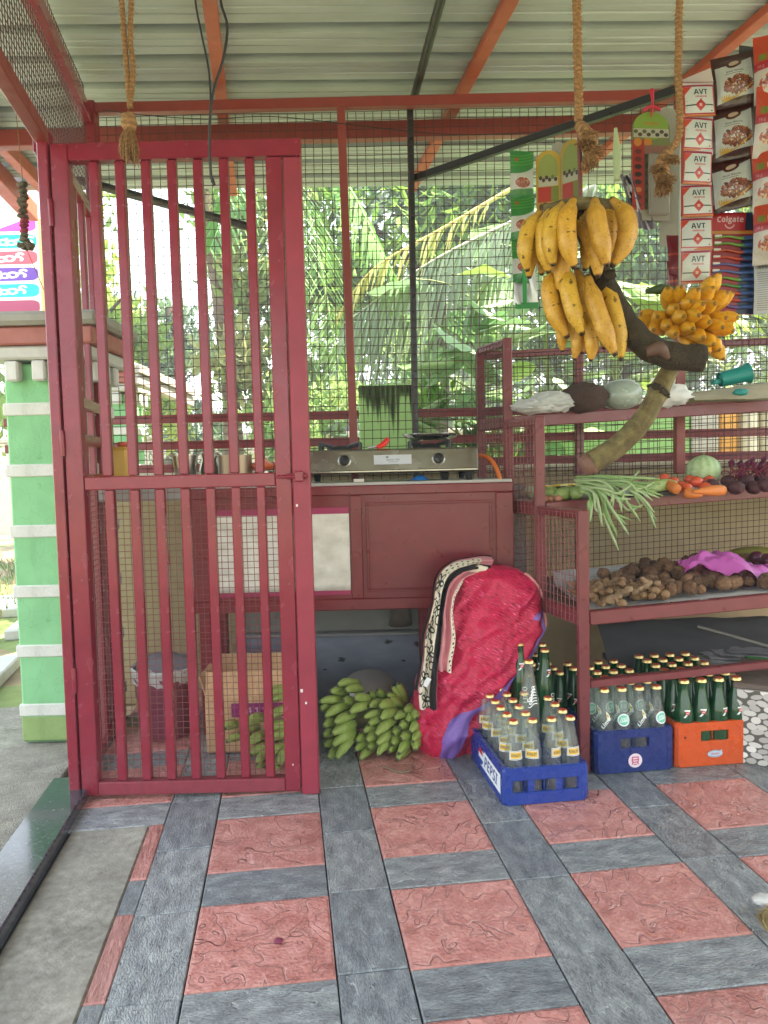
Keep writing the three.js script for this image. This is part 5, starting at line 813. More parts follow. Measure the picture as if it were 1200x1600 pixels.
{
  const A = crate('bottle_crate', 'blue plastic bottle crate with open front windows, nearest the camera', [0.02, 0.055, 0.34], 0.272, 0.405, 0.112, [0.478, -2.297], 0.13, 'open');
  const pep = canvasTex(512, 128, (g, w, h) => { g.fillStyle = '#eef2f8'; g.fillRect(0, 0, w, h); g.clearRect(0, 0, 60, h); g.clearRect(60, 0, 90, 14); g.save(); g.beginPath(); g.arc(66, 64, 58, 0, 7); g.clip(); g.fillStyle = '#eef2f8'; g.fillRect(0, 0, 130, h); g.fillStyle = '#c7202f'; g.fillRect(0, 0, 130, 48); g.fillStyle = '#1a4fa0'; g.fillRect(0, 82, 130, 60); g.restore(); g.fillStyle = '#16357c'; g.font = 'italic bold 112px sans-serif'; g.fillText('PEPSI', 138, 104, 360); });
  decal(A.t, pep, 0.27, 0.062, [-0.1372, 0.06, -0.16], -Math.PI / 2);
  const list = []; for (let r = 0; r < 6; r++) { list.push([0, r]); if (r !== 5 || true) list.push([1, r]); if (r < 4) list.push([3, r]); if (r === 0 || r === 4) list.push([2, r]); }
  for (const [c, r] of list) bottle('kinley', 'soda_bottle', `small clear bottle with yellow label, ${where(c, r)}, nearest blue crate`, 'small clear bottles in the nearest blue crate', A.cell(c, r), rr(-0.7, 0.7), 0.985);
  const tall = (kind, cap, H, label, turn) => { bottle(kind, 'tall_bottle', label, null, [cap[0], cap[1] - H, cap[2]], turn); };
  tall('tallGreen', [0.473, 0.405, -2.705], 0.306, 'tall green soda bottle with gold cap, front left of the tall ones', 0.1);
  tall('tallGreen', [0.496, 0.41, -2.781], 0.306, 'tall green soda bottle close behind the front left tall one', 0.6);
  tall('tallGreen', [0.558, 0.385, -2.684], 0.306, 'tall green soda bottle with bright red cap on the right of the tall ones', 0.5);
  tall('tallGreen', [0.562, 0.39, -2.749], 0.306, 'tall green soda bottle half hidden behind the right tall one', -0.6);
  tall('tallClear', [0.457, 0.41, -2.447], 0.306, 'tall clear soda bottle standing among the green ones', 0.0);
  const B = crate('bottle_crate', 'dark blue bottle crate with a round white badge, under the rack by its post', [0.015, 0.035, 0.19], 0.275, 0.41, 0.142, [0.822, -2.515], 0.125, 'slot');
  const bad = canvasTex(128, 128, (g, w, h) => { g.fillStyle = '#ead9e2'; g.beginPath(); g.arc(64, 64, 62, 0, 7); g.fill(); g.strokeStyle = '#c23a5c'; g.lineWidth = 9; g.strokeRect(38, 34, 52, 44); g.beginPath(); g.moveTo(30, 58); g.lineTo(98, 58); g.moveTo(48, 78); g.lineTo(34, 98); g.moveTo(80, 78); g.lineTo(94, 98); g.moveTo(50, 98); g.lineTo(78, 98); g.stroke(); });
  decal(B.t, bad, 0.05, 0.05, [0, 0.042, 0.003], 0);
  for (let r = 0; r < 6; r++) for (let c = 0; c < 4; c++) { const k = r === 0 ? ['lemon', 'lime', 'lemon', 'lime'][c] : r === 1 ? 'lemon' : r < 3 ? 'lime' : 'green';
    bottle(k, 'soda_bottle', `small ${k === 'green' ? 'dark green' : k === 'lime' ? 'round badged' : 'leaf printed'} bottle, ${where(c, r)}, dark blue crate`, `${k === 'green' ? 'dark green' : k === 'lime' ? 'round badge' : 'leaf print'} bottles in the dark blue crate`, B.cell(c, r), k === 'green' ? rr(-3, 3) : rr(-0.35, 0.35), 1.09); }
  const C = crate('bottle_crate', 'orange bottle crate with a slot handle and oval logo under the rack', [0.72, 0.1, 0.015], 0.28, 0.41, 0.148, [1.108, -2.555], 0.12, 'slot');
  const ov = canvasTex(256, 128, (g, w, h) => { g.fillStyle = '#b9c9d6'; g.beginPath(); g.ellipse(122, 66, 116, 54, 0, 0, 7); g.fill(); g.beginPath(); g.moveTo(200, 20); g.lineTo(232, 8); g.lineTo(226, 60); g.fill(); g.strokeStyle = '#3c5f8c'; g.lineWidth = 7; g.beginPath(); g.moveTo(30, 44); g.quadraticCurveTo(90, 6, 210, 34); g.stroke(); g.beginPath(); g.moveTo(30, 92); g.quadraticCurveTo(120, 126, 214, 92); g.stroke(); g.fillStyle = '#c43a54'; g.font = 'italic bold 46px sans-serif'; g.textAlign = 'center'; g.fillText('Sosmi', 122, 80); });
  decal(C.t, ov, 0.06, 0.03, [0, 0.044, 0.003], 0);
  for (const s of [-1, 1]) part('screw_hole', lathe([[0, 0], [0.004, 0], [0.004, 0.0012], [0, 0.0012]], 10).rotateX(Math.PI / 2).translate(s * 0.108, 0.105, 0.0005), PAL.rubber, C.t);
  for (let r = 0; r < 6; r++) for (let c = 0; c < 4; c++) bottle('green', 'soda_bottle', `small dark green bottle, ${where(c, r)}, orange crate`, 'dark green bottles in the orange crate', C.cell(c, r), rr(-0.8, 0.5), 1.14);
  const D = crate('bottle_crate', 'dark crate behind the nearest blue crate, left of the rack post', [0.02, 0.03, 0.1], 0.272, 0.405, 0.12, [0.545, -2.735], 0.125, 'slot');
  for (let r = 0; r < 5; r++) for (const c of [1, 2, 3]) bottle('green', 'soda_bottle', `small dark bottle, ${where(c, r)}, crate behind nearest one`, 'dark bottles left of the rack post', D.cell(c, r), rr(-1, 1), 1.06);
}
// ---- the dark space under the bottom shelf
{
  const t = thing('low_bench', 'low dark bench covered with grey sheets under the rack', 'bench');
  part('top', span(0.93, 1.9, 0.19, 0.215, -3.28, -2.99, 0.004), paint(0.12, 0.11, 0.1, 0.9), t);
  for (const x of [0.97, 1.4, 1.85]) part('leg', span(x - 0.02, x + 0.02, 0, 0.189, -3.26, -3.22, 0.003), PAL.black, t);
  part('cover_sheet', sheet((u, v) => { const x = 0.9 + 0.9 * u; return V(x, 0.225 + 0.13 * smooth(0, 1, v) + 0.02 * fbm(u * 5, v * 4, 2, 3) - 0.06 * (1 - v) * smooth(0.25, 0, u), -2.98 - 0.3 * v); }, 30, 14), std({ color: rgb(0.09, 0.09, 0.094), map: rep(wearTex, 1.5), roughness: 0.8, side: THREE.DoubleSide }), t);
  const p = thing('paper_stack', 'loose grey papers lying behind the bottles under the rack', 'papers');
  for (let i = 0; i < 5; i++) part('sheet', sheet((u, v) => V(1.17 + 0.05 * i + 0.2 * u, 0.245 + 0.006 * i + 0.02 * fbm(u * 4 + i, v * 4, 2, 2), -2.93 - 0.02 * i - 0.12 * v + 0.05 * u), 8, 6).translate(0, 0, 0), std({ color: rgb(0.5 - 0.05 * i, 0.5 - 0.05 * i, 0.52 - 0.05 * i), roughness: 0.9, side: THREE.DoubleSide }), p);
  const g = thing('green_tray', 'bright green plastic tray corner at the right under the rack', 'tray');
  part('tray', bar([1.40, 0.26, -2.93], [1.62, 0.25, -2.9], 0.12, 0.012, 0.003), std({ color: rgb(0.01, 0.32, 0.05), roughness: 0.4 }), g);
  const st = thing('thin_stick', 'thin pale stick slanting over the papers under the rack', 'stick');
  part('stick', rod([1.27, 0.36, -3.1], [1.62, 0.27, -2.92], 0.006), paint(0.3, 0.28, 0.24, 0.8), st);
  // carton with a pebble print
  const pb = thing('pebble_print_box', 'box covered in white pebble print at the right edge under the rack', 'box');
  const peb = canvasTex(256, 384, (g2, w, h) => { g2.fillStyle = '#5a5850'; g2.fillRect(0, 0, w, h); for (let j = 0; j < 13; j++) for (let i = 0; i < 8; i++) { const x = i * 36 + (j % 2) * 18 + rr(-6, 6), y = j * 31 + rr(-6, 6), c = 200 + rr(-26, 40), a = rr(0, 3); g2.fillStyle = `rgb(${c},${c - 4},${c - 10})`; g2.beginPath(); g2.ellipse(x, y, rr(15, 21), rr(12, 16), a, 0, 7); g2.fill(); } g2.fillStyle = '#e0a860'; g2.beginPath(); g2.moveTo(150, 150); g2.lineTo(210, 140); g2.lineTo(256, 300); g2.lineTo(220, 330); g2.fill(); });
  part('carton', boxAt(1.40, 0.13, -2.66, 0.29, 0.26, 0.34, 0.004, -0.5), PAL.steelDull && paint(0.4, 0.38, 0.33, 0.8), pb);
  const f1 = part('printed_side', new THREE.PlaneGeometry(0.335, 0.255), std({ map: peb, roughness: 0.4 }), pb); f1.rotation.y = -Math.PI / 2 - 0.5; f1.position.set(1.40 - Math.cos(0.5) * 0.1475, 0.13, -2.66 - Math.sin(0.5) * 0.1475);
  const f2 = part('printed_side', new THREE.PlaneGeometry(0.285, 0.255), std({ map: peb, roughness: 0.4 }), pb); f2.rotation.y = -0.5; f2.position.set(1.40 - Math.sin(0.5) * 0.1725, 0.13, -2.66 + Math.cos(0.5) * 0.1725);
  part('top_boards', boxAt(1.40, 0.272, -2.66, 0.31, 0.02, 0.36, 0.004, -0.5), paint(0.16, 0.12, 0.1, 0.8), pb);
  // small stray things on the tiles
  const w = thing('whisk_end', 'frayed straw and white tip of a broom at the right edge of the floor', 'broom');
  const fib = []; for (let i = 0; i < 60; i++) { const a = rr(-0.5, 0.5), l = rr(0.05, 0.09); fib.push(ttube([[0.865 + rr(-0.005, 0.02), 0.02, -1.69 + rr(-0.02, 0.02)], [0.845 - 0.3 * l + rr(-0.01, 0.01), 0.02 + rr(-0.01, 0.015), -1.65 + a * 0.04], [0.842 + rr(-0.015, 0.012), 0.006, -1.69 + l * Math.cos(a)]], 0.0009, 4, 3)); }
  stuff(part('bristles', fib, std({ color: rgb(0.4, 0.3, 0.13), roughness: 0.9 }), w)); part('binding', lump(0.02, 0.3, 3, [1.2, 0.6, 1], 3).translate(0.862, 0.022, -1.725), PAL.white, w);
  const pt = thing('fallen_petal', 'tiny dried pink petal lying on a pink tile', 'petal');
  part('petal', lump(0.009, 0.3, 3, [1.2, 0.5, 1], 2).translate(...[-0.256, 0.005, -1.639]), std({ color: rgb(0.2, 0.03, 0.07), roughness: 0.7 }), pt);
}

// ================================================================ HANGING THINGS
const coir = std({ map: rep(dataTex(64, 128, (u, v) => { const s = Math.sin((u + v * 4) * 6.283 * 2), n = fbm(u * 20, v * 40, 2, 3); return [138 + s * 12 + n * 90, 104 + s * 10 + n * 76, 68 + s * 8 + n * 54]; }), 4, 9), roughness: 1, bumpMap: fineBump, bumpScale: 0.004 });
function rope(t, pts, r, segs) { // three twisted strands
  const c = new THREE.CatmullRomCurve3(pts.map(p => V(p)), false, 'centripetal'), L = c.getLength(), fr = c.computeFrenetFrames(segs, false);
  for (let s = 0; s < 3; s++) { const q = []; for (let i = 0; i <= segs; i++) { const a = i / segs * L * 150 + s * 2.094, p = c.getPointAt(i / segs); q.push(p.addScaledVector(fr.normals[i], Math.cos(a) * r * 0.5).addScaledVector(fr.binormals[i], Math.sin(a) * r * 0.5)); } part('strand', ttube(q, r * 0.62, segs, 6), coir, t); }
  const hair = []; for (let i = 0; i < L * 420; i++) { const p = c.getPointAt(rnd()), a = rr(0, 6.28), d = V(Math.cos(a), rr(-0.6, 0.6), Math.sin(a)); hair.push(ttube([p.clone().addScaledVector(d, r * 0.8), p.clone().addScaledVector(d, r + rr(0.002, 0.011))], 0.0004, 1, 3, { open: true })); }
  if (hair.length) stuff(part('fibre', hair, coir, t));
}
function tuft(t, name, at, len, r, n, dir = [0, -1, 0]) { const L = [], D = V(dir); for (let i = 0; i < n; i++) { const a = rr(0, 6.28), q = Math.sqrt(rnd()) * r, p = V(at).add(V(Math.cos(a) * q * 0.5, rr(-0.01, 0.01), Math.sin(a) * q * 0.5)), e = V(at).addScaledVector(D, len * rr(0.6, 1)).add(V(Math.cos(a) * q, rr(-0.008, 0.008), Math.sin(a) * q)); L.push(ttube([p, p.clone().lerp(e, 0.5).add(V(rr(-0.006, 0.006), 0, rr(-0.006, 0.006))), e], 0.0011, 4, 4)); } stuff(part(name, L, coir, t)); }
{
  const a = thing('coir_rope', 'doubled brown coir rope ending in a frayed knot before the gate top', 'rope');
  rope(a, [[-0.64, 2.66, -2.0], [-0.626, 2.227, -2], [-0.622, 2.103, -2], [-0.617, 1.971, -2]], 0.007, 60);
  rope(a, [[-0.59, 2.66, -2.0], [-0.602, 2.226, -2], [-0.608, 2.134, -2], [-0.605, 2.056, -2], [-0.617, 1.963, -2]], 0.007, 60);
  part('knot', lump(0.021, 0.25, 3, [0.9, 1.3, 0.9], 3).translate(...[-0.62, 1.929, -2]), coir, a); tuft(a, 'frayed_end', [-0.623, 1.908, -2], 0.078, 0.026, 170);
  const b = thing('coir_rope', 'brown coir rope with a knotted tail holding the plantain bunch', 'rope');
  rope(b, [[0.505, 2.66, -1.95], [0.499, 2.173, -1.95], [0.501, 2.022, -1.95], [0.502, 1.885, -1.95]], 0.0115, 60);
  part('rod_hook', rod([0.503, 1.885, -1.95], [0.5, 1.681, -1.93], 0.006), paint(0.16, 0.05, 0.04, 0.6), b);
  part('wound_tail', ttube([[0.5, 1.873, -1.94], [0.509, 1.851, -1.925], [0.52, 1.819, -1.92], [0.523, 1.772, -1.92]], [0.013, 0.018, 0.02, 0.013], 24, 10, { shape: (q, k) => 1 + 0.05 * Math.sin(k * 70 + q) + 0.12 * noise.noise(Math.cos(q) * 3, Math.sin(q) * 3, k * 30) }), coir, b); tuft(b, 'frayed_end', [0.521, 1.787, -1.92], 0.026, 0.022, 160); for (let k = 0; k < 4; k++) tuft(b, 'frayed_end', [[0.509, 1.844, -1.915], [0.516, 1.819, -1.91], [0.52, 1.798, -1.91], [0.517, 1.81, -1.91]][k], 0.02, 0.026, 70, [[0.6, -0.6, 0.5], [-0.7, -0.5, 0.5], [0.8, -0.4, 0.3], [0, -0.5, 0.8]][k]);
  const c = thing('coir_rope', 'brown coir rope with a bent frayed loop in front of the brown sachets', 'rope');
  rope(c, [[0.79, 2.66, -2.0], [0.769, 2.196, -2], [0.766, 2.025, -2], [0.768, 1.869, -2], [0.747, 1.831, -1.99], [0.727, 1.807, -1.98]], 0.0095, 70);
  part('cord', rod([0.77, 1.877, -2], [0.782, 1.447, -2.03], 0.003), paint(0.3, 0.36, 0.32, 0.6), c);
  part('wound_tail', ttube([[0.737, 1.823, -1.985], [0.721, 1.799, -1.98], [0.717, 1.76, -1.98], [0.724, 1.729, -1.98]], [0.012, 0.017, 0.02, 0.012], 24, 10, { shape: (q, k) => 1 + 0.05 * Math.sin(k * 60 + q) + 0.14 * noise.noise(Math.cos(q) * 3, Math.sin(q) * 3, k * 30) }), coir, c); tuft(c, 'frayed_end', [0.722, 1.745, -1.98], 0.03, 0.022, 160); for (let k = 0; k < 4; k++) tuft(c, 'frayed_end', [[0.723, 1.799, -1.97], [0.712, 1.775, -1.965], [0.712, 1.755, -1.965], [0.715, 1.741, -1.965]][k], 0.02, 0.026, 70, [[0.6, -0.6, 0.5], [-0.7, -0.5, 0.5], [0.8, -0.4, 0.3], [0, -0.5, 0.8]][k]);
}
const stalkMat = std({ map: rep(stalkTex, 6, 3), color: rgb(0.7, 0.66, 0.6), roughness: 0.85, bumpMap: rep(fineBump, 8), bumpScale: 0.006 });
const stalkDark = std({ map: rep(stalkTex, 6, 3), color: rgb(0.16, 0.13, 0.12), roughness: 0.8, bumpMap: rep(fineBump, 8), bumpScale: 0.006 });
{
  const t = thing('plantain_bunch', 'two tiers of large ripe speckled plantains hanging by a rope', 'bananas');
  const ripe = [yellowSkin, std({ map: skinTex([188, 142, 50], [40, 26, 14], true), roughness: 0.45 }), std({ map: skinTex([204, 158, 54], [50, 38, 18], true), roughness: 0.4, color: rgb(0.92, 0.95, 0.85) })];
  const F = [[[0.4, 1.661, -1.92], [0.363, 1.513, -1.9], -0.022, 0.0205], [[0.417, 1.659, -1.9], [0.41, 1.503, -1.88], -0.016, 0.0215], [[0.445, 1.668, -1.88], [0.415, 1.512, -1.85], -0.02, 0.0225], [[0.467, 1.67, -1.86], [0.457, 1.497, -1.82], -0.022, 0.0235], [[0.451, 1.66, -1.93], [0.437, 1.458, -1.9], 0.004, 0.022], [[0.482, 1.629, -1.9], [0.516, 1.48, -1.84], 0.008, 0.023], [[0.515, 1.669, -1.86], [0.533, 1.501, -1.82], -0.012, 0.024], [[0.563, 1.678, -1.89], [0.551, 1.506, -1.85], 0.032, 0.0235], [[0.517, 1.68, -1.93], [0.528, 1.532, -1.92], 0, 0.022], [[0.416, 1.643, -1.96], [0.374, 1.505, -1.94], -0.012, 0.02], [[0.446, 1.645, -1.97], [0.409, 1.517, -1.96], -0.01, 0.02], [[0.475, 1.65, -1.95], [0.464, 1.514, -1.93], -0.004, 0.02], [[0.506, 1.657, -1.94], [0.506, 1.516, -1.92], 0.006, 0.02], [[0.428, 1.613, -1.95], [0.447, 1.484, -1.94], -0.01, 0.02], [[0.589, 1.682, -1.94], [0.6, 1.56, -1.93], 0.022, 0.021], [[0.556, 1.683, -1.94], [0.558, 1.544, -1.93], 0.01, 0.022]];
  for (const [a, b, bow, r] of F) part('plantain', finger(a, b, [bow, 0.004, 0.02], r * 0.92), pick(ripe), t);
  const G = [[[0.439, 1.533, -1.94], [0.46, 1.351, -1.9], -0.03, 0.022], [[0.459, 1.531, -1.91], [0.485, 1.35, -1.86], -0.014, 0.0225], [[0.506, 1.498, -1.89], [0.558, 1.297, -1.84], -0.012, 0.0225], [[0.55, 1.501, -1.93], [0.583, 1.29, -1.88], 0.006, 0.021], [[0.454, 1.444, -1.96], [0.458, 1.325, -1.95], -0.004, 0.015], [[0.482, 1.417, -1.94], [0.482, 1.302, -1.93], 0.004, 0.015], [[0.502, 1.413, -1.92], [0.514, 1.294, -1.9], 0.006, 0.018], [[0.44, 1.524, -1.97], [0.448, 1.4, -1.96], -0.012, 0.02], [[0.497, 1.531, -1.96], [0.524, 1.374, -1.95], 0, 0.022], [[0.458, 1.519, -1.95], [0.485, 1.338, -1.93], -0.01, 0.02], [[0.536, 1.473, -1.95], [0.557, 1.326, -1.93], 0.004, 0.02], [[0.496, 1.463, -1.95], [0.504, 1.317, -1.94], 0, 0.018]];
  for (const [a, b, bow, r] of G) part('plantain', finger(a, b, [bow, 0.0, 0.016], r * 0.92), pick(ripe), t);
  part('crown', ttube([[0.41, 1.665, -1.93], [0.484, 1.675, -1.91], [0.58, 1.67, -1.92]], 0.016, 12, 10), stalkMat, t);
  part('stalk', ttube([[0.499, 1.689, -1.94], [0.53, 1.596, -1.97], [0.559, 1.492, -1.93], [0.579, 1.442, -1.92], [0.607, 1.382, -1.91], [0.651, 1.329, -1.9], [0.714, 1.302, -1.9], [0.788, 1.293, -1.89]], u => 0.023 + 0.010 * smooth(0.3, 0.75, u) + 0.0015 * Math.sin(u * 60), 60, 14), stalkDark, t);
  part('cut_end', ttube([[0.642, 1.31, -1.875], [0.671, 1.316, -1.868], [0.694, 1.292, -1.868]], [0.012, 0.018, 0.006], 10, 10), paint(0.13, 0.07, 0.05, 0.9), t);
  part('stub', ttube([[0.55, 1.497, -1.9], [0.573, 1.503, -1.89]], [0.014, 0.011], 3, 8), stalkDark, t);
  const s = thing('small_banana_bunch', 'bunch of small ripe yellow bananas facing forward with its long cut stalk', 'bananas');
  const core = V([0.84, 1.409, -2.12]);
  const tips = [[0.753, 1.483, -2.02], [0.777, 1.481, -2], [0.804, 1.468, -1.97], [0.863, 1.508, -2.03], [0.851, 1.477, -2], [0.893, 1.468, -2.02], [0.781, 1.438, -1.95], [0.8, 1.428, -1.93], [0.835, 1.431, -1.95], [0.721, 1.413, -2], [0.753, 1.428, -1.97], [0.756, 1.401, -1.93], [0.783, 1.399, -1.91], [0.815, 1.386, -1.93], [0.873, 1.403, -1.98], [0.735, 1.386, -1.97], [0.749, 1.366, -1.96], [0.773, 1.371, -1.92], [0.805, 1.353, -1.94], [0.837, 1.34, -1.96], [0.854, 1.377, -1.95], [0.719, 1.386, -2.02], [0.867, 1.333, -2], [0.906, 1.379, -2.02], [0.702, 1.431, -2.06], [0.695, 1.41, -2.05], [0.925, 1.413, -2.04], [0.919, 1.474, -2.05], [0.807, 1.35, -2.02], [0.885, 1.314, -2.02], [0.842, 1.325, -2], [0.892, 1.523, -2.06]];
  for (const p of tips) { const P = V(p), d = P.clone().sub(core), base = core.clone().addScaledVector(d, 0.2); base.x += d.x * 0.25; base.y += d.y * 0.25; base.z -= 0.01; const far = P.clone().addScaledVector(d.clone().normalize(), 0.014); part('banana', finger(base.toArray(), far.toArray(), [d.x * 0.1, 0.006, 0.004], rr(0.0182, 0.0205)), smallSkin, s); }
  part('dark_banana', ttube([[0.777, 1.497, -2.06], [0.736, 1.495, -2.05], [0.703, 1.492, -2.06]], [0.008, 0.014, 0.006], 10, 10), paint(0.05, 0.09, 0.03, 0.6), s);
  part('stalk', ttube([[0.849, 1.388, -2.1], [0.798, 1.324, -2.07], [0.763, 1.282, -2.05], [0.729, 1.23, -2.03], [0.68, 1.155, -2.01], [0.61, 1.087, -2], [0.529, 1.04, -1.99]], u => 0.021 + 0.009 * u + 0.004 * Math.exp(-Math.pow((u - 0.43) / 0.03, 2)) + 0.002 * Math.exp(-Math.pow((u - 0.68) / 0.02, 2)), 60, 14), stalkMat, s);
  part('cut_end', ttube([[0.538, 1.045, -1.985], [0.515, 1.033, -1.985]], [0.029, 0.024], 3, 14), paint(0.2, 0.1, 0.07, 0.9), s);
  part('node_ring', lump(0.030, 0.35, 4, [1, 0.5, 1], 3).rotateZ(-0.6).translate(...[0.726, 1.228, -2.025]), stalkDark, s);
}
// ---- rod and pipe the packets hang from
{
  const t = thing('black_rod', 'slanting black steel rod from the black post towards the sachets', 'rod');
  part('rod', bar([0.162, 2.29, -3.44], [1.045, 2.29, -2.66], 0.028, 0.028), PAL.black, t);
  const p = thing('black_pipe', 'black pipe slanting down outside the mesh, seen through the gate bars', 'pipe');
  part('pipe', rod([-1.75, 2.70, -4.42], [-0.72, 2.385, -4.38], 0.024, 10), PAL.black, p);
  part('end', rod([-0.72, 2.385, -4.38], [-0.69, 2.36, -4.36], 0.016, 8), PAL.steelDull, p);
  const w = thing('electric_wire', 'two thin black wires drooping from the roof in front of the gate', 'wire');
  const bw = std({ color: rgb(0.02, 0.02, 0.022), roughness: 0.5 });
  part('wire', ttube([[-0.50, 2.66, -2.32], [-0.508, 2.397, -2.3], [-0.495, 2.308, -2.3], [-0.477, 2.201, -2.3], [-0.475, 2.111, -2.3], [-0.485, 2.004, -2.31], [-0.484, 1.892, -2.32]], 0.003, 40, 6), bw, w);
  part('wire', ttube([[-0.40, 2.66, -2.32], [-0.435, 2.395, -2.3], [-0.419, 2.324, -2.3], [-0.433, 2.235, -2.3], [-0.469, 2.129, -2.3], [-0.485, 1.998, -2.31], [-0.488, 1.905, -2.33]], 0.0042, 40, 6), bw, w);
  part('wire_joint', rod([-0.485, 1.907, -2.325], [-0.478, 1.885, -2.325], 0.005), bw, w);
  const fw = thing('thin_wire', 'thin slack wire strung along the top of the mesh wall', 'wire');
  part('wire', ttube([[-1.133, 2.547, -3.3], [-0.894, 2.516, -3.3], [-0.682, 2.501, -3.3], [-0.441, 2.506, -3.3], [0.304, 2.417, -3.3], [0.784, 2.419, -3.3]], 0.002, 40, 5), bw, fw);
  const g = thing('flower_garland', 'dried flower garland hanging on a thread beside the pillar', 'garland');
  part('thread', rod([-1.235, 2.58, -2.7], [-1.21, 2.032, -2.7], 0.0015, 5), coir, g); part('thread', rod([-1.211, 1.822, -2.7], [-1.164, 1.653, -2.75], 0.0015, 5), coir, g);
  const fm = [[0.1, 0.09, 0.06], [0.14, 0.11, 0.08], [0.28, 0.05, 0.07]].map(c => std({ color: rgb(...c), roughness: 0.95 }));
  const GP = [[-1.212, 2.032, -2.7], [-1.213, 2.015, -2.7], [-1.212, 1.998, -2.7], [-1.215, 1.981, -2.7], [-1.214, 1.964, -2.7], [-1.219, 1.947, -2.7], [-1.216, 1.93, -2.7], [-1.214, 1.915, -2.7], [-1.213, 1.9, -2.7], [-1.214, 1.882, -2.7], [-1.212, 1.867, -2.7], [-1.216, 1.85, -2.7], [-1.225, 1.833, -2.7], [-1.208, 1.835, -2.7], [-1.217, 1.826, -2.7], [-1.197, 1.826, -2.7]];
  GP.forEach((q, i) => { for (let k = 0; k < 3; k++) part('dried_flower', lump(rr(0.009, 0.014), 0.45, 3.5, [1, 0.7, 1], 2).translate(q[0] + rr(-0.007, 0.007), q[1] + rr(-0.004, 0.004), q[2] + rr(-0.007, 0.007)), fm[i > 6 && i < 10 ? 2 : k % 2], g); });
}
// ---- strips of sachets
function sachet(w, h, d, back) { // pillow pack with crimped ends
  const f = s => sheet((u, v) => { const a = Math.sin(Math.PI * clamp((v - 0.08) / 0.84)), b = Math.pow(Math.sin(Math.PI * clamp(u)), 0.55); return V((u - 0.5) * w * (1 - 0.03 * a), (v - 0.5) * h, s * (0.0006 + d * Math.pow(a, 0.7) * b * (1 + 0.25 * fbm(u * 5, v * 5, s * 3 + w * 100, 2)))); }, 12, 14);
  return back ? f(-1) : f(1);
}
function strip(t, n, w, h, d, tex, pts, backCol, ry = 0, opt = {}) { // pts: top and bottom centre of the strip
  const fm = phys({ map: tex, color: rgb(0.56, 0.56, 0.55), roughness: 0.28, clearcoat: 0.3, bumpMap: rep(fineBump, 1), bumpScale: 0.002, side: THREE.DoubleSide }), bm = std({ color: rgb(...backCol), roughness: 0.3, metalness: 0.3, side: THREE.DoubleSide });
  const A = V(pts[0]), B = V(pts[1]), F = sachet(w, h, d), K = sachet(w, h, d, true);
  for (let i = 0; i < n; i++) { const p = A.clone().lerp(B, (i + 0.5) / n); const o = part('sachet', F, fm, t); o.position.copy(p); o.rotation.set(rr(-0.16, 0.12) + (opt.tilt || 0), ry + rr(-0.16, 0.16), (opt.roll || 0) + rr(-0.03, 0.03)); o.scale.set(rr(0.97, 1.03), 1, rr(0.8, 1.3)); part('back_foil', K, bm, o); }
}
const foodBlob = (g, x, y, rx, ry2, cols, n) => { for (let i = 0; i < n; i++) { const a = rr(0, 6.28), q = Math.sqrt(rnd()); g.fillStyle = pick(cols); g.beginPath(); g.ellipse(x + Math.cos(a) * rx * q, y + Math.sin(a) * ry2 * q, rr(2, 7), rr(2, 5), rr(0, 3), 0, 7); g.fill(); } };
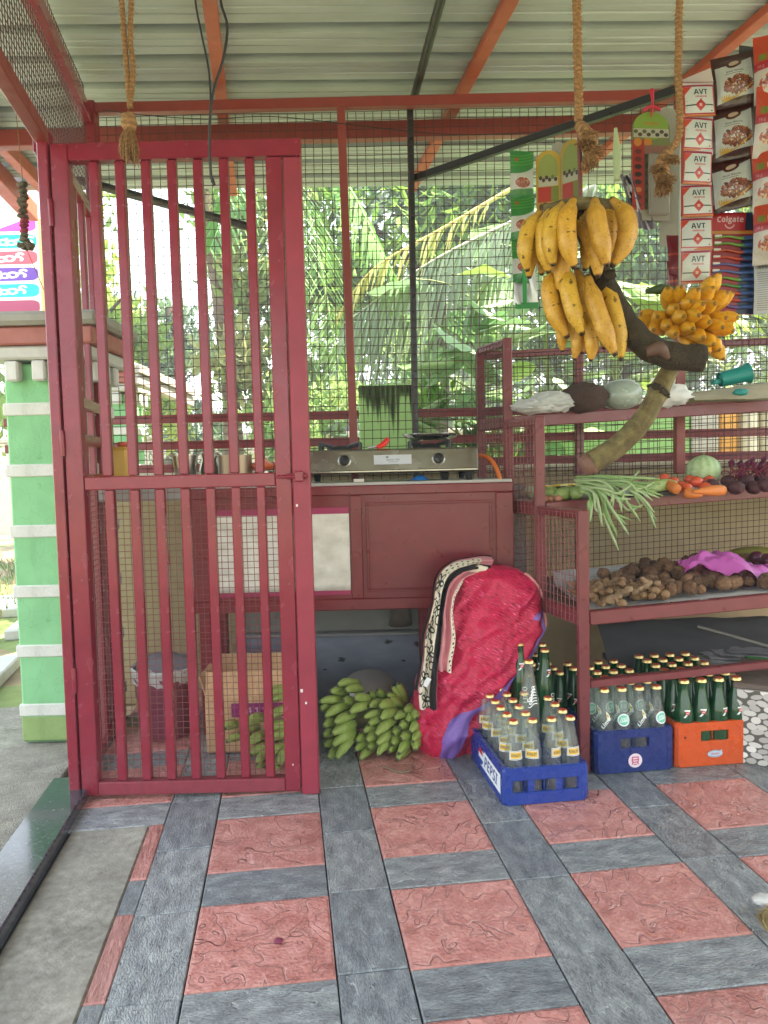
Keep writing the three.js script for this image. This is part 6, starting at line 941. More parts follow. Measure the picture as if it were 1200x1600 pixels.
{
  const avt = canvasTex(160, 180, (g, w, h) => {
    g.fillStyle = '#e6ebea'; g.fillRect(0, 0, w, h); g.fillStyle = '#d9482c'; g.fillRect(0, 0, 6, h); g.fillRect(w - 6, 0, 6, h); g.fillStyle = '#cf2a36'; g.fillRect(0, 0, w, 6); g.fillStyle = '#e9dfe2'; g.fillRect(0, 6, w, 14); g.fillStyle = '#b32a52'; g.fillRect(4, 20, w - 8, 11); g.fillStyle = '#e8862f'; g.fillRect(0, h - 8, w, 8); g.fillStyle = '#c92a2a'; g.fillRect(0, h - 16, w, 7);
    g.fillStyle = '#e04a30'; g.beginPath(); g.moveTo(6, 32); g.lineTo(46, 32); g.lineTo(6, 72); g.fill();
    g.fillStyle = '#15302c'; g.font = 'bold 40px sans-serif'; g.textAlign = 'center'; g.fillText('AVT', w / 2 + 8, 74); g.fillStyle = '#c93040'; g.font = 'bold 13px sans-serif'; g.fillText('PREMIUM', w / 2 + 8, 90); g.fillRect(w / 2 + 4, 96, 6, 4);
    g.fillStyle = '#2d4a40'; g.fillRect(8, 124, w - 16, 6); g.fillStyle = '#d23434'; g.beginPath(); g.moveTo(w / 2 + 4, 98); g.lineTo(w / 2 + 32, 127); g.lineTo(w / 2 + 4, 156); g.lineTo(w / 2 - 24, 127); g.fill(); g.fillStyle = '#f0c8b8'; g.fillRect(w / 2 - 3, 120, 14, 14); g.fillStyle = '#3c2a22'; g.fillRect(w - 22, 152, 8, 5);
  });
  const t = thing('tea_sachet_strip', 'long strip of white and red tea sachets with a red diamond', 'sachets');
  strip(t, 6, 0.083, 0.096, 0.006, avt, [[0.859, 2.043, -2.1], [0.852, 1.524, -2.1]], [0.3, 0.06, 0.04]);
  part('torn_top', sheet((u, v) => V([0.859, 2.043, -2.1][0] + (u - 0.5) * 0.078, [0.859, 2.043, -2.1][1] + v * 0.03 * (0.5 + u), -2.1 - 0.02 * v), 6, 4), std({ color: rgb(0.5, 0.42, 0.4), roughness: 0.35, side: THREE.DoubleSide }), t);
  const br = canvasTex(160, 224, (g, w, h) => {
    g.fillStyle = '#4a2018'; g.fillRect(0, 0, w, h); g.fillStyle = '#cfd4d0'; g.beginPath(); g.moveTo(10, 52); g.quadraticCurveTo(80, 62, w - 8, 26); g.lineTo(w - 8, 186); g.quadraticCurveTo(70, 190, 10, 206); g.closePath(); g.fill();
    g.fillStyle = '#5a2018'; g.beginPath(); g.ellipse(82, 50, 30, 20, -0.2, 0, 7); g.fill(); g.fillStyle = '#d8c0a8'; g.beginPath(); g.ellipse(82, 48, 20, 11, -0.2, 0, 7); g.fill(); g.fillStyle = '#6d6a72'; g.font = 'bold 11px sans-serif'; g.fillText('Meat Masala', 48, 90); g.fillRect(44, 96, 62, 2);
    foodBlob(g, 92, 142, 58, 36, ['#8a3a1c', '#5a1e10', '#a4522a', '#6d2a14', '#7c3018', '#b5642c'], 260); g.strokeStyle = '#d8a82c'; g.lineWidth = 4; g.beginPath(); g.moveTo(26, 196); g.quadraticCurveTo(90, 200, 148, 142); g.stroke(); for (let k = 0; k < 4; k++) { g.beginPath(); g.arc(34 + k * 9, 184, 8, 0, 4); g.stroke(); }
  });
  const b = thing('masala_sachet_strip', 'strip of three brown and white spice sachets beside the tea sachets', 'sachets');
  strip(b, 3, 0.108, 0.142, 0.024, br, [[0.961, 2.12, -2.12], [0.957, 1.718, -2.12]], [0.05, 0.03, 0.025], -0.35, { roll: 0.06 });
  const bk = thing('dark_sachet_strip', 'strip of dark packets hanging just behind the spice sachets', 'sachets');
  strip(bk, 2, 0.07, 0.15, 0.01, canvasTex(32, 32, (g, w, h) => { g.fillStyle = '#1c1a18'; g.fillRect(0, 0, w, h); }), [[1.038, 2.177, -2.2], [1.044, 1.885, -2.2]], [0.02, 0.02, 0.02], 0.2);
  const rd = canvasTex(160, 224, (g, w, h) => {
    g.fillStyle = '#d24a26'; g.fillRect(0, 0, w, h); g.fillStyle = '#b81c2c'; g.fillRect(0, 92, w, 26); g.fillStyle = '#d8cfc6'; g.fillRect(0, 118, w, 106); g.fillStyle = '#7d8a30'; g.fillRect(14, 66, 24, 22); g.fillStyle = '#f0d8c0'; g.font = 'bold 24px sans-serif'; g.fillText('KITCHEN', 44, 86, 110); g.font = '12px sans-serif'; g.fillStyle = '#e8b8b0'; g.fillText('10 g', 8, 110);
    foodBlob(g, 90, 160, 74, 30, ['#b8402c', '#d06a3c', '#7c2418', '#c4563c', '#e09a5c'], 200);
  });
  const r = thing('red_sachet_strip', 'strip of orange red spice sachets at the right edge of the view', 'sachets');
  strip(r, 4, 0.12, 0.178, 0.022, rd, [[1.051, 2.125, -2.06], [1.05, 1.577, -2.06]], [0.4, 0.4, 0.42], -0.3);
  const rv = canvasTex(160, 224, (g, w, h) => { g.fillStyle = '#c8cccf'; g.fillRect(0, 0, w, h); g.fillStyle = '#c43c2c'; g.fillRect(0, 0, w, 26); g.fillRect(70, 60, 90, 90); g.fillStyle = '#4e545c'; for (let k = 0; k < 12; k++) g.fillRect(14 + k * 4, 30, 1 + k % 3, 26); g.fillStyle = '#8d949c'; for (let k = 0; k < 18; k++) g.fillRect(12, 70 + k * 8, 44, 3); });
  const r2 = thing('grey_sachet_strip', 'grey printed backs of sachets below the red strip at the right edge', 'sachets');
  strip(r2, 2, 0.1, 0.16, 0.012, rv, [[1.062, 1.704, -2.1], [1.06, 1.451, -2.1]], [0.4, 0.4, 0.42], -0.2);
  const ob = canvasTex(64, 96, (g, w, h) => { g.fillStyle = '#8a3a14'; g.fillRect(0, 0, w, h); g.fillStyle = '#c8761e'; for (let k = 0; k < 8; k++) { g.beginPath(); g.ellipse(rr(0, w), rr(0, h), 12, 4, rr(0, 3), 0, 7); g.fill(); } g.fillStyle = '#6a2410'; g.fillRect(0, 40, w, 5); });
  const o = thing('amber_sachet_strip', 'strip of amber brown sachets seen edgewise behind the tea sachets', 'sachets');
  strip(o, 4, 0.055, 0.11, 0.01, ob, [[0.942, 1.871, -2.18], [0.94, 1.519, -2.18]], [0.3, 0.1, 0.03], 0.3);
  const gs = canvasTex(128, 192, (g, w, h) => { g.fillStyle = '#2f8f3c'; g.fillRect(0, 0, w, h); g.strokeStyle = '#5cb048'; g.lineWidth = 5; for (let k = 0; k < 4; k++) { g.beginPath(); g.moveTo(0, 20 + k * 13); g.quadraticCurveTo(60, 30 + k * 12, w, 4 + k * 13); g.stroke(); } g.fillStyle = '#d8dcd8'; g.beginPath(); g.moveTo(0, 92); g.quadraticCurveTo(70, 100, w, 62); g.lineTo(w, 148); g.quadraticCurveTo(60, 150, 0, 160); g.fill(); foodBlob(g, 64, 128, 40, 20, ['#b8562c', '#8a3a1c', '#d0803c', '#a4482a'], 150); g.strokeStyle = '#e8e4dc'; g.lineWidth = 4; g.beginPath(); g.ellipse(64, 128, 43, 23, 0, 0, 7); g.stroke(); g.fillStyle = '#c8622c'; g.fillRect(22, 30, 18, 14); });
  const g1 = thing('green_sachet_strip', 'strip of green and white spice sachets hanging left of the plantains', 'sachets');
  strip(g1, 3, 0.082, 0.148, 0.01, gs, [[0.471, 2.043, -2.55], [0.473, 1.636, -2.55]], [0.4, 0.42, 0.44], 0.25);
  part('empty_foil', sheet((u, v) => V(0.478 + (u - 0.5) * (0.066 + 0.014 * (1 - v)), 1.562 + 0.115 * v, -2.55 + 0.008 * Math.sin(u * 7 + v * 3)), 8, 8), phys({ color: rgb(0.52, 0.54, 0.55), roughness: 0.3, metalness: 0.4, side: THREE.DoubleSide }), g1);
  part('green_fold', boxAt(0.474, 1.62, -2.538, 0.014, 0.11, 0.003, 0.001), std({ color: rgb(0.02, 0.25, 0.05), roughness: 0.4 }), g1);
  part('crimp', boxAt(0.482, 1.558, -2.545, 0.076, 0.02, 0.003, 0.001), std({ color: rgb(0.03, 0.22, 0.06), roughness: 0.4 }), g1);
  // rounded cards with blister packs
  const card = (W, H, arch = W / 2) => { const s = new THREE.Shape(); s.moveTo(-W / 2, 0); s.lineTo(W / 2, 0); s.lineTo(W / 2, H - arch); s.absellipse(0, H - arch, W / 2, arch, 0, Math.PI, false); s.lineTo(-W / 2, 0); const g = new THREE.ExtrudeGeometry(s, { depth: 0.0025, bevelEnabled: false, curveSegments: 16 }), p = g.attributes.position, uv = g.attributes.uv; for (let i = 0; i < p.count; i++) uv.setXY(i, p.getX(i) / W + 0.5, p.getY(i) / H); return g; };
  const yel = canvasTex(128, 256, (g, w, h) => { g.fillStyle = '#d9b53c'; g.fillRect(0, 0, w, h); g.fillStyle = '#a8b860'; g.beginPath(); g.ellipse(64, 70, 54, 58, 0, 0, 7); g.fill(); g.fillStyle = '#d8d8c8'; g.fillRect(12, 92, 104, 30); for (let k = 0; k < 6; k++) { g.fillStyle = pick(['#5c3a22', '#76853c', '#3f2a1c']); g.beginPath(); g.ellipse(24 + k * 16, 92 + (k % 2) * 8, 9, 7, 0, 0, 7); g.fill(); } g.fillStyle = '#d2382a'; g.fillRect(10, 124, 70, 52); g.fillStyle = '#8d9a3c'; g.fillRect(80, 124, 40, 52); foodBlob(g, 44, 190, 26, 12, ['#4e2a18', '#6a3c20'], 40); g.fillStyle = '#d8a08c'; g.fillRect(10, 206, 108, 44); g.fillStyle = '#c87a68'; for (let k = 0; k < 4; k++) g.fillRect(16, 212 + k * 9, 96, 3); });
  const c1 = thing('yellow_card', 'round topped yellow and red spice card left of the plantain rope', 'card'); const o1 = part('card', card(0.078, 0.24, 0.03), std({ map: yel, roughness: 0.5, color: rgb(0.62, 0.6, 0.56) }), c1); o1.position.set(...[0.567, 1.829, -2.6]); o1.rotation.y = -0.25;
  const c2 = thing('yellow_card', 'narrow round topped card just left of the rope, turned sideways', 'card'); const o2 = part('card', card(0.07, 0.27, 0.03), std({ map: yel, roughness: 0.5, color: rgb(0.4, 0.4, 0.36) }), c2); o2.position.set(...[0.618, 1.792, -2.5]); o2.rotation.y = -0.75;
  const c3 = thing('grey_card', 'plain grey back of a hanging card between the two yellow cards', 'card'); const o3 = part('card', card(0.05, 0.27, 0.025), paint(0.33, 0.33, 0.29, 0.8), c3); o3.position.set(...[0.607, 1.834, -2.62]); o3.rotation.y = 0.2;
  const bigT = canvasTex(192, 512, (g, w, h) => { g.fillStyle = '#7d8a50'; g.fillRect(0, 0, w, h); g.fillStyle = '#8cb43c'; g.beginPath(); g.ellipse(96, 60, 88, 70, 0, 0, 7); g.fill(); g.fillStyle = '#c8862c'; g.font = 'bold 22px sans-serif'; g.textAlign = 'center'; g.fillText('GARAM', 96, 62); g.fillStyle = '#c8c8b8'; g.fillRect(6, 78, 180, 42); for (let k = 0; k < 8; k++) { g.fillStyle = pick(['#2e2018', '#4a3420', '#56603a']); g.beginPath(); g.ellipse(18 + k * 22, 92 + (k % 2) * 14, 11, 9, 0, 0, 7); g.fill(); } g.fillStyle = '#b5341f'; g.fillRect(0, 130, 62, h); g.fillStyle = '#e0902c'; for (const x of [28, 80]) { g.beginPath(); g.arc(x, 142, 20, 0, 7); g.fill(); } g.fillStyle = '#9a6a5c'; g.fillRect(62, 156, 130, 40); g.fillStyle = '#5d5a52'; g.fillRect(62, 196, 130, 260); for (let k = 0; k < 12; k++) { g.fillStyle = k % 2 ? '#6c6960' : '#4a4740'; g.fillRect(66, 202 + k * 21, 120, 11); } for (let k = 0; k < 8; k++) { g.fillStyle = pick(['#2e2018', '#d88a4c', '#70302c', '#8a9a4c']); g.beginPath(); g.ellipse(30, 186 + k * 36, 18, 12, 0, 0, 7); g.fill(); } g.fillStyle = '#a8a498'; g.fillRect(0, 462, w, 50); });
  const c4 = thing('spice_card', 'long green topped spice card with a dark blister, right of the plantains', 'card');
  const o4 = part('card', card(0.125, 0.335, 0.055), std({ map: bigT, roughness: 0.45, color: rgb(0.6, 0.58, 0.52) }), c4); o4.position.set(...[0.871, 1.806, -2.5]); o4.rotation.y = 0.12;
  part('blister', cbox(0.07, 0.19, 0.016, 0.006).translate(0.022, 0.11, 0.011), phys({ color: rgb(0.6, 0.58, 0.52), roughness: 0.1, transmission: 0.7, thickness: 0 }), o4);
  const o5 = part('back_card', card(0.09, 0.36, 0.04), paint(0.3, 0.3, 0.25, 0.8), c4); o5.position.set(...[0.929, 1.808, -2.53]); part('flap', boxAt(0.035, -0.03, 0, 0.11, 0.09, 0.003, 0.001), paint(0.3, 0.3, 0.25, 0.8), o5);
  part('red_tie', [ttube([[0.87, 2.124, -2.49], [0.874, 2.167, -2.49], [0.874, 2.21, -2.5]], [0.003, 0.004, 0.007], 6, 6), ttube([[0.844, 2.144, -2.49], [0.87, 2.155, -2.49], [0.898, 2.143, -2.49]], 0.005, 8, 6)], std({ color: rgb(0.5, 0.02, 0.05), roughness: 0.5 }), c4);
  const kn = thing('wrapped_knife', 'slim clear plastic sleeve with pale green handle hanging right of the rope', 'sleeve');
  part('handle', ttube([[0.76, 2.095, -2.5], [0.764, 1.997, -2.5], [0.764, 1.934, -2.5]], [0.005, 0.013, 0.010], 12, 10), std({ color: rgb(0.42, 0.52, 0.3), roughness: 0.4 }), kn);
  part('sleeve', sheet((u, v) => { const y = lerp(1.95, 1.78, v); return V(0.79 + 0.06 * v + (u - 0.5) * (0.035 + 0.045 * v), y, -2.5 + 0.012 * Math.sin(u * 9 + v * 5)); }, 10, 10), phys({ map: canvasTex(64, 64, (g, w, h) => { g.fillStyle = '#6c6470'; g.fillRect(0, 0, w, h); g.fillStyle = '#cfc8d0'; for (let k = 0; k < 16; k++) g.fillRect(rr(0, w), rr(0, h), 4, 16); g.fillStyle = '#2e2830'; for (let k = 0; k < 10; k++) g.fillRect(rr(0, w), rr(0, h), 5, 14); }), roughness: 0.15, transmission: 0.3, side: THREE.DoubleSide }), kn);
  const sl = thing('clear_sleeve', 'crumpled clear plastic sleeve hanging just behind the rope tail', 'sleeve');
  part('film', sheet((u, v) => V(0.66 + u * 0.05, lerp(1.93, 1.78, v), -2.52 + 0.01 * Math.sin(u * 11 + v * 7)), 8, 8), phys({ color: rgb(0.75, 0.8, 0.85), roughness: 0.12, transmission: 0.5, side: THREE.DoubleSide }), sl);
  const tb = thing('toothbrush_card', 'red hanging card holding a ladder of coloured toothbrushes', 'card');
  const tc = canvasTex(128, 256, (g, w, h) => { g.fillStyle = '#a8141f'; g.fillRect(0, 0, w, h); g.fillStyle = '#c9161f'; g.fillRect(0, 0, 88, 44); g.fillStyle = '#14284a'; g.fillRect(88, 0, 40, 44); g.fillStyle = '#f2dede'; g.font = 'bold 20px sans-serif'; g.fillText('Colgate', 10, 24); g.strokeStyle = '#f2dede'; g.lineWidth = 3; g.beginPath(); g.arc(46, 26, 13, 0.3, 2.84); g.stroke(); g.fillStyle = '#d8902c'; g.fillRect(0, 46, w, 8); g.fillStyle = '#16284c'; g.fillRect(80, 60, 48, 196); });
  const base = part('card', boxAt(0, 0, 0, 0.125, 0.275, 0.003, 0.0008), std({ color: rgb(0.35, 0.02, 0.03), roughness: 0.4 }), tb); base.position.set(...[0.976, 1.581, -2.15]); base.rotation.set(0, -0.15, -0.06);
  const face = part('printed_face', new THREE.PlaneGeometry(0.123, 0.273), std({ map: tc, roughness: 0.3, color: rgb(0.6, 0.6, 0.6) }), base); face.position.z = 0.0035;
  const cols = [[0.16, 0.28, 0.05], [0.13, 0.28, 0.05], [0.42, 0.07, 0.03], [0.45, 0.06, 0.03], [0.1, 0.1, 0.28], [0.07, 0.12, 0.32], [0.13, 0.28, 0.05], [0.07, 0.22, 0.06], [0.45, 0.06, 0.03], [0.42, 0.05, 0.03], [0.12, 0.09, 0.3]];
  cols.forEach((c, i) => { const y = 0.068 - i * 0.0185; const o = part('toothbrush', ttube([[-0.055, y, 0.006], [-0.02, y + 0.003, 0.009], [0.01, y - 0.002, 0.008], [0.055, y, 0.007]], [0.003, 0.003, 0.005, 0.0045], 10, 6), std({ color: rgb(...c), roughness: 0.25 }), base); part('bristles', boxAt(-0.046, y + 0.005, 0.007, 0.018, 0.006, 0.006, 0.001), PAL.white, o); part('grip', ttube([[0.02, y - 0.001, 0.0085], [0.055, y, 0.0075]], 0.0056, 2, 6), std({ color: rgb(0.03, 0.08, 0.25), roughness: 0.4 }), o); });
  const rp = thing('red_packet_strip', 'narrow strip of maroon packets hanging behind the cord and tea sachets', 'sachets');
  strip(rp, 2, 0.05, 0.12, 0.008, canvasTex(32, 64, (g, w, h) => { g.fillStyle = '#8a1424'; g.fillRect(0, 0, w, h); g.fillStyle = '#c8502c'; g.fillRect(0, 30, w, 4); g.fillRect(0, 52, w, 3); }), [[0.875, 1.684, -2.3], [0.875, 1.532, -2.3]], [0.3, 0.03, 0.05]);
}

// ================================================================ TREES AND PLANTS BEHIND
const leafMat = (o = {}) => phys({ color: rgb(1, 1, 1), roughness: 0.95, transmission: 0.42, thickness: 0, specularIntensity: 0.5, side: THREE.DoubleSide, ...o });
const leafGeo = (l, w, fold = 0.18) => { const P = [0, 0, 0, -w / 2, l * 0.45, fold * w, 0, l, -0.1 * l, w / 2, l * 0.45, fold * w, 0, l * 0.45, 0], I = [0, 4, 1, 1, 4, 2, 0, 3, 4, 4, 3, 2]; const g = new THREE.BufferGeometry(); g.setAttribute('position', new THREE.Float32BufferAttribute(P, 3)); g.setAttribute('uv', new THREE.Float32BufferAttribute([0.5, 0, 0, 0.45, 0.5, 1, 1, 0.45, 0.5, 0.45], 2)); g.setIndex(I); const f = g.toNonIndexed(); f.computeVertexNormals(); return f; };
const LEAF = leafMat();
const barkTex = dataTex(128, 256, (u, v) => { const n = tile4((x, y) => fbm(x * 4, y * 16, 2, 4), u, v), m = tile4((x, y) => fbm(x * 3, y * 3, 6, 3), u, v); return [150 + n * 70 + m * 60, 138 + n * 66 + m * 60, 118 + n * 60 + m * 50]; });
const bark = (r, g, b) => std({ color: rgb(r, g, b), map: rep(barkTex, 3, 2), roughness: 0.95, bumpMap: rep(fineBump, 3), bumpScale: 0.02 });
// leaves gathered in clumps spread through a crown of several lobes
function crown(t, lobes, n, size, cols, droop = 0.3, geo = leafGeo(1, 0.42)) {
  const m = new THREE.InstancedMesh(geo, LEAF, n), M = new THREE.Matrix4(), q = new THREE.Quaternion(), e = new THREE.Euler(), c = new THREE.Color();
  const clumps = []; lobes.forEach(([x, y, z, rx, ry, rz]) => { const k = Math.ceil(26 * rx * ry); for (let i = 0; i < k; i++) { const a = rr(0, 6.283), b = Math.acos(rr(-1, 1)), r = Math.cbrt(rr(0.15, 1)); clumps.push([x + rx * r * Math.sin(b) * Math.cos(a), y + ry * r * Math.cos(b), z + rz * r * Math.sin(b) * Math.sin(a), rr(0.6, 1.3), pick(cols)]); } });
  for (let i = 0; i < n; i++) {
    const k = clumps[Math.floor(rnd() * clumps.length)], s = size * rr(0.6, 1.35), R = size * 2.3 * k[3];
    e.set(rr(-0.9, 0.9) + Math.PI * droop * rr(0.5, 1.4), rr(0, 6.283), rr(-0.7, 0.7), 'YXZ'); q.setFromEuler(e);
    M.compose(V(k[0] + R * (rnd() + rnd() - 1), k[1] + R * 0.8 * (rnd() + rnd() - 1), k[2] + R * (rnd() + rnd() - 1)), q, V(s, s, s)); m.setMatrixAt(i, M);
    const f = rr(1.0, 1.75); c.setRGB(k[4][0] * f, k[4][1] * f, k[4][2] * f * rr(0.8, 1.1)); m.setColorAt(i, c);
  }
  m.name = 'crown'; m.castShadow = m.receiveShadow = true; t.add(m); return stuff(m);
}
function trunk(t, pts, r0, r1, m, limbs = []) { part('trunk', ttube(pts, u => lerp(r0, r1, u) * (1 + 0.06 * Math.sin(u * 31)), 18, 10), m, t); for (const [a, b, r] of limbs) part('limb', ttube([a, V(a).lerp(V(b), 0.5).add(V(0, 0.15, 0)), b], [r, r * 0.7, r * 0.3], 8, 8), m, t); }
const G = { lime: [[0.24, 0.34, 0.06], [0.32, 0.4, 0.08], [0.17, 0.26, 0.06]], mid: [[0.12, 0.22, 0.055], [0.17, 0.29, 0.07], [0.09, 0.16, 0.05]], dark: [[0.07, 0.13, 0.06], [0.1, 0.17, 0.075], [0.05, 0.1, 0.055]], dry: [[0.18, 0.24, 0.08], [0.14, 0.2, 0.06], [0.24, 0.25, 0.1]] };
{
  let t = thing('bushy_tree', 'bright yellow green tree seen through the leftmost gate bars', 'tree');
  trunk(t, [[-3.6, -0.1, -8.6], [-3.5, 1.8, -8.6], [-3.4, 3.2, -8.7]], 0.12, 0.05, bark(0.25, 0.2, 0.15), [[[-3.5, 1.9, -8.6], [-2.8, 2.9, -8.5], 0.05]]);
  crown(t, [[-3.3, 3.1, -8.6, 0.9, 0.9, 0.9], [-2.9, 2.0, -8.4, 0.7, 0.9, 0.7], [-3.9, 2.2, -8.8, 0.9, 1.0, 0.8]], 6500, 0.15, G.lime);
  t = thing('dark_tree', 'darker bluish green tree behind the farther pillar', 'tree');
  trunk(t, [[-3.2, -0.1, -11.5], [-3.1, 2, -11.5], [-3.1, 3.4, -11.5]], 0.13, 0.05, bark(0.2, 0.17, 0.14));
  crown(t, [[-3.0, 2.0, -11.5, 0.85, 1.1, 0.9], [-3.5, 2.9, -11.7, 0.7, 0.6, 0.8]], 3600, 0.17, G.dark);
  t = thing('slim_tree', 'slim dark tree against the white sky between the middle gate bars', 'tree');
  trunk(t, [[-2.55, -0.1, -12.6], [-2.5, 2.5, -12.6], [-2.35, 4.6, -12.6]], 0.1, 0.03, bark(0.2, 0.17, 0.14));
  crown(t, [[-2.45, 3.5, -12.6, 0.55, 1.2, 0.6], [-2.2, 2.0, -12.4, 0.4, 0.6, 0.5], [-2.0, 4.6, -12.8, 0.5, 0.6, 0.6]], 650, 0.16, G.dark);
  t = thing('tall_tree', 'tall grey trunk with loose foliage behind the right gate bars', 'tree');
  trunk(t, [[-1.65, -0.1, -8.6], [-1.68, 2.0, -8.6], [-1.85, 4.0, -8.6], [-1.9, 5.4, -8.7]], 0.115, 0.07, bark(0.42, 0.36, 0.32), [[[-1.8, 3.2, -8.6], [-1.0, 4.2, -8.5], 0.05]]);
  crown(t, [[-1.35, 2.2, -8.8, 0.5, 0.9, 0.6], [-0.95, 3.4, -8.7, 0.75, 0.8, 0.6], [-1.5, 4.4, -8.7, 0.8, 0.7, 0.7], [-0.9, 1.6, -9.0, 0.6, 0.6, 0.5]], 5200, 0.17, [...G.mid, ...G.dry]);
  t = thing('mango_tree', 'tree with long hanging bright green leaves above the palm frond', 'tree');
  trunk(t, [[0.6, -0.1, -9.6], [0.7, 2.4, -9.5], [0.6, 4.4, -9.5]], 0.18, 0.09, bark(0.16, 0.13, 0.11), [[[0.65, 3.2, -9.5], [-0.5, 4.0, -9.2], 0.06], [[0.65, 3.4, -9.5], [2.0, 4.2, -9.3], 0.07]]);
  crown(t, [[0.1, 3.9, -9.0, 1.3, 0.8, 0.8], [1.5, 4.1, -9.2, 1.4, 0.8, 0.8], [-0.4, 2.8, -9.3, 0.6, 0.7, 0.6], [2.6, 3.7, -9.3, 0.8, 0.7, 0.7]], 7000, 0.23, [[0.12, 0.24, 0.04], [0.17, 0.3, 0.05], [0.06, 0.13, 0.05], [0.05, 0.1, 0.06]], 0.62, leafGeo(1, 0.27));
  t = thing('shade_tree', 'dark dense tree filling the view behind the hanging packets', 'tree');
  trunk(t, [[3.2, -0.1, -10], [3.1, 2.5, -10], [3.3, 4.4, -10]], 0.2, 0.08, bark(0.17, 0.14, 0.12));
  crown(t, [[2.6, 2.8, -9.6, 1.2, 1.2, 0.9], [3.8, 3.6, -9.8, 1.5, 1.2, 1.0], [4.6, 2.2, -9.6, 1.1, 1.3, 0.9]], 8000, 0.17, [...G.mid, ...G.dark]);
  t = thing('lime_tree', 'sunlit lime green tree glimpsed right of the brown sachets', 'tree');
  trunk(t, [[4.0, -0.1, -7.2], [4.0, 3, -7.2]], 0.1, 0.05, bark(0.2, 0.17, 0.14));
  crown(t, [[3.75, 3.1, -7.2, 0.6, 0.7, 0.6], [4.3, 2.6, -7.0, 0.8, 0.9, 0.6]], 2000, 0.16, [[0.3, 0.38, 0.03], [0.24, 0.33, 0.03], [0.36, 0.42, 0.05]]);
  t = thing('shrub', 'light olive shrub between the tall trunk and the green post', 'shrub');
  trunk(t, [[-0.5, -0.1, -7.2], [-0.5, 1.2, -7.2]], 0.04, 0.02, bark(0.2, 0.17, 0.14));
  crown(t, [[-0.6, 1.5, -7.2, 0.5, 0.7, 0.4], [0.0, 1.9, -7.6, 0.45, 0.6, 0.4], [-0.9, 1.2, -7.4, 0.4, 0.5, 0.4]], 3600, 0.1, [[0.15, 0.26, 0.07], [0.11, 0.2, 0.06], [0.2, 0.28, 0.1]]);
  t = thing('shrub', 'green shrub seen through the rails right of the green post', 'shrub');
  trunk(t, [[0.9, -0.1, -5.6], [0.9, 0.9, -5.6]], 0.03, 0.02, bark(0.2, 0.17, 0.14));
  crown(t, [[0.45, 1.1, -5.5, 0.3, 0.4, 0.2], [0.85, 1.15, -5.3, 0.3, 0.4, 0.2]], 900, 0.1, [[0.14, 0.27, 0.05], [0.2, 0.34, 0.06], [0.08, 0.17, 0.05]]);
  t = thing('far_thicket', 'hazy thicket of trees closing the view far behind', 'thicket'); t.userData = { kind: 'stuff' };
  crown(t, [[0.2, 3.0, -17, 2.0, 2.4, 0.8], [3, 3.4, -17, 3, 2.8, 0.8], [7.5, 3.2, -16, 3, 2.8, 0.8], [3, 7.2, -18, 4, 1.6, 0.8], [1.0, 1.2, -15, 3.5, 1.2, 0.6]], 14000, 0.36, [[0.07, 0.13, 0.06], [0.1, 0.18, 0.07], [0.13, 0.2, 0.06], [0.05, 0.1, 0.06]]);
}
// ---- palm fronds: midrib with hanging leaflets
function frond(t, pts, n, len, cols, hang, wid = 0.03, name = 'frond') {
  const c = new THREE.CatmullRomCurve3(pts.map(p => V(p))), out = [];
  const rib = ttube(pts, u => 0.018 * (1 - 0.75 * u), 24, 6);
  for (let i = 0; i < n; i++) for (const sgn of [-1, 1]) {
    const u = 0.12 + 0.88 * (i + rr(0, 1.2)) / n, p = c.getPointAt(Math.min(u, 1)), tn = c.getTangentAt(Math.min(u, 1)), side = V(0, 1, 0).cross(tn).normalize().multiplyScalar(sgn), L = len * Math.sin(Math.PI * (0.16 + 0.76 * u)) * rr(0.6, 1.15);
    const d = tn.clone().multiplyScalar(0.45).addScaledVector(side, 0.8 - hang * 0.5).add(V(0, 0.25 - hang, 0)).normalize(), w = V(0, 1, 0).cross(d).normalize().multiplyScalar(wid * rr(0.7, 1.1));
    const fall = 0.25 + hang * 0.4;
    out.push(sheet((a, b) => p.clone().addScaledVector(d, b * L).add(V(rr(-1, 1) * 0.004, -fall * L * b * b, 0)).addScaledVector(w, (a - 0.5) * Math.sin(Math.PI * (0.18 + 0.82 * b)) ), 2, 5));
  }
  const o = part(name, join(out), phys({ color: rgb(...cols), roughness: 0.95, transmission: 0.42, thickness: 0, side: THREE.DoubleSide }), t); part('midrib', rib, std({ color: rgb(cols[0] * 1.3, cols[1] * 1.1, cols[2] * 1.2), roughness: 0.6 }), o);
}
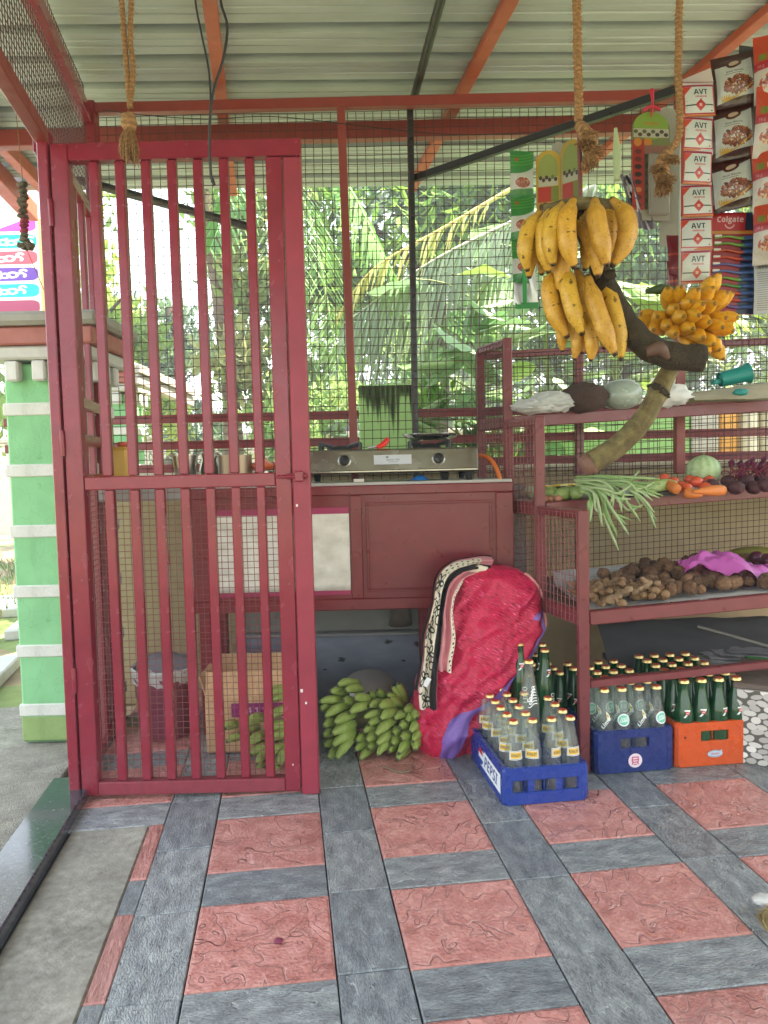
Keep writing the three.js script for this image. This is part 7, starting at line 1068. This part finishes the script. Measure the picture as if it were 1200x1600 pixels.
{
  const p = thing('coconut_palm', 'coconut palm with feathery fronds right of the gate', 'palm');
  part('trunk', ttube([[-0.62, -0.1, -6.4], [-0.75, 1.6, -6.4], [-0.82, 3.0, -6.5], [-0.85, 4.6, -6.5]], u => 0.075 * (1 - 0.2 * u) * (1 + 0.04 * Math.sin(u * 90)), 50, 12), bark(0.45, 0.38, 0.33), p);
  const hub = [-0.72, 3.4, -6.3];
  for (const [e, l, c] of [[[-0.2, 3.2, -5.7], 0.42, [0.14, 0.36, 0.08]], [[0.1, 2.5, -5.9], 0.45, [0.17, 0.38, 0.09]], [[-0.6, 2.3, -5.4], 0.42, [0.16, 0.36, 0.08]], [[-1.2, 2.6, -5.6], 0.42, [0.12, 0.3, 0.07]], [[-0.3, 1.7, -5.8], 0.4, [0.2, 0.36, 0.1]], [[-0.5, 3.9, -5.4], 0.45, [0.14, 0.36, 0.08]], [[-1.5, 3.6, -6.0], 0.45, [0.13, 0.33, 0.07]]])
    frond(p, [hub, V(hub).lerp(V(e), 0.45).add(V(0, 0.35, 0)).toArray(), e], 34, l, c, 0.4, 0.024);
  const q = thing('palm_frond', 'large grey green palm frond sweeping down across the mesh behind the stove', 'palm frond');
  frond(q, [[1.55, 2.98, -5.6], [0.95, 2.72, -5.5], [0.35, 2.42, -5.4], [-0.25, 2.02, -5.4]], 44, 0.8, [0.27, 0.34, 0.22], 0.95, 0.034);
  const y = thing('yellow_frond', 'yellowed palm frond slanting above the grey green one', 'palm frond');
  frond(y, [[1.05, 3.1, -5.9], [0.5, 2.78, -5.8], [-0.05, 2.45, -5.7], [-0.32, 2.12, -5.7]], 18, 0.3, [0.34, 0.34, 0.09], 0.6, 0.024);
  const r = thing('palm_frond', 'bright green palm frond drooping right of the plantains', 'palm frond');
  frond(r, [[1.3, 2.18, -6.2], [1.75, 2.35, -6.0], [2.2, 2.3, -5.9], [2.7, 2.05, -5.8]], 48, 0.55, [0.25, 0.36, 0.06], 0.3, 0.034);
  const s = thing('palm_frond', 'pale green fan of fronds behind the right of the top shelf', 'palm frond');
  for (const [a, b, e] of [[[3.2, 1.0, -6.6], [2.8, 1.8, -6.4], [2.0, 1.7, -6.2]], [[3.2, 1.0, -6.6], [3.2, 2.1, -6.4], [2.9, 2.5, -6.2]], [[3.2, 1.0, -6.6], [2.6, 1.5, -6.3], [1.9, 1.25, -6.1]], [[3.2, 1.0, -6.6], [3.7, 2.0, -6.4], [4.1, 2.1, -6.2]]]) frond(s, [a, b, e], 34, 0.42, [0.26, 0.36, 0.14], 0.25, 0.03);
}
// ---- plants with broad leaves, each leaf its own piece
const broad = (() => { const vs = []; for (let k = 0; k < 3; k++) vs.push(sheet((u, v) => { const w = Math.pow(Math.sin(Math.PI * Math.pow(clamp(v), 0.72)), 0.8) * 0.44, x = (u - 0.5) * 2; return V(x * w, v - 0.02, 0.1 * Math.abs(x) * w - 0.22 * v * v + 0.015 * Math.sin(v * 22 + k) * Math.abs(x)); }, 6, 10)); return vs; })();
const veinTex = dataTex(128, 128, (u, v) => { const x = Math.abs(u - 0.5), r = Math.abs(((v - x * 0.9) * 8) % 1 - 0.5) < 0.05 || x < 0.015 ? 26 : 0, n = fbm(u * 8, v * 8, 2, 3); return [214 + r + n * 40, 220 + r + n * 40, 205 + r + n * 40]; });
const broadMat = [[0.34, 0.56, 0.3], [0.42, 0.62, 0.36], [0.24, 0.44, 0.2], [0.36, 0.55, 0.12]].map(c => phys({ color: rgb(...c), map: veinTex, roughness: 0.95, transmission: 0.42, thickness: 0, side: THREE.DoubleSide }));
function broadPlant(label, x, z, h, n, size, spread) {
  const t = thing('broad_leaf_plant', label, 'plant'), sm = std({ color: rgb(0.2, 0.25, 0.1), roughness: 0.7 });
  const top = [x + rr(-0.1, 0.1), h, z]; part('stem', ttube([[x, -0.1, z], [x + 0.05, h * 0.5, z], top], [0.03, 0.022, 0.01], 8, 8), sm, t);
  for (let i = 0; i < n; i++) {
    const k = 0.3 + 0.7 * i / n, a = i * 2.4 + rr(-0.4, 0.4), s = size * rr(0.7, 1.2), py = h * k, root = V(x + 0.04, py, z), tip = V(x + Math.cos(a) * spread * rr(0.4, 1), py + rr(0.02, 0.2), z + Math.sin(a) * spread * 0.6 * rr(0.3, 1) + 0.1);
    if (tip.y < 0.55) continue;
    part('petiole', ttube([root, root.clone().lerp(tip, 0.5).add(V(0, 0.05, 0)), tip], 0.006, 4, 5), sm, t);
    const o = part('leaf', broad[i % 3], pick(broadMat), t); o.position.copy(tip); o.scale.setScalar(s); o.rotation.set(rr(1.5, 2.5), a * 0.5 + rr(-0.9, 0.9), rr(-0.5, 0.5), 'YXZ');
  }
}
broadPlant('pale green broad leaved plant just left of the rack behind the mesh', 0.62, -5.4, 2.35, 34, 0.36, 0.55);
broadPlant('taller broad leaved plant behind the green sachets and plantains', 1.25, -6.0, 2.75, 34, 0.4, 0.6);
broadPlant('low broad leaved plant in front of the green house wall', 1.0, -5.0, 1.5, 20, 0.3, 0.4);
broadPlant('broad leaved plant beside the green masonry post', 0.35, -5.8, 1.95, 20, 0.34, 0.4);
broadPlant('broad leaved plant far behind the white bag', 1.9, -6.4, 2.2, 22, 0.36, 0.5);
// ---- a low pale wall far behind and grass along the path
{
  const w = thing('far_wall', 'low sunlit pale wall far beyond the fence rails', 'wall');
  part('wall', span(-9, 2.5, -0.1, 1.55, -13.9, -13.7, 0.02), paint(0.62, 0.55, 0.5, 0.9), w); part('coping', span(-9.05, 2.55, 1.552, 1.62, -13.95, -13.65, 0.01), paint(0.5, 0.45, 0.42, 0.9), w);
  const n = 5200, m = new THREE.InstancedMesh(leafGeo(1, 0.12, 0.1), LEAF, n), M = new THREE.Matrix4(), q = new THREE.Quaternion(), e = new THREE.Euler(), c = new THREE.Color();
  for (let i = 0; i < n; i++) { const x = rr(-6.5, -2.9), z = rr(-9.5, -3.2); e.set(rr(-0.7, 0.7), rr(0, 6.28), rr(-0.6, 0.6)); q.setFromEuler(e); const s = rr(0.05, 0.16); M.compose(V(x, -0.085, z), q, V(s, s, s)); m.setMatrixAt(i, M); const k = rnd(); c.setRGB(...(k < 0.35 ? [0.3, 0.22, 0.12] : k < 0.6 ? [0.22, 0.26, 0.08] : [0.12, 0.2, 0.05])); m.setColorAt(i, c); }
  m.name = 'grass'; m.userData.kind = 'stuff'; m.castShadow = m.receiveShadow = true; scene.add(m);
  for (const [x, z, l] of [[-3.3, -5.2, 'leafy bush beside the path beyond the pillar'], [-4.1, -6.6, 'farther leafy bush beside the path under the sign']]) {
    const b = thing('roadside_bush', l, 'bush'); trunk(b, [[x, -0.1, z], [x, 0.6, z]], 0.03, 0.015, bark(0.2, 0.17, 0.14)); crown(b, [[x, 0.9, z, 0.45, 0.6, 0.45], [x - 0.4, 1.3, z - 0.3, 0.4, 0.5, 0.4]], 1300, 0.13, G.mid);
  }
}
scene.fog = new THREE.FogExp2(0xe4ece8, 0.012);

// every thing stands at its own base: shift each group's origin there
for (const g of rebase) {
  const b = new THREE.Box3().setFromObject(g);
  if (b.isEmpty() || g.userData.fixed) { delete g.userData.fixed; continue; }
  const o = V((b.min.x + b.max.x) / 2, b.min.y, (b.min.z + b.max.z) / 2);
  g.position.copy(o); for (const c of g.children) c.position.sub(o);
}
scene.traverse(o => { if (o.isMesh) { o.castShadow = true; o.receiveShadow = true; } });
renderer.render(scene, camera);
